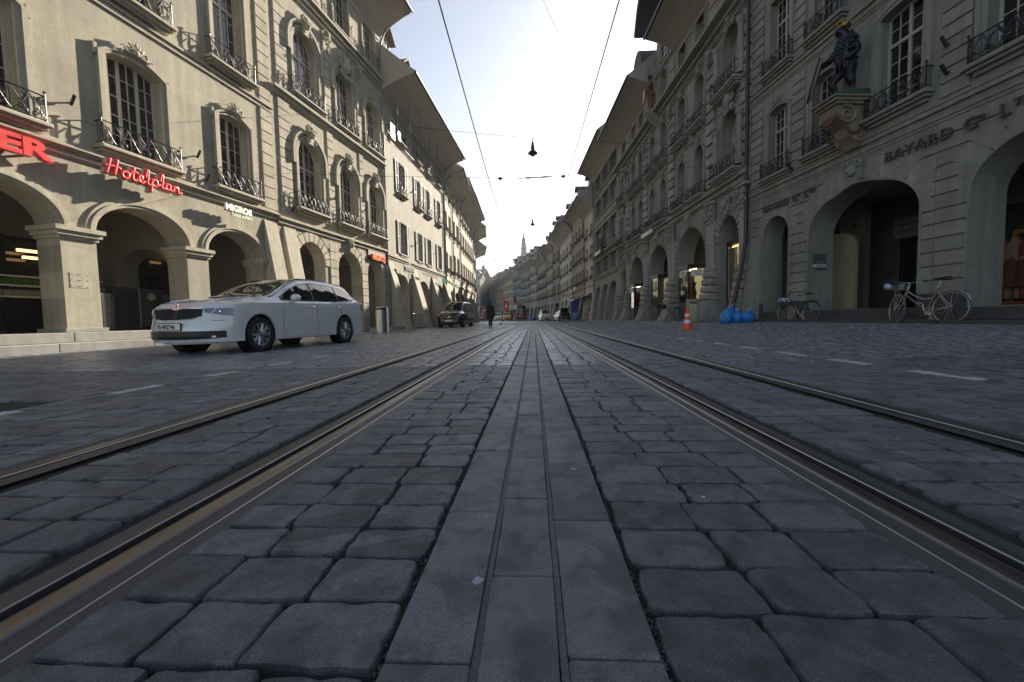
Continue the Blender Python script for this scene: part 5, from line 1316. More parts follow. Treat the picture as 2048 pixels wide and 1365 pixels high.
    if grille:
        z0_, z1_, gw = grille
        g_ = front_patch('grille', -gw, gw, lambda y: z0_+.05*(y/gw)**3, lambda y: z1_-.0*(y/gw), M_BLKP, .008)
        mb = MB(); nn = 13
        for s in (-1, 1):
            for i in range(nn):
                y = s*(.07+(gw-.09)*i/(nn-1)); mb.tube([(fx(y, z0_+.05*(abs(y)/gw)**3+.01)-.014, y, z0_+.05*(abs(y)/gw)**3+.01), (fx(y, z1_-.02)-.016, y, z1_-.015)], .008, 4)
        mb.build('grille_bars', mat('grille bars', (.03, .03, .03), .3, .4), g_)
        mb = MB(); pts = []
        for i in range(-16, 17): y = gw*i/16; pts.append((fx(y, z1_)-.012, y, z1_+.006-.02*max(0, 1-abs(y)/.12)))
        mb.tube(pts, .006, 5)
        pts = [(fx(gw*i/16, z0_+.05*abs(i/16)**3)-.012, gw*i/16, z0_-.006+.05*abs(i/16)**3) for i in range(-16, 17)]; mb.tube(pts, .006, 5); mb.build('grille_trim', M_CHROME, g_, smooth=True)
        mb = MB(); mb.lathe([(.0, -.012), (.040, -.01), (.045, 0)], (fx(0, z1_+.055)-.0, 0, z1_+.045), 14, ax='x'); mb.build('emblem', M_CHROME, t, smooth=True)
    if head:
        y0_, y1_, z0_, z1_ = head
        for s in (-1, 1):
            a, b = (y0_, y1_) if s > 0 else (-y1_, -y0_)
            h1 = front_patch('headlight', a, b, lambda y: z0_+(z1_-z0_)*.5*(1-(y-y0_)/(y1_-y0_)), lambda y: z1_, M_HEAD, .010, 18)
            mb = MB(); y = s*(y0_+(y1_-y0_)*.62); mb.lathe([(.0, -.004), (.03, -.003), (.035, 0)], (fx(y, (z0_+z1_)/2)-.012, y, (z0_+z1_)/2), 10, ax='x'); mb.build('reflector', M_CHROME, h1, smooth=True)
            mb = MB(); y = s*(y0_+(y1_-y0_)*.36); mb.tube([(fx(y, z0_+.03)-.014, y, z0_+.03), (fx(y+s*.05, z1_)-.014, y+s*.05, z1_)], .014, 5); mb.build('divider', paint, h1)
    for ax_ in axles:
        for s in (-1, 1):
            w_ = link('wheel', None, t, loc=(ax_, s*(hw-.115), wr)); 
            def tyre():
                mb = MB(); mb.lathe([(rimr, -.10), (rimr+.03, -.112), (wr-.03, -.112), (wr-.008, -.095), (wr, -.06), (wr, .06), (wr-.008, .095), (wr-.03, .112), (rimr, .10)], n=40, ax='y', cap=False); return mb.mesh('tyre', M_TYRE, smooth=True)
            def rim():
                mb = MB(); mb.lathe([(rimr, -.095), (rimr+.012, -.104), (rimr-.012, -.10), (rimr-.02, -.06), (rimr-.02, .09)], n=36, ax='y', cap=False)
                mb.lathe([(.0, -.085), (.045, -.084), (.06, -.07), (.06, .0)], n=16, ax='y', cap=False)
                for i in range(spokes):
                    a = 2*math.pi*i/spokes
                    for d in (-.09, .09) if detail > 1 else (0,):
                        p0 = (.05*math.cos(a+d*3), -.078, .05*math.sin(a+d*3)); p1 = ((rimr-.012)*math.cos(a+d), -.085, (rimr-.012)*math.sin(a+d)); mb.tube([p0, p1], .011 if detail > 1 else .02, 4)
                mb.k = 1; mb.lathe([(.0, -.02), (rimr-.021, -.02), (rimr-.021, .0)], n=24, ax='y', cap=False); return mb.mesh('rim', [M_ALLOY, M_BLKP], smooth=True)
            a_ = link('tyre', cached(('tyre', wr, rimr), tyre), w_); b_ = link('rim', cached(('rim', wr, rimr, spokes, detail), rim), w_)
            if s > 0: w_.rotation_euler = (0, 0, math.pi)
            mb = MB(); mb.lathe([(wr+.05, -.02), (wr+.05, .18), (.0, .18)] if s < 0 else [(wr+.05, .02), (wr+.05, -.18), (.0, -.18)], (ax_, s*(hw-.06), wr), 24, ax='y', cap=False); mb.build('wheel_arch', M_BLKP, t)
    if mirror:
        for s in (-1, 1):
            x = mirror[0] if isinstance(mirror, tuple) else windscreen[0]+.35; z = mirror[1] if isinstance(mirror, tuple) else interp(belt, x)+.07
            mb = MB(); mb.ball((x, s*(hw+.07), z+.02), .11, 12, sq=(.75, 1.05, .72)); mb.tube([(x+.02, s*(side_y(x, interp(belt, x)-.02)-.02), z-.06), (x+.01, s*(hw+.05), z-.03)], .028, 6); mm = mb.build('mirror', paint, t, smooth=True)
            mb = MB(); mb.ball((x+.03, s*(hw+.07), z+.02), .1, 10, sq=(.62, 1.0, .7)); mb.build('mirror_glass', M_BLKP, mm, smooth=True)
    if plate:
        z = plate[1]; mb = MB(); mb.box(-.008, .0, -.26, .26, z-.055, z+.055); x = fx(.18, z)-.02; po = mb.build('number_plate', mat('plate white', (.75, .75, .7), .4), t, fix=True); po.location = (x, plate[2] if len(plate) > 2 else 0, 0)
        mb = MB(); mb.box(-.002, .012, -.275, .275, z-.068, z+.068); b2 = mb.build('plate_frame', M_BLKP, po)
        if plate[0]:
            tx = text(plate[0], .105, M_BLKP, po, .002, 'plate_text', (-.010, .235, z-.037), .86, off=.002); tx.rotation_euler = (R(90), 0, R(-90))
    if bars:
        for s in (-1, 1):
            mb = MB(); xa, xb = bars; pts = [(xa+(xb-xa)*i/14, s*(interp(roofw, xa+(xb-xa)*i/14)-.06), top_z(xa+(xb-xa)*i/14, interp(roofw, 2)-.06)+.055*min(1, min(i, 14-i)/1.5)) for i in range(15)]
            mb.tube(pts, .016, 6); mb.build('roof_rail', M_BLKP, t, smooth=True)
    t['_'] = 0; del t['_']
    return t, dict(side_y=side_y, top_z=top_z, fx=fx)
P_WHITE = mat('car paint white', (.66, .67, .69), .18, coat=1, spec=.6); P_BLACK = mat('car paint black', (.012, .013, .016), .2, coat=1); P_DGREY = mat('car paint graphite', (.03, .03, .033), .22, .3, coat=1)
P_YEL = mat('van paint yellow', (.62, .30, .03), .35, coat=.5); P_RED = mat('tram paint red', (.40, .025, .03), .3, coat=.6)
# white estate car
e = Vector((.155, .988)).normalized(); l_ = Vector((-e.y, e.x))
p = Vector((-5.34, 7.56))-e*1.03+l_*.86
top = [(0, .78), (.04, .83), (.12, .88), (.4, .94), (.9, 1.0), (1.25, 1.035), (1.42, 1.07), (2.0, 1.36), (2.35, 1.465), (2.8, 1.50), (3.4, 1.495), (3.95, 1.45), (4.2, 1.40), (4.42, 1.18), (4.56, 1.0), (4.66, .86)]
belt = [(0, .72), (.12, .82), (.4, .87), (.9, .93), (1.3, .955), (2.2, .965), (3.4, .985), (4.1, 1.01), (4.45, 1.0), (4.6, .9), (4.66, .8)]
rw_ = [(0, .5), (1.2, .74), (2.0, .66), (2.5, .60), (3.5, .59), (4.1, .57), (4.3, .56), (4.66, .6)]
car, F = vehicle('estate_car', 'white estate car parked facing the camera before the wide arches', (p.x, p.y, 0), math.atan2(e.y, e.x), P_WHITE, 4.66, 1.80, top, belt, rw_, (1.0, 3.66), wr=.318, bot=.19, windscreen=(1.34, 2.28), rear_glass=(4.22, 4.5),
    glass_x=(1.62, 4.25, lambda x: interp([(1.5, .985), (3.4, 1.01), (4.25, 1.08)], x), lambda x: interp([(1.6, 1.02), (1.95, 1.19), (2.3, 1.325), (2.8, 1.385), (3.5, 1.37), (4.0, 1.29), (4.25, 1.12)], x)), pillars=(2.62, 3.52), doors=((1.58, 0), (2.62, 2.42), (3.50, 3.36)),
    plate=('VS·492746', .485, .05), grille=(.60, .785, .50), head=(.53, .85, .66, .79), low=(.27, .40, .80), bars=(2.2, 4.0), af=.78, nose=.9, mirror=(1.85, 1.0))
for s in (-1, 1):
    mb = MB(); xx = [(4.38+.03*i) for i in range(6)]; mb.grid([[(x, s*(F['side_y'](x, z)+.006), z) for z in (.80, .85, .9, .95)] for x in xx]); mb.build('tail_light', M_REDL, car, smooth='all')
    mb = MB(); y = s*.68; mb.box(F['fx'](y, .31)-.022, F['fx'](y, .31)-.0, y-.07, y+.07, .30, .33, c=.006); mb.build('fog_lamp', M_CHROME, car)
    for xa, xb in ((1.0+.35, 3.2),):
        mb = MB(); mb.grid([[(x, s*(F['side_y'](x, z)+.003), z) for z in (.255, .29)] for x in [1.35+.1*i for i in range(19)]]); mb.build('sill_line', P_WHITE, car)
for s in (-1, 1):
    mb = MB(); mb.tube([(x, s*(F['side_y'](x, z)+.001), z) for x, z in [(.62+.25*i, .885+.006*i) for i in range(15)]], .006, 4); mb.build('side_crease', P_WHITE, car)
    mb = MB(); mb.tube([(.32+.1*i, s*(.60+.010*i), F['top_z'](.32+.1*i, .60+.010*i)+.001) for i in range(10)], .0045, 4); mb.build('bonnet_gap', M_BLKP, car)
    mb = MB(); mb.tube([(.25+.1*i, s*(.30+.028*i), F['top_z'](.25+.1*i, .30+.028*i)+.0) for i in range(10)], .010, 5); mb.build('bonnet_crease', P_WHITE, car, smooth=True)
    mb = MB(); mb.grid([[(x, s*(F['side_y'](x, z)+.004), z) for z in (.225, .25)] for x in [1.35+.1*i for i in range(19)]]); mb.build('sill_trim', M_BLKP, car)
    mb = MB(); mb.tube([(F['fx'](s*y, .585)-.003, s*y, .585) for y in [.80-.05*i for i in range(4)]], .004, 4); mb.build('bumper_gap', M_BLKP, car)
car.scale = (1.0, 1.02, 1.06)
car.location = (car.location.x-e.x*.02, car.location.y-e.y*.02, 0)
# black people carrier
topv = [(0, .80), (.06, .92), (.25, 1.0), (.7, 1.1), (1.0, 1.16), (1.6, 1.62), (1.95, 1.80), (2.6, 1.85), (4.1, 1.84), (4.3, 1.7), (4.42, 1.2), (4.5, .95)]
beltv = [(0, .7), (.25, .92), (.9, 1.03), (2, 1.08), (4.2, 1.08), (4.5, .9)]
rwv = [(0, .5), (1.0, .76), (1.9, .70), (4.2, .68), (4.5, .6)]
def van(name, label, X_, Z_, rz, paint, plate=None, h=1.0, scale=1.0, cat='van', glass=True, L=4.5, W=1.84, head=(.50, .86, .74, .88)):
    x, y = c2w(X_, Z_)
    tp = [(a, b*h) for a, b in topv]
    return vehicle(name, label, (x, y, gz(x, y)), rz, paint, L, W, tp, [(a, b*h) for a, b in beltv], rwv, (.85, 3.55), wr=.32, bot=.2, windscreen=(1.06, 1.9),
        glass_x=(1.35, 4.1 if glass else 2.3, lambda x: 1.12*h, lambda x: interp([(1.3, 1.16*h), (1.9, 1.6*h), (2.1, 1.66*h), (4.1, 1.62*h)], x)), pillars=(2.25, 3.2) if glass else (), doors=((1.3, 0), (2.3, 2.1)), plate=(plate, .48, 0),
        grille=(.52, .68, .42), head=head, low=(.27, .40, .62), af=.62, nose=1.2, spokes=5, detail=1, cat=cat)
bz = math.atan2(.99, .06)
van('black_van', 'black people carrier parked facing the camera beside the sloping buttresses', -4.3, 27.2, bz, P_BLACK, None)
van('white_van', 'white delivery van at the right kerb, left of the dark car with open boot', 6.3, 71, R(99), P_WHITE, None, 1.08, glass=False)
van('cream_van', 'small cream white van between the walking person and the yellow van', -3.0, 88, R(95), mat('van paint cream', (.62, .58, .45), .35), None, 1.0)
van('yellow_van', 'yellow orange post van left of the red tram', -.9, 84, R(95), P_YEL, None, 1.05, glass=False, cat='van')
# dark hatchback with open boot: tail to the camera
topc = [(0, .64), (.1, .76), (.5, .87), (1.0, .98), (1.7, 1.38), (2.4, 1.48), (3.2, 1.47), (3.6, 1.42), (3.85, 1.0), (4.1, .86)]
x, y = c2w(7.75, 57.5)
hc, F2 = vehicle('hatchback', 'dark hatchback with its boot lid raised, seen from behind at the right kerb', (x-.85, y+4.0, gz(x, y)), R(-78), P_DGREY, 4.1, 1.76, topc, [(0, .6), (.5, .8), (1.2, .9), (3.5, .95), (3.9, .9), (4.1, .8)], [(0, .5), (1.2, .72), (1.8, .62), (3.6, .6), (4.1, .6)], (.8, 3.35), windscreen=(1.1, 1.65),
    glass_x=(1.4, 3.6, lambda x: .98, lambda x: interp([(1.4, 1.02), (1.9, 1.3), (3.0, 1.34), (3.6, 1.15)], x)), pillars=(2.4,), grille=(.5, .65, .4), head=(.45, .8, .58, .7), low=(.25, .36, .6), spokes=5, detail=1, rear_glass=None)
mb = MB(); mb.grid([[(3.45+.25*i, -.62+1.24*j/6, 1.47+.10*i+.05*math.sin(i)) for j in range(7)] for i in range(5)]); mb.grid([[(3.45+.25*i, -.62+1.24*j/6, 1.43+.10*i+.05*math.sin(i)) for j in range(7)] for i in range(5)]); mb.build('boot_lid', P_DGREY, hc, smooth=True)
mb = MB(); mb.box(3.7, 4.11, -.52, .52, .62, 1.2); mb.build('boot_opening', M_BLKP, hc)
for s in (-1, 1):
    mb = MB(); mb.box(3.98, 4.12, s*.72-.09, s*.72+.09, .72, .95, c=.02); mb.build('tail_light', M_REDL, hc)
mb = MB(); mb.box(4.1, 4.13, -.25, .25, .48, .58); mb.build('number_plate', mat('plate white', (.75, .75, .7), .4), hc)

# ------------------------------------------------------------------ tram
def tram(name, label, X_, Z_, rz, L=28, front=True, z0=0):
    x, y = c2w(X_, Z_); t = thing(name, label, 'tram', (x, y, z0), rz)
    W_ = 1.15; rows = []
    for i in range(26):
        xx = (0, .02, .06, .12, .2, .3, .42, .56, .75, 1.0)[i] if i < 10 else 1+(L-1)*(i-9)/16
        f = max(0, 1-max(xx, 0)/.9)
        w = W_*(1-.55*f**2.5); P = []
        for (yy, zz) in ((0, .25), (.93, .25), (1, .4), (1, 1.2), (1, 2.2), (.97, 2.9), (.88, 3.2), (.6, 3.38), (0, 3.42)): P.append((yy*w, zz))
        sl = lambda z: .55*max(0, (z-1.1)/2.2)**1.3*(1 if xx < 1 else 0)
        rows.append([(xx+sl(z)*f, -a, z) for a, z in P]+[(xx+sl(z)*f, a, z) for a, z in P[::-1][1:-1]])
    mb = MB(); mb.grid(rows, close=True); mb.add(rows[0], [tuple(range(len(rows[0])))]); mb.build('body', P_RED, t, smooth=True)
    mb = MB(); rows = []
    for i in range(8):
        z = 1.25+1.5*i/7; rows.append([(.55*max(0, (z-1.1)/2.2)**1.3+.06*(j/5)**2-.15, .50*(1+.12*i/7)*j/5, z) for j in range(-5, 6)])
    mb.grid(rows); mb.build('windscreen', mat('tram windscreen', (.10, .14, .2), .06, spec=.9), t, smooth='all')
    mb = MB(); rows = []
    for i in range(10):
        z = 1.1+2.2*i/9; rows.append([(.55*max(0, (z-1.1)/2.2)**1.3+.20*abs(j/5)**3-.12, .85*j/5, z) for j in range(-5, 6)])
    mb.grid(rows); mb.build('front_panel', M_BLKP, t, smooth='all')
    for s in (-1, 1):
        mb = MB(); mb.lathe([(0, -.05), (.09, -.04), (.1, 0)], (-.0, s*.42, .95), 12, ax='x'); mb.build('headlight', M_CHROME, t, smooth=True)
        mb = MB(); mb.tube([(.5, s*1.15, 2.3), (.3, s*1.32, 2.35)], .03, 6); mb.box(.22, .32, s*1.32-.09, s*1.32+.09, 1.9, 2.35, c=.02); mb.build('mirror', M_BLKP, t)
        for q in range(6):
            mb = MB(); xa = 1.6+q*(L-2)/6; mb.box(xa, xa+(L-2)/6-.5, s*1.153-.006, s*1.153+.006, 1.3, 2.6); mb.build('side_window', M_CARGLASS, t)
    mb = MB(); mb.box(-.06, .3, -.75, .75, .32, .55, c=.03); mb.build('bumper', M_BLKP, t)
    mb = MB(); mb.box(.5, .62, -.6, .6, 2.95, 3.2, c=.02); mb.build('destination_display', M_BLKP, t)
    mb = MB(); mb.box(3, L-2, -.7, .7, 3.42, 3.7, c=.05); mb.build('roof_equipment', M_PIPE2, t)
    return t
tram('red_tram', 'red tram with a black framed front coming round the bend', 2.2, 88, R(97), 24)
tram('red_tram', 'second red tram almost hidden behind the walking person', -6.9, 98, R(99), 12)
# ------------------------------------------------------------------ street furniture
def G(x, y): return (x, y, gz(x, y)+.002)
M_CONEO = mat('cone orange', (.75, .09, .03), .4, bump=.05); M_CONEW = mat('cone white', (.72, .72, .70), .4)
t = thing('traffic_cone', 'orange and white striped traffic cone on the cobbles at the right', 'cone', G(5.05, 13.45))
mb = MB(); mb.prism([(-.19, -.15), (-.15, -.19), (.15, -.19), (.19, -.15), (.19, .15), (.15, .19), (-.15, .19), (-.19, .15)], .0, .035, 'z'); mb.build('base', M_CONEO, t)
zs = [.035, .20, .31, .41, .51, .60, .74]
rr = lambda z: .145-.118*(z-.035)/.705
for i, (a, b) in enumerate(zip(zs, zs[1:])):
    mb = MB(); mb.lathe([(rr(a), a+.0005), (rr(b), b)], n=24, cap=i == 5); mb.build('band', M_CONEW if i in (1, 3) or False else M_CONEO, t, smooth=True)
M_BAG = mat('blue bin bag', (.015, .20, .60), .3, bump=1.0, bscale=16, spec=.6)
def bag(name, label, x, y, r_, h_, lean=0.0, seed=0, group='blue rubbish bags'):
    t = thing(name, label, 'rubbish bag', G(x, y), 0, group); mb = MB(); rows = []; n = 28; rr = random.Random(seed)
    for i in range(20):
        q = i/19; z = h_*.86*q; prof = math.sin(math.pi*min(1, .18+.82*(q**.8)))**.6 if q < .98 else .1
        base = r_*(.82+.25*math.sin(q*3)) * (1-q**5*.85)*(min(1, .75+q*2))
        row = []
        for j in range(n):
            a = 2*math.pi*j/n; w = 1+.15*noise.noise(Vector((math.cos(a)*2.2+seed, math.sin(a)*2.2, q*3)))+.10*noise.noise(Vector((math.cos(a)*6+seed, math.sin(a)*6, q*9)))+.045*math.sin(a*9+q*6+seed)*(q**1.5+.3)
            row.append((base*w*math.cos(a)+lean*q*q*h_, base*w*math.sin(a)*.9, z))
        rows.append(row)
    mb.grid(rows, close=True); mb.add(rows[0], [tuple(range(n))]); mb.build('bag_body', M_BAG, t, smooth='all')
    mb = MB(); cx = lean*h_
    mb.tube([(cx, 0, h_*.84), (cx, 0, h_*.89), (cx+.02, 0, h_*.93)], lambda q: .05-.02*q, 7)
    for s in (-1, 1): mb.tube([(cx, 0, h_*.88), (cx+s*.06, .02, h_*1.02), (cx+s*.10, .0, h_*.95)], lambda q: .022*(1-.4*q), 5)
    mb.build('tied_neck', mat('bag tie', (.25, .45, .7), .3), t, smooth='all')
def pxw(px, Z, off=0): X_ = (px-1024)/798*Z; return c2w(X_, Z)
x, y = pxw(1452, 15.0); bag('rubbish_bag', 'tall leaning blue rubbish bag, left one of three by the downpipe', x, y, .23, .72, .30, 1)
x, y = pxw(1475, 14.9); bag('rubbish_bag', 'round blue rubbish bag in the middle of three by the downpipe', x, y, .20, .54, .0, 2)
x, y = pxw(1496, 14.6); bag('rubbish_bag', 'squat blue rubbish bag with twisted ends, right one of three by the downpipe', x, y, .23, .48, .05, 3)
x, y = pxw(1253, 32.5); bag('rubbish_bag', 'single blue rubbish bag standing at the foot of an arch pier left of the vitrines', x, y, .28, .92, -.05, 4)
x, y = pxw(1153, 52); bag('rubbish_bag', 'blue rubbish bag between the dark car and a standing worker', x, y, .36, .95, .0, 5)
x, y = pxw(1067, 84); bag('rubbish_bag', 'dark blue bundle on the ground beside the tram front', x, y, .5, .7, .0, 6)
def bin_(label, x, y, rz, h_=1.02, r_=.2, mt=None, z=None):
    t = thing('litter_bin', label, 'litter bin', (x, y, gz(x, y) if z is None else z), rz, 'steel litter bins'); mb = MB()
    mb.lathe([(r_, .03), (r_, h_-.14)], n=28); mb.lathe([(r_*.9, 0), (r_*.9, .03)], n=20); mb.build('body', mt or M_STEEL, t, smooth=True)
    mb = MB(); mb.lathe([(r_*.93, h_-.14), (r_*.93, h_-.05)], n=24); mb.build('opening', M_BLKP, t, smooth=True)
    mb = MB(); mb.lathe([(r_+.005, h_-.05), (r_+.005, h_-.02), (r_*.8, h_)], n=28); mb.build('lid', mt or M_STEEL, t, smooth=True)
    mb = MB(); mb.box(-r_-.11, -r_-.03, -.12, .12, 0, h_, c=.01); mb.build('post', mt or M_STEEL, t)
    return t
x, y = pxw(763, 18.6); bin_('round brushed steel litter bin left of the first grey downpipe', x, y, R(200), 1.2, .24)
def slab_bin(label, px, Z, h_, w):
    x, y = pxw(px, Z); t = thing('litter_bin', label, 'litter bin', G(x, y), R(-8), 'steel litter bins')
    mb = MB(); mb.box(-w/2, w/2, -.22, .22, 0, h_, c=.03); mb.build('body', mat('weathered steel', (.30, .27, .20), .4, .6, var=.15), t)
    mb = MB(); mb.box(-w/2+.05, w/2-.05, -.225, -.221, h_-.2, h_-.1); mb.build('opening', M_BLKP, t)
    mb = MB(); mb.box(-w/2-.01, w/2+.01, -.23, .23, h_, h_+.03, c=.005); mb.build('lid', M_PIPE2, t)
slab_bin('tall flat steel litter bin behind the traffic cone', 1384, 18.2, 1.05, .40)
slab_bin('small pale litter bin before the three pointed arches', 1206, 46, 1.05, .6)

# glass show cases standing in the arches of the ornate house
M_VGL = mat('vitrine glass', (.03, .03, .028), .04, spec=.8)
def vitrine(label, u, off, w, d, z0, h_, lit=True, sign=None, base=S_DARK):
    t = thing('show_case', label, 'show case', kw(u, off, .25), KRZ, 'show cases in the arches')
    mb = MB(); mb.box(-w/2, w/2, -d/2, d/2, 0, z0, c=.02); mb.build('base', base, t)
    mb = MB()
    for sx_ in (-1, 1):
        for sy_ in (-1, 1): mb.box(sx_*w/2-.03, sx_*w/2+.03, sy_*d/2-.03, sy_*d/2+.03, z0, z0+h_)
    mb.box(-w/2-.04, w/2+.04, -d/2-.04, d/2+.04, z0+h_, z0+h_+.2, c=.02); mb.build('frame', M_BLKP, t)
    mb = MB(); mb.box(-w/2+.03, w/2-.03, -d/2+.03, -d/2+.04, z0, z0+h_); mb.box(-w/2+.005, -w/2+.015, -d/2+.03, d/2-.03, z0, z0+h_); mb.box(w/2-.015, w/2-.005, -d/2+.03, d/2-.03, z0, z0+h_)
    G_ = mat('clear case glass', (.9, .95, .95), .02, trans=1.0); mb.build('glass', G_, t)
    mb = MB(); mb.box(-w/2+.06, w/2-.06, d/2-.10, d/2-.06, z0+.01, z0+h_-.01); mb.build('back_panel', mat('display back cream', (.55, .48, .33), .7, emit=(1, .8, .45) if lit else None, estr=.10), t)  # faint glow put into the back panel to stand in for case lighting
    if lit:
        mb = MB(); mb.box(-w/2+.1, w/2-.1, -.03, .03, z0+h_-.05, z0+h_-.01); mb.build('lamp', M_LAMPW, t)
        mb = MB(); 
        for q in (-.25, .2): mb.tube([(q*w, .02, z0+.02), (q*w, .02, z0+.5), (q*w*.9, .0, z0+.8), (q*w, .02, z0+1.05)], lambda s: .07+.06*math.sin(s*5)**2, 8)
        mb.build('display_goods', mat('display goods', (.25, .05, .04), .6), t, smooth=True)
        mb = MB(); mb.box(-w/2+.04, w/2-.04, -d/2+.05, d/2-.12, z0+.01, z0+.12); mb.build('red_plinth', mat('red display', (.30, .03, .03), .5), t)
    if sign:
        for (rot, lx, ly) in ((0, 0, -d/2-.045), (R(90), w/2+.045, 0)):
            so_ = link('sign', None, t, loc=(lx, ly, z0+h_-.42), rot=(0, 0, rot)); ww = (w if rot == 0 else d)*.72
            mb = MB(); mb.box(-ww/2, ww/2, -.006, .006, 0, .34); mb.build('board', M_WHITE, so_)
            mb = MB(); mb.box(-ww/2+.03, ww/2-.03, -.008, -.0065, .03, .31); mb.box(-ww/2+.045, ww/2-.045, -.009, -.0081, .045, .295, k=1); mb.build('border', [M_LETD, M_WHITE], so_)
            for q, s_ in enumerate(('CLAUDINE', 'ET PIERRE')): text(s_, .10*ww/.62, M_LETD, so_, .001, 'sign_text', (0, -.0105, .18-.11*q), .9, 'CENTER', off=.002)
    return t
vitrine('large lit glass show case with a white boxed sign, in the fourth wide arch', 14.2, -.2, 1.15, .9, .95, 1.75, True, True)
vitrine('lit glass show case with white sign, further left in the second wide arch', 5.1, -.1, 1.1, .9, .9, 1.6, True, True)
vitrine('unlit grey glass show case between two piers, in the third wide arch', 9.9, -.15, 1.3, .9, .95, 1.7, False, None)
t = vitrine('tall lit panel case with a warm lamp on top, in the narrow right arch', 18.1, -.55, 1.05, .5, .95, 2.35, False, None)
mb = MB(); mb.box(-.4, .4, -.12, -.06, 3.22, 3.27); mb.build('lamp', M_LAMP, t)
t = thing('show_case', 'narrow lit display column with white sign beside the fourth arch pier', 'show case', kw(15.75, -1.4, .3), KRZ, 'show cases in the arches')
mb = MB(); mb.box(-.3, .3, -.25, .25, 0, .9); mb.build('base', S_DARK, t); mb = MB(); mb.box(-.28, .28, -.2, .2, .9, 3.0); mb.build('lit_case', mat('lit case', (.6, .55, .4), .4, emit=(1, .85, .55), estr=.35), t)
mb = MB(); mb.box(-.2, .2, -.215, -.201, 2.45, 2.85); mb.build('sign', M_WHITE, t); mb = MB(); mb.box(-.3, .3, -.22, .22, 3.0, 3.12); mb.build('cap', M_BLKP, t)

# metal containers in the left arcade
t = thing('waste_container', 'dark metal waste container with two round openings behind the wide arch pier', 'container', lw(7.5, -1.4, .42), LRZ)
mb = MB(); mb.box(-.55, .55, -.35, .35, .08, 1.25, c=.02); mb.build('body', mat('container metal', (.055, .05, .045), .4, .5), t)
for s in (-.22, .22):
    mb = MB(); mb.lathe([(.11, -.372), (.11, -.35)], (s, 0, 1.0), 20, ax='y'); mb.build('opening', M_STEEL, t, smooth=True)
for s in (-.45, .45):
    mb = MB(); mb.lathe([(.04, -.03), (.04, .03)], (s, -.3, .04), 12, ax='x'); mb.build('castor', M_TYRE, t)
t = thing('waste_container', 'plain dark metal cabinet left of the container with round openings', 'container', lw(6.75, -1.45, .42), LRZ)
mb = MB(); mb.box(-.45, .45, -.35, .35, .08, 1.25, c=.02); mb.build('body', MATS['container metal'], t); mb = MB(); mb.box(-.38, .38, -.362, -.351, .15, 1.18); mb.build('door', M_BLKP, t)
t = thing('litter_bin', 'ribbed steel litter bin directly behind the first sunlit pier', 'litter bin', lw(6.12, -1.25, .42), LRZ, 'steel litter bins')
mb = MB(); mb.lathe([(.22, .05), (.22, 1.05)], n=24); mb.build('body', M_STEEL, t, smooth=True)
mb = MB()
for i in range(18): a = i*2*math.pi/18; mb.tube([(.235*math.cos(a), .235*math.sin(a), .06), (.235*math.cos(a), .235*math.sin(a), 1.0)], .012, 5)
mb.build('ribs', M_PIPE2, t); mb = MB(); mb.lathe([(.25, 1.05), (.25, 1.2)], n=24); mb.build('rim', M_BLKP, t)
# shelf behind the first arch; shop light put into board and pack materials
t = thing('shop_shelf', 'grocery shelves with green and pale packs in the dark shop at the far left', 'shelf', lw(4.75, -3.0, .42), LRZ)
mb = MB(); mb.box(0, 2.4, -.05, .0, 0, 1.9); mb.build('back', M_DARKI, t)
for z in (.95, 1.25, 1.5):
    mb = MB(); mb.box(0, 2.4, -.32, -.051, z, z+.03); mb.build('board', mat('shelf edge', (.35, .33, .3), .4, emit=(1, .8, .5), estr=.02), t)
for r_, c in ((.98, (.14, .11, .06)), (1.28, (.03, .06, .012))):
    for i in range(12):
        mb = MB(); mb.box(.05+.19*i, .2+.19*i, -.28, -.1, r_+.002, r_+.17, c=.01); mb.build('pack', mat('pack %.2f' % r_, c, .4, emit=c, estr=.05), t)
for i, (u_, z_, w) in enumerate(((5.4, 2.62, .55), (5.5, 2.44, .45), (9.3, 2.85, .35))):
    t = thing('ceiling_lamp', ('upper warm tube lamp in the dark shop at the far left', 'lower warm tube lamp in the dark shop at the far left', 'warm lamp seen through the arcade right of the plaster wall')[i], 'lamp', lw(u_, -2.9, z_), LRZ)
    mb = MB(); mb.box(0, w, -.05, .05, 0, .07, c=.015); mb.build('tube', M_LAMP, t)
    mb = MB(); mb.box(-.03, w+.03, -.06, .06, .071, .11); mb.build('housing', M_BLKP, t)
t = thing('dark_door', 'dark reflective double door inside the first wide arch', 'door', lw(4.1, -2.8, .42), LRZ)
mb = MB(); mb.box(.0, .08, -.04, .04, 0, 2.6); mb.box(.9, 1.0, -.04, .04, 0, 2.6); mb.box(.08, .9, -.04, .04, 2.5, 2.6); mb.build('frame', M_BLKP, t); mb = MB(); mb.box(.08, .9, -.01, .01, 0, 2.5); mb.build('glass', M_GLASS, t)
t = thing('red_pennant', 'small red triangular pennant inside the third wide arch', 'pennant', lw(9.3, -1.6, 2.95), LRZ)
mb = MB(); mb.prism([(0, 0), (.0, .14), (.35, .02)], -.01, .01, 'y'); mb.build('cloth', M_RED, t)
# inner cross arch of the arcade, seen behind the second pier
t = A; mb = MB()
ha = _H(.6, 2.7, 0, 1.6, .95)
pts = [(x_, z_+.42) for x_, z_ in outline(ha, 0, 8)[2:]]
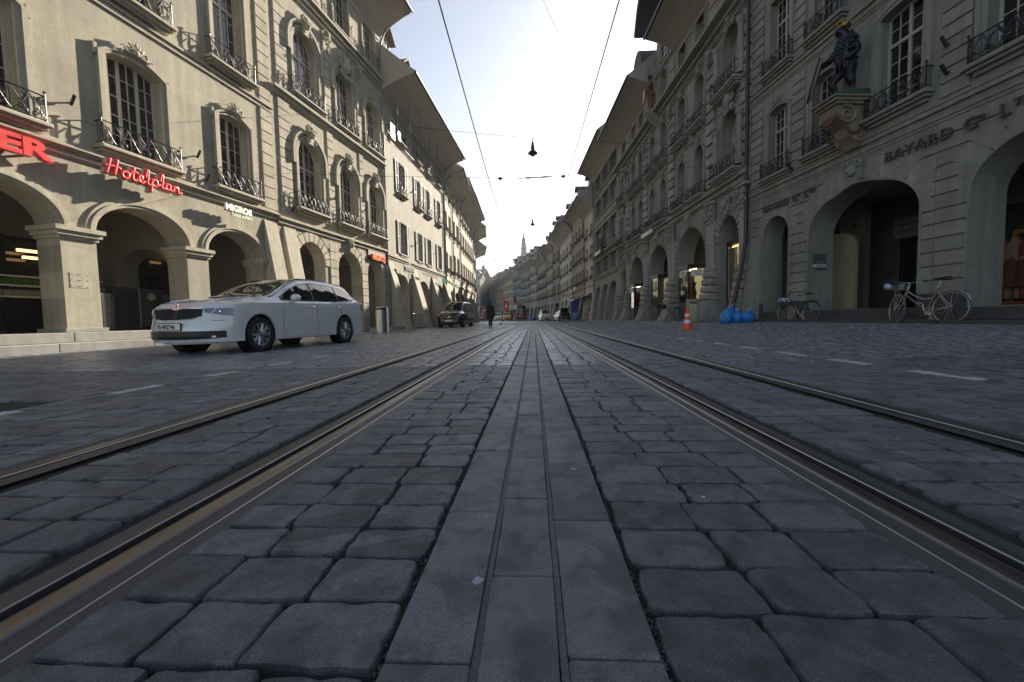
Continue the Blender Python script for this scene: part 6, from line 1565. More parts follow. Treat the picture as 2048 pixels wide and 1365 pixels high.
# wall across the arcade with an arched opening (two piers and a head built from quads)
oo = [( .42, .42), (.42, 4.14)]
rows = []
k_ = 14
for i in range(k_+1):
    w = math.pi*i/k_; yy = 1.9+1.1*math.cos(w); zz = 2.15+.85*math.sin(w); rows.append((yy, zz))
for (y1_, z1_), (y2_, z2_) in zip(rows, rows[1:]):
    mb.add([(8.3, y1_, z1_), (8.3, y2_, z2_), (8.3, y2_, 4.14), (8.3, y1_, 4.14), (7.7, y1_, z1_), (7.7, y2_, z2_), (7.7, y2_, 4.14), (7.7, y1_, 4.14)], [(0, 1, 2, 3), (7, 6, 5, 4), (0, 4, 5, 1)])
mb.box(7.7, 8.3, 3.0, 3.39, .43, 4.14); mb.box(7.7, 8.3, .76, .8, .43, 4.14)
mb.build('cross_arch', M_INT, A)

# shop window figures at the far right
t0 = None
for i, (u_, c, lab) in enumerate(((5.62, (.28, .04, .03), 'shop mannequin in a red top, left one behind the dark pier'), (5.86, (.28, .22, .15), 'shop mannequin in a cream top between two red ones'), (6.14, (.20, .045, .03), 'shop mannequin with a red headscarf at the right edge'))):
    t = thing('mannequin', lab, 'mannequin', rw(u_, -2.8, .72), RRZ)
    cm = mat('mannequin cloth %d' % i, c, .7)
    skel('body', [((0, 0, .95), .13), ((0, 0, 1.2), .13), ((0, 0, 1.4), .14), ((0, 0, 1.52), .05), ((0, 0, 1.62), .09), ((-.17, 0, 1.4), .06), ((-.27, -.03, 1.15), .045), ((-.2, -.15, .98), .035), ((.17, 0, 1.4), .06), ((.27, -.03, 1.15), .045), ((.2, -.15, .98), .035), ((-.09, 0, .8), .1), ((-.09, 0, .05), .05), ((.09, 0, .8), .1), ((.09, 0, .05), .05)],
         [(0, 1), (1, 2), (2, 3), (3, 4), (2, 5), (5, 6), (6, 7), (2, 8), (8, 9), (9, 10), (0, 11), (11, 12), (0, 13), (13, 14)], cm, t)
    mb = MB(); mb.lathe([(.16, 1.0), (.2, .7), (.24, .35), (.2, .34)], n=14); mb.build('skirt', mat('mannequin skirt', (.10, .03, .02), .7), t, smooth=True)
t = thing('display_stage', 'low red lit stage under the shop mannequins', 'stage', rw(6.4, -2.8, .62), RRZ)
mb = MB(); mb.box(-1.2, 1.5, -.5, .5, 0, .10, c=.01); mb.build('platform', mat('red stage', (.2, .04, .02), .6), t)
mb = MB(); mb.box(-.9, -.84, .44, .5, .11, 1.9); mb.box(-.6, -.54, .44, .5, .11, 1.9); mb.box(-.84, -.6, .44, .5, 1.84, 1.9); mb.build('gold_frame', M_GOLD, t)
for i, u_ in enumerate((5.8, 6.5)):
    t = thing('spot_lamp', ('warm spot lamp over the left shop mannequins', 'warm spot lamp at the right edge over the mannequins')[i], 'lamp', rw(u_, -2.3, 3.2), RRZ)
    mb = MB(); mb.lathe([(.04, .0), (.06, .12)], n=12); mb.build('housing', M_BLKP, t)
    ld = bpy.data.lights.new('spot', 'SPOT'); ld.energy = 1.3; ld.color = (1, .45, .2); ld.spot_size = R(80); ld.shadow_soft_size = .04; lo = bpy.data.objects.new('bulb', ld); col.objects.link(lo); lo.parent = t; lo.location = (0, 0, -.03); lo.rotation_euler = (R(-25), 0, 0)

# ------------------------------------------------------------------ bicycles
def bicycle(name, label, loc, rz, c1, c2, style=0, basket=False, lean=0.12, helmet=False, steer=0.3, tyre=(.05, .05, .05)):
    t = thing(name, label, 'bicycle', loc, rz); t.rotation_euler = (lean, 0, rz)
    m1, m2 = c1, c2; rw_ = .345; wb = 1.05
    def wheel(x, ang, nm):
        w_ = link(nm, None, t, loc=(x, 0, rw_), rot=(0, 0, ang))
        mb = MB(); n = 40; mb.tube([(rw_*.975*math.cos(2*math.pi*i/n), 0, rw_*.975*math.sin(2*math.pi*i/n)) for i in range(n+1)], .0145, 6, cap=False); mb.build('tyre', mat('bike tyre %s' % (tyre,), tyre, .7), w_, smooth='all')
        mb = MB(); mb.tube([(rw_*.925*math.cos(2*math.pi*i/n), 0, rw_*.925*math.sin(2*math.pi*i/n)) for i in range(n+1)], .010, 6, cap=False); mb.build('rim', M_STEEL, w_, smooth='all')
        mb = MB()
        for i in range(20):
            a = 2*math.pi*i/20; s = .03 if i % 2 else -.03; mb.tube([(.02*math.cos(a+.9), s, .02*math.sin(a+.9)), (rw_*.92*math.cos(a), 0, rw_*.92*math.sin(a))], .0016, 3, cap=False)
        mb.lathe([(.018, -.04), (.018, .04)], n=8, ax='y'); mb.build('spokes', M_STEEL, w_)
        return w_
    wheel(0, 0, 'rear_wheel'); wf = wheel(wb, steer, 'front_wheel')
    bb = Vector((.43, 0, .28)); seat = Vector((.27, 0, .78)); head = Vector((.86, 0, .78)); hb = Vector((.89, 0, .66)); ra = Vector((0, 0, rw_)); fa = Vector((wb, 0, rw_))
    f_ = MB(); f_.k = 0
    f_.tube([bb, seat], .016, 8); f_.tube([hb, (bb+hb)*.5, bb], .019, 8)
    f_.k = 1
    if style == 1:   # swooping ladies top tube
        f_.tube([head+Vector((-.0, 0, -.04)), Vector((.70, 0, .63)), Vector((.52, 0, .545)), Vector((.36, 0, .56))], .014, 8)
    else: f_.tube([head+Vector((0, 0, -.02)), seat+Vector((.01, 0, -.06))], .014, 8)
    for s in (-1, 1):
        f_.tube([seat+Vector((0, 0, -.08)), ra+Vector((0, s*.055, 0))], .008, 6); f_.tube([bb, ra+Vector((0, s*.055, 0))], .009, 6)
    f_.k = 0; f_.tube([head+Vector((-.01, 0, .02)), hb], .022, 8); f_.build('frame', [m1, m2], t, smooth=True)
    mb = MB()
    for s in (-1, 1): mb.tube([hb+Vector((0, s*.02, 0)), hb+Vector((.03, s*.045, -.06)), hb+Vector((.08, s*.05, -.2)), fa+Vector((0, s*.05, 0))], .011, 6)
    mb.build('fork', m2, t, smooth=True)
    mb = MB(); mb.tube([head, head+Vector((-.02, 0, .14)), head+Vector((.04, 0, .17))], .013, 6)
    hbz = head+Vector((.05, 0, .17))
    cs_, sn = math.cos(steer), math.sin(steer)
    def Rz(x, y, z): return hbz+Vector((x*cs_-y*sn, x*sn+y*cs_, z))
    mb.tube([Rz(-.10, -.27, .03), Rz(.02, -.2, .02), Rz(.03, 0, 0), Rz(.02, .2, .02), Rz(-.10, .27, .03)], .012, 6); hh = mb.build('handlebar', M_STEEL, t, smooth=True)
    mb = MB(); mb.tube([Rz(-.17, -.30, .035), Rz(-.08, -.262, .03)], .018, 6); mb.tube([Rz(-.17, .30, .035), Rz(-.08, .262, .03)], .018, 6); mb.build('grips', M_BLKP, hh)
    mb = MB(); mb.tube([seat, seat+Vector((-.05, 0, .17))], .012, 6); mb.build('seat_post', M_STEEL, t)
    mb = MB(); sp_ = seat+Vector((-.06, 0, .19))
    mb.grid([[(sp_.x+.17-.30*i/6, sp_.y+(.02+.065*min(1, (i/3)**2))*j/3, sp_.z+.03-.03*abs(j/3)**2+.02*(i/6)**2) for j in range(-3, 4)] for i in range(7)]); mb.grid([[(sp_.x+.17-.30*i/6, sp_.y+(.018+.06*min(1, (i/3)**2))*j/3, sp_.z-.02) for j in range(-3, 4)] for i in range(7)]); mb.ball((sp_.x-.1, 0, sp_.z+.0), .07, 10, sq=(1.1, 1, .5)); mb.build('saddle', M_BLKP, t, smooth=True)
    mb = MB(); mb.lathe([(.09, -.055), (.09, -.05)], (bb.x, 0, bb.z), 24, ax='y')
    mb.tube([bb+Vector((0, -.07, 0)), bb+Vector((-.04, -.08, -.16))], .011, 6); mb.tube([bb+Vector((0, .07, 0)), bb+Vector((.04, .08, .16))], .011, 6)
    mb.box(bb.x-.09, bb.x+.01, -.17, -.08, bb.z-.175, bb.z-.15); mb.box(bb.x-.01, bb.x+.09, .08, .17, bb.z+.15, bb.z+.175); mb.tube([bb+Vector((0, -.055, .09)), ra+Vector((0, -.055, .035))], .004, 4); mb.tube([bb+Vector((0, -.055, -.09)), ra+Vector((0, -.055, -.035))], .004, 4)
    mb.build('crank', M_STEEL, t)
    if basket:
        b_ = link('basket', None, t, loc=(wb+.05, 0, .80)); mb = MB(); W_, D_, Hh = .19, .16, .15
        for z in (0, .05, .1, Hh):
            k = .85+.15*z/Hh; mb.tube([(-D_*k, -W_*k, z), (D_*k, -W_*k, z), (D_*k, W_*k, z), (-D_*k, W_*k, z), (-D_*k, -W_*k, z)], .0045, 4)
        for i in range(-4, 5):
            q = i/4
            for s in (-1, 1):
                mb.tube([(q*D_*.85, s*W_*.85, 0), (q*D_, s*W_, Hh)], .003, 3); mb.tube([(s*D_*.85, q*W_*.85, 0), (s*D_, q*W_, Hh)], .003, 3)
            mb.tube([(q*D_*.85, -W_*.85, 0), (q*D_*.85, W_*.85, 0)], .003, 3)
        mb.build('wire', M_STEEL, b_); mb = MB(); mb.tube([(-.02, -.06, 0), (-.05, -.07, -.44)], .006, 5); mb.tube([(-.02, .06, 0), (-.05, .07, -.44)], .006, 5); mb.build('stay', M_STEEL, b_)
    mb = MB()
    for i in range(9): pass
    mb.tube([(rw_*1.06*math.cos(R(60+12*i)), 0, rw_+rw_*1.06*math.sin(R(60+12*i))) for i in range(9)], .016, 5, sx=1.5); mb.build('mudguard', m2 if style == 1 else M_BLKP, t)
    if style != 1:
        mb = MB(); mb.box(-.22, .14, -.06, .06, .735, .75); mb.tube([(-.15, .06, .735), (0, .06, rw_)], .006, 4); mb.tube([(-.15, -.06, .735), (0, -.06, rw_)], .006, 4); mb.build('carrier', M_BLKP, t)
    return t
c_pk = mat('bike frame pink', (.26, .10, .12), .3, .1, coat=.5); c_sv = mat('bike frame silver', (.42, .42, .44), .3, .6); c_bk = mat('bike frame black', (.02, .02, .022), .3, coat=.5)
# position from the wheel feet measured in the photograph
def bike_at(p_rear, p_front, **k):
    a = Vector(p_rear); b = Vector(p_front); d = b-a; return ((a.x, a.y, gz(a.x, a.y)+.0), math.atan2(d.y, d.x))
lc, rz_ = bike_at(c2w(9.25, 8.45), c2w(9.12, 9.48)); 
bk = bicycle('step_through_bicycle', 'pink and silver step through bicycle with wire basket, right of the big dark arch', lc, rz_, c_pk, c_sv, 1, True, lean=R(6), steer=R(-28), tyre=(.10, .10, .09))
t = thing('helmet_cover', 'dark blue folded cloth and a pale plastic bag in the wire basket', 'cloth', (*[bk.location.x+math.cos(rz_)*1.1, bk.location.y+math.sin(rz_)*1.1], bk.location.z+.93), rz_)
mb = MB(); mb.ball((0, .0, .03), .15, 12, sq=(1, 1.3, .3), jit=.05); mb.build('cloth', mat('navy cloth', (.015, .02, .06), .7), t, smooth='all'); mb = MB(); mb.ball((-.02, .20, -.06), .08, 10, sq=(1, .8, .9), jit=.12); mb.build('plastic_bag', mat('pale plastic', (.45, .46, .6), .3), t, smooth='all')
lc, rz_ = bike_at(c2w(9.12, 12.2), c2w(9.0, 13.1))
b2_ = bicycle('black_bicycle', 'black city bicycle leaning near the small arch with a helmet on its handlebar', lc, rz_, c_bk, c_bk, 0, False, lean=R(5), steer=R(12)); b2_.scale = (.9, .9, .9)
t = thing('helmet', 'white and blue cycle helmet hanging from the black bicycle', 'helmet', (lc[0]+math.cos(rz_)*.9-.12, lc[1]+math.sin(rz_)*.9-.05, lc[2]+.68), rz_)
mb = MB(); mb.ball((0, 0, 0), .15, 16, sq=(1.0, .75, .55)); mb.build('shell', mat('helmet shell', (.10, .16, .28), .4), t, smooth='all')
for i in range(5):
    mb = MB(); mb.tube([(-.13, -.08+.04*i, -.02), (-.08, (-.08+.04*i)*1.15, .06), (0, (-.08+.04*i)*1.2, .088), (.08, (-.08+.04*i)*1.15, .06), (.13, -.08+.04*i, -.02)], .013, 5); mb.build('rib', M_WHITE, t, smooth='all')
x, y = pxw(1326, 21.0); x2, y2 = pxw(1356, 21.8)
lc, rz_ = bike_at((x2, y2), (x, y)); bicycle('parked_bicycle', 'dark bicycle with a black front crate, between the arch pier and the traffic cone', (lc[0], lc[1], lc[2]), rz_, c_bk, c_sv, 0, False, lean=R(5), steer=R(-30))
t = thing('bike_crate', 'black crate mounted at the front of the bicycle beside the cone', 'crate', (x-.1, y-.05, gz(x, y)+.72), rz_)
mb = MB(); mb.box(-.16, .16, -.2, .2, 0, .22, c=.02); mb.build('box', M_BLKP, t)
x, y = pxw(1172, 48.5); bicycle('parked_bicycle', 'silver bicycle parked between the two standing workers', G(x, y), R(178), c_sv, c_sv, 0, lean=R(4))
t = thing('granite_post', 'short granite post behind the black bicycle', 'post', (*pxw(1583, 13.3), gz(8.7, 13)), RRZ)
mb = MB(); mb.box(-.10, .10, -.09, .09, 0, .52, c=.02); mb.build('block', S_STEP, t)

# ------------------------------------------------------------------ people
M_SKIN = mat('skin', (.42, .24, .17), .55); M_HAIR = mat('dark hair', (.02, .015, .012), .6)
def person(label, loc, rz, coat, trousers, stride=.25, coatlen=.95, arms='down', hat=None, bend=0.0, tall=1.0, hand_fwd=0.0):
    t = thing('person', label, 'person', loc, rz); t.scale = (tall,)*3
    b = bend
    def B_(z): return -b*max(0, z-.95)
    N = [((0, B_(.95), .95), .13), ((0, B_(1.15), 1.15), .12), ((0, B_(1.38), 1.38), .135), ((0, B_(1.5)-.01, 1.50), .055), ((0, B_(1.6)-.02, 1.60), .085), ((0, B_(1.7)-.025, 1.69), .075)]
    E = [(0, 1), (1, 2), (2, 3), (3, 4), (4, 5)]
    for s in (-1, 1):
        k = len(N); f = s*stride
        N += [((s*.09, 0, .88), .095), ((s*.10, -f*.45, .50), .062), ((s*.10, -f*.9+.03, .10), .042), ((s*.10, -f*.9-.13, .04), .035)]
        E += [(0, k), (k, k+1), (k+1, k+2), (k+2, k+3)]
        k = len(N); hf = hand_fwd+.12*-s*(stride > 0)
        sh_ = (s*.17, B_(1.4), 1.40); el = (s*.235, B_(1.1)-hf*.4+.03, 1.13); wr_ = (s*.24, B_(.95)-hf, .90+hf*.35); pa = (s*.24, B_(.9)-hf-.02, .82+hf*.4)
        N += [(sh_, .062), (el, .045), (wr_, .03), (pa, .034)]; E += [(2, k), (k, k+1), (k+1, k+2), (k+2, k+3)]
        for q in range(4):
            j = len(N); o_ = (q-1.5)*.018; N += [((pa[0], pa[1]+o_, pa[2]-.05), .009), ((pa[0]-s*.012, pa[1]+o_-.008, pa[2]-.085+.008*abs(q-1)), .008)]; E += [(k+3, j), (j, j+1)]
        j = len(N); N += [((pa[0]-s*.015, pa[1]-.035, pa[2]-.02), .010), ((pa[0]-s*.02, pa[1]-.045, pa[2]-.05), .009)]; E += [(k+3, j), (j, j+1)]
    skel('body', N, E, M_SKIN, t, sub=1)
    # face (front is -y)
    mb = MB(); mb.ball((0, B_(1.62)-.115, 1.615), .018, 6, sq=(.8, 1, 1.3))
    for s in (-1, 1): mb.ball((s*.085, B_(1.62)-.015, 1.62), .022, 6, sq=(.5, 1, 1.3))
    mb.build('nose_and_ears', M_SKIN, t, smooth='all')
    mb = MB()
    for s in (-1, 1): mb.ball((s*.032, B_(1.65)-.094, 1.65), .011, 6)
    mb.build('eyes', M_HAIR, t, smooth='all'); mb = MB(); mb.ball((0, B_(1.57)-.098, 1.565), .02, 6, sq=(1.3, .4, .35)); mb.build('mouth', mat('lips', (.3, .1, .09), .5), t, smooth='all')
    mb = MB(); mb.ball((0, B_(1.68)+.008, 1.675), .108, 12, sq=(.88, .98, .95))
    hcut = MB(); hcut.ball((0, B_(1.68)+.022, 1.672), .106, 14, sq=(.88, .95, 1.0))
    if hat != 'hood': hcut.build('hair', M_HAIR, t, smooth='all')
    if hat:
        mb = MB(); mb.ball((0, B_(1.68)+.02, 1.68), .125, 12, sq=(.92, 1.0, 1.02)); mb.tube([(0, B_(1.45)+.01, 1.43), (0, B_(1.55)+.02, 1.54), (0, B_(1.62)+.02, 1.64)], lambda q: .13-.03*q, 10); mb.build('hood', coat if hat == 'hood' else hat, t, smooth='all')
    # coat: torso shell and sleeves
    rows = []; n = 16
    zs_ = [coatlen*.62+.0, .75, .95, 1.1, 1.25, 1.38, 1.46, 1.50] if coatlen < 1 else [.98, 1.05, 1.15, 1.25, 1.38, 1.46, 1.50]
    for z in zs_:
        w = interp([(.5, .24), (.75, .225), (.95, .20), (1.15, .185), (1.38, .205), (1.46, .15), (1.5, .075)], z); d_ = w*interp([(.5, .75), (1.2, .7), (1.5, .85)], z)
        rows.append([(w*math.cos(2*math.pi*j/n), B_(z)+d_*math.sin(2*math.pi*j/n), z) for j in range(n)])
    mb = MB(); mb.grid(rows, close=True); c_ = mb.build('coat', coat, t, smooth='all')
    for s in (-1, 1):
        hf = hand_fwd+.12*-s*(stride > 0); mb = MB(); mb.tube([(s*.15, B_(1.42), 1.43), (s*.20, B_(1.38), 1.37), (s*.24, B_(1.1)-hf*.4+.03, 1.13), (s*.245, B_(.95)-hf*.95, .92+hf*.33)], lambda q: .075-.022*q, 9); mb.build('sleeve', coat, t, smooth='all')
        f = s*stride; mb = MB(); mb.tube([(s*.08, 0, .95), (s*.095, -.01, .85), (s*.10, -f*.45-.01, .50), (s*.10, -f*.9+.03, .12)], lambda q: .105-.045*q, 10); mb.build('trouser_leg', trousers, t, smooth='all')
        mb = MB(); mb.ball((s*.10, -f*.9-.05, .055), .085, 10, sq=(.55, 1.45, .6)); mb.build('shoe', M_BLKP, t, smooth='all')
    return t
M_COAT = mat('black coat', (.015, .015, .018), .7); M_NAVY = mat('dark work clothes', (.03, .033, .045), .7); M_ORG = mat('orange vest', (.6, .12, .02), .6)
pr = person('person in a dark knee length coat walking away past the black van, seen from behind', (-3.1, 28.6, 0), R(176), M_COAT, M_COAT, .24, .9, hat='hood', tall=1.03)
t = thing('shoulder_bag', 'dark bag hanging at the right side of the walking person', 'bag', (-2.82, 28.6, .72), R(10)); mb = MB(); mb.ball((0, 0, .12), .17, 10, sq=(.6, 1, .95)); mb.build('pouch', M_COAT, t, smooth='all'); mb = MB(); mb.tube([(0, .1, .25), (-.12, 0, .75), (0, -.1, .25)], .012, 5); mb.build('strap', M_BLKP, t)
x, y = pxw(1161, 50); person('worker in dark clothes bending forward beside the blue bag', G(x, y), R(60), M_NAVY, M_NAVY, .2, 1.0, bend=.35, hand_fwd=.3)
x, y = pxw(1183, 47.5); person('worker in dark jacket standing near the pointed arches', G(x, y), R(-20), M_COAT, M_NAVY, .12, 1.0, hand_fwd=.25)
for i, (px, Z) in enumerate(((1018, 92), (1025.5, 93), (985, 96))):
    x, y = pxw(px, Z); person(('far person in dark clothes just left of the tram side', 'far person in dark clothes against the tram side', 'far person beside the triangular sign behind the walking person')[i], (x, y, 0), R(20*i), M_COAT, M_NAVY, .15, 1.0)
t = thing('pigeon', 'small grey pigeon on the cobbles right of the walking person', 'pigeon', (*pxw(1002, 31), 0.01), R(30))
mb = MB(); mb.ball((0, 0, .13), .075, 12, sq=(1.7, .85, .9)); mb.tube([(.07, 0, .15), (.11, 0, .20), (.12, 0, .235)], lambda q: .04-.012*q, 8); mb.ball((.125, 0, .245), .03, 8); mb.tube([(.15, 0, .243), (.175, 0, .236)], lambda q: .008*(1-.8*q), 5); mb.tube([(-.1, 0, .13), (-.2, 0, .105)], lambda q: .035*(1-.4*q), 6)
for s in (-1, 1): mb.tube([(.0, s*.025, .08), (.01, s*.03, .0), (.04, s*.03, .0)], .006, 5)
mb.build('body', mat('pigeon grey', (.12, .13, .15), .6, var=.3, scale=20), t, smooth='all')

# ------------------------------------------------------------------ overhead wires and lamps
M_WIRE = mat('wire', (.03, .03, .035), .5, .5)
def wire(name, label, pts, r_, cat='wire', group=None, sag=0.0, n=14):
    P = []
    for a, b in zip(pts, pts[1:]):
        a = Vector(a); b = Vector(b)
        for i in range(n): q = i/n; P.append(a.lerp(b, q)-Vector((0, 0, sag*4*q*(1-q))))
    P.append(Vector(pts[-1])); t = thing(name, label, cat, P[0], 0, group); mb = MB(); mb.tube([p-P[0] for p in P], r_, 5); mb.build('cable', M_WIRE, t, smooth=True); return t
for x_, lab in ((-1.46, 'contact wire over the left tram track'), (1.40, 'contact wire over the right tram track')):
    pts = [(x_+curve_x(y)+(.12 if i % 2 else -.1), y, 5.6) for i, y in enumerate([-6, 2, 16, 30, 45, 60, 75, 90, 110])]
    wire('contact_wire', lab, pts, .012, group='tram contact wires', sag=.03)
def spanw(label, ya, za, yb, zb, xm, zm, r_=.007, n_='span_wire'):
    a = (left_edge(ya)-.0, ya, za); b = (right_edge(yb), yb, zb); m_ = (xm, (ya+yb)/2, zm)
    return wire(n_, label, [a, m_, b], r_, sag=.04, group='cross wires between the facades')
spanw('cross wire carrying the nearer hanging lamp', 17, 9.4, 17, 7.3, .05, 7.98)
spanw('cross wire holding the contact wires in front of the first lamp', 16, 6.6, 16, 6.3, 0, 6.02)
spanw('cross wire carrying the farther hanging lamp', 34, 9.7, 34, 9.6, .05, 8.95)
spanw('thin cross wire between the two lamps', 27, 8.6, 27, 8.8, .0, 8.3, .005)
wire('guy_wire', 'thin slanting wire high above the street at the top of the picture', [(-.4, 13, 12.3), (2.6, 19, 10.6), (4.2, 22, 10.2)], .005, group='cross wires between the facades')
wire('guy_wire', 'long cable crossing the ornate facade on the right from the roof edge down', [kw(1.0, .3, 12.5), kw(10, 1.2, 10.4), kw(19.7, .5, 10.0)], .012, group='cross wires between the facades')
def lamp(label, x, y, z, s=1.0):
    t = thing('hanging_lamp', label, 'street lamp', (x, y, z), 0, 'lamps hanging over the street'); t.scale = (s,)*3
    mb = MB(); mb.lathe([(.02, 0), (.03, -.04), (.05, -.08), (.06, -.2), (.075, -.24), (.08, -.38), (.12, -.42), (.2, -.5), (.215, -.53), (.20, -.53), (.12, -.47)], n=20, cap=False); mb.build('shade', M_BLKP, t, smooth=True)
    mb = MB(); mb.lathe([(.13, -.50), (.13, -.58), (.08, -.63), (.0, -.64)], n=18); mb.build('glass', mat('lamp opal', (.10, .10, .10), .2), t, smooth=True)
    mb = MB(); mb.tube([(0, 0, 0), (0, 0, .08)], .012, 6); mb.tube([(.03*math.cos(a/8*6.28), 0, .09+.03*math.sin(a/8*6.28)) for a in range(9)], .008, 5); mb.build('hook', M_IRON, t)
lamp('larger bell shaped black lamp hanging from the nearer cross wire', .08, 17, 7.86, .95)
lamp('smaller bell shaped black lamp hanging further down the street', .05, 34, 8.85, .95)
for i, (x_, y_, z_, lab) in enumerate(((-1.22, 16, 6.06, 'small black pulley on the cross wire by the left contact wire'), (1.25, 16, 6.05, 'small black insulator on the cross wire by the right contact wire'))):
    t = thing('pulley', lab, 'pulley', (x_, y_, z_)); mb = MB(); mb.lathe([(.02, .04), (.09, .01), (.1, -.01), (.03, -.05), (.02, -.09)], n=12); mb.build('cap', M_BLKP, t, smooth=True); mb = MB(); mb.tube([(0, 0, -.08), (-.16, 1.0, -.44)], .008, 4); mb.build('hanger', M_WIRE, t)
t = thing('insulator', 'long dark insulator rod in the middle of the cross wire', 'insulator', (-.2, 16, 6.03)); mb = MB(); mb.tube([(-.3, 0, 0), (1.0, 0, .02)], .016, 6); mb.tube([(0, 0, 0), (.2, 0, 0)], .03, 6); mb.tube([(.6, 0, .01), (.85, 0, .015)], .03, 6); mb.build('rod', M_BLKP, t)
for i, (px, Z, z_) in enumerate(((994, 95, 14.5), (1009, 95, 14.5))):
    x, y = pxw(px, Z); t = thing('hanging_lamp', ('left one of a far pair of flat street lamps above the cream van', 'right one of a far pair of flat street lamps above the yellow van')[i], 'street lamp', (x, y, z_), 0, 'lamps hanging over the street'); mb = MB(); mb.ball((0, 0, 0), .42, 12, sq=(1, .6, .22)); mb.build('shade', M_BLKP, t, smooth=True)
    mb = MB(); mb.tube([(-3, 0, .3), (0, 0, .15), (3, 0, .3)], .02, 4); mb.build('wire', M_WIRE, t)

# ------------------------------------------------------------------ flags, panels, barrier, awning, signs
def flag(label, px, Z, z_, w, h_, c, cross=None):
    x, y = pxw(px, Z); t = thing('flag', label, 'flag', (x, y, z_), R(3), 'flags hung from the far facades')
    mb = MB(); n = 10; mb.grid([[(w*(i/n), .10*math.sin(i*1.1+j*.4), -h_*j/6-.25*(i/n)*(1+j*.2)) for j in range(7)] for i in range(n+1)]); mb.grid([[(w*(i/n), .10*math.sin(i*1.1+j*.4)+.02, -h_*j/6-.25*(i/n)*(1+j*.2)) for j in range(7)] for i in range(n+1)]); mb.build('cloth', c, t, smooth='all')
    if cross:
        mb = MB(); mb.box(w*.42, w*.58, -.16, -.12, -h_*.85-.2, -h_*.15-.15); mb.box(w*.2, w*.8, -.155, -.118, -h_*.58-.2, -h_*.42-.2); mb.build('cross', cross, t)
    mb = MB(); mb.tube([(w*1.05, .9, .9), (-.1, -.05, .1)], .04, 6); mb.build('pole', M_IRON, t)
flag('large red flag with white cross, above the yellow van', 1009.5, 82, 4.2, .95, 1.9, mat('flag red', (.5, .02, .02), .7), M_CONEW)
flag('orange red flag high on the facade above the cream van', 1002, 92, 6.1, .7, .95, mat('flag orange', (.6, .12, .03), .7))
flag('dull red flag left of the tram top', 1028.5, 92, 5.5, .75, 1.1, mat('flag dull red', (.25, .03, .04), .7), None)
t = thing('advertising_board', 'upright royal blue advertising panel in an arch right of the dark car', 'panel', (*pxw(1153.5, 56.5), .25), R(-2)); mb = MB(); mb.box(-.75, .75, -.05, .05, .9, 2.95); mb.build('board', mat('blue panel', (.01, .035, .25), .4), t); mb = MB(); mb.box(-.7, -.62, -.04, .04, 0, .9); mb.box(.62, .7, -.04, .04, 0, .9); mb.build('legs', M_IRON, t)
for i, (u_, w) in enumerate(((2.4, .9), (5.6, .7), (8.9, .9))):
    t = thing('blue_poster', ('teal blue poster in the left pointed arch', 'teal blue poster in the middle pointed arch', 'teal blue poster in the right pointed arch')[i], 'poster', q2w(u_, -2.2, .35), QRZ, 'teal posters in the pointed arches'); mb = MB(); mb.box(-w/2, w/2, -.05, .05, .8, 2.4); mb.build('board', mat('teal poster', (.01, .09, .17), .5), t); mb = MB(); mb.box(-.05, .05, .0, .06, 0, .8); mb.build('post', M_IRON, t)
t = thing('awning', 'pale sloping awning by the white striped house', 'awning', (*pxw(1176, 51.5), 2.85), QRZ)
mb = MB(); mb.prism([(0, .55), (-2.0, -.05), (-2.0, -.2), (-1.97, -.2), (-1.95, -.08), (0, .5)], -2.2, 1.6, 'x'); mb.build('cloth', M_WHITE, t); mb = MB(); mb.tube([(-2.1, 0, .2), (-2.1, -1.9, -.1)], .03, 5); mb.tube([(1.5, 0, .2), (1.5, -1.9, -.1)], .03, 5); mb.build('arm', M_IRON, t)
t = thing('railing_fence', 'low vertical bar railing between the sloping buttresses', 'railing', cw(3.2, .75, 0), CRZ)
mb = MB(); mb.tube([(-1.0, 0, 1.0), (1.1, 0, 1.0)], .022, 6)
for i in range(8): mb.tube([(-1.0+.3*i, 0, .08), (-1.0+.3*i, 0, 1.0)], .016, 6)
mb.build('bars', M_PIPE2, t); mb = MB(); mb.box(-1.4, 1.5, -.25, .25, 0, .16, c=.02); mb.build('kerb', S_STEP, t)
for i, (u_, o) in enumerate(((2.6, -1.5), (7.0, -.2))):
    t = thing('wall_case', ('grey framed case inside the first arch of the shuttered house', 'glass wall case with a pale poster in the second arch of the shuttered house')[i], 'show case', cw(u_, o, .2), CRZ); mb = MB(); mb.box(-.4, .4, -.1, .1, .75, 1.8, c=.02); mb.build('frame', M_PIPE2, t); mb = MB(); mb.box(-.32, .32, -.12, -.101, .85, 1.7); mb.build('poster', mat('pale poster', (.3, .3, .22), .4), t); mb = MB(); mb.box(-.05, .05, -.05, .05, 0, .75); mb.build('post', M_IRON, t)
t = thing('kerb_stone', 'low granite kerb beside the steel litter bin', 'kerb', lw(18.4, .85, 0), LRZ)
mb = MB(); mb.box(-1.6, -.5, -.2, .3, -.02, .16, c=.02); mb.box(.1, 2.1, -.1, .4, -.02, .2, c=.02); mb.build('block', S_STEP, t)
t = thing('yield_sign', 'red and white triangular sign behind the walking person', 'sign', (*pxw(970, 70), 0), 0)
mb = MB(); mb.tube([(0, 0, 0), (0, 0, 2.0)], .04, 6); mb.build('post', M_PIPE2, t); mb = MB(); mb.prism([(-.7, 2.4), (.7, 2.4), (0, 1.2)], -.08, -.05, 'y'); mb.build('plate', M_RED, t); mb = MB(); mb.prism([(-.42, 2.25), (.42, 2.25), (0, 1.5)], -.085, -.081, 'y'); mb.build('inner', M_WHITE, t)
t = thing('scaffold_cabin', 'dark stall front under the far flags', 'stall', (*pxw(1000, 104), 0), R(12)) if False else None
# panes added on the shuttered house, turned to mirror the sun into the camera

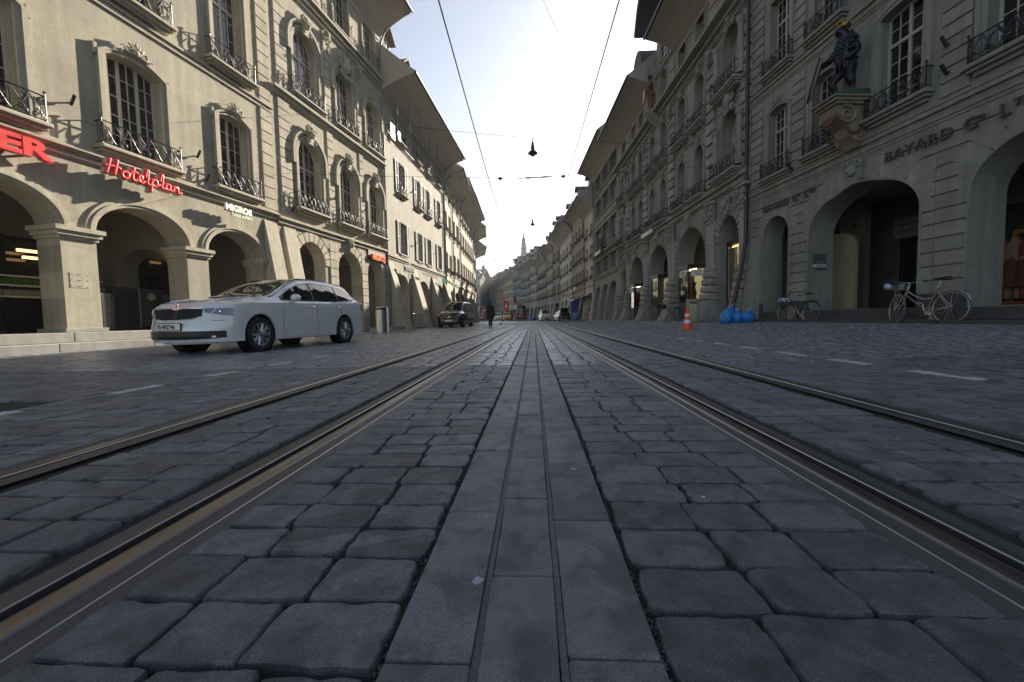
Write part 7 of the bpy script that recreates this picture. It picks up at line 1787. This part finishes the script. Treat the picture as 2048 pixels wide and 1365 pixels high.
M_SUNG = mat('sash glass', (.02, .02, .02), .07, 0, spec=1.0)
sd_ = Vector((math.sin(R(24))*math.cos(R(24)), math.cos(R(24))*math.cos(R(24)), math.sin(R(24))))
for u_, z_, lab, w, h_ in ((.95, 12.35, 'open window sash of the shuttered house added to flash the sun, nearer the downpipe', .5, 1.1), (2.0, 12.6, 'second added open window sash of the shuttered house flashing in the sun', .32, .9)):
    p = Vector(cw(u_, .35, z_)); n_ = (sd_+(Vector((0, 0, CH))-p).normalized()).normalized()
    t = thing('glint_sash', lab, 'window sash', p); t.rotation_mode = 'QUATERNION'; t.rotation_quaternion = n_.to_track_quat('-Y', 'Z')
    mb = MB(); mb.box(-w/2, w/2, -.004, .004, -h_/2, h_/2); mb.build('pane', M_SUNG, t)
    mb = MB(); mb.box(-w/2-.05, -w/2, -.02, .02, -h_/2-.05, h_/2+.05); mb.box(w/2, w/2+.05, -.02, .02, -h_/2-.05, h_/2+.05); mb.box(-w/2, w/2, -.02, .02, h_/2, h_/2+.05); mb.box(-w/2, w/2, -.02, .02, -h_/2-.05, -h_/2); mb.box(-w/2, w/2, -.015, .015, -.012, .012); mb.build('frame', M_BAR, t)
# ------------------------------------------------------------------ light
W = bpy.data.worlds.new('World'); sc.world = W; W.use_nodes = True; nt = W.node_tree
sky = nt.nodes.new('ShaderNodeTexSky'); sky.sky_type = 'NISHITA'; sky.sun_disc = False
AZ, EL = R(24), R(24)
sky.sun_elevation = EL; sky.sun_rotation = AZ; sky.altitude = 550; sky.air_density = 1.0; sky.dust_density = 1.5; sky.ozone_density = 1.2
bg = nt.nodes['Background']; bg.inputs['Strength'].default_value = .06
hs = nt.nodes.new('ShaderNodeHueSaturation'); hs.inputs['Saturation'].default_value = .62; nt.links.new(sky.outputs['Color'], hs.inputs['Color']); nt.links.new(hs.outputs['Color'], bg.inputs['Color'])
sd = bpy.data.lights.new('sun', 'SUN'); sd.energy = 4.6; sd.angle = R(.53); sd.color = (1, .90, .76)
so = bpy.data.objects.new('sun', sd); col.objects.link(so)
d = Vector((math.sin(AZ)*math.cos(EL), math.cos(AZ)*math.cos(EL), math.sin(EL)))
so.rotation_euler = d.to_track_quat('Z', 'Y').to_euler(); so.location = (0, 0, 60)
vs_ = sc.view_settings; vs_.view_transform = 'Standard'; vs_.look = 'None'; vs_.gamma = 1; vs_.exposure = 1.7; vs_.use_curve_mapping = False
sc.cycles.max_bounces = 6; sc.cycles.diffuse_bounces = 4; sc.cycles.glossy_bounces = 3; sc.cycles.transmission_bounces = 3; sc.cycles.caustics_reflective = False; sc.cycles.caustics_refractive = False
sc.cycles.use_denoising = True

# turn lettering curves into meshes
bpy.context.view_layer.update(); dg = bpy.context.evaluated_depsgraph_get()
for o in [o for o in col.objects if o.type == 'FONT']:
    me = bpy.data.meshes.new_from_object(o.evaluated_get(dg)); n_ = link(o.name.split('.')[0], me, o.parent); n_.matrix_local = o.matrix_local.copy()
    for ch in list(col.objects):
        if ch.parent == o: ch.parent = n_
    bpy.data.objects.remove(o)

mb = MB(); mb.box(-60, 45, -12, 262, -1.2, 31); V = mb.build('haze', None, kind='stuff')
HM = bpy.data.materials.new('haze air'); HM.use_nodes = True; n_ = HM.node_tree; n_.nodes.remove(n_.nodes['Principled BSDF']); pv = n_.nodes.new('ShaderNodeVolumePrincipled'); pv.inputs['Color'].default_value = (.93, .95, 1, 1); pv.inputs['Density'].default_value = .0007; pv.inputs['Anisotropy'].default_value = .3
n_.links.new(pv.outputs['Volume'], n_.nodes['Material Output'].inputs['Volume']); V.data.materials.clear(); V.data.materials.append(HM)
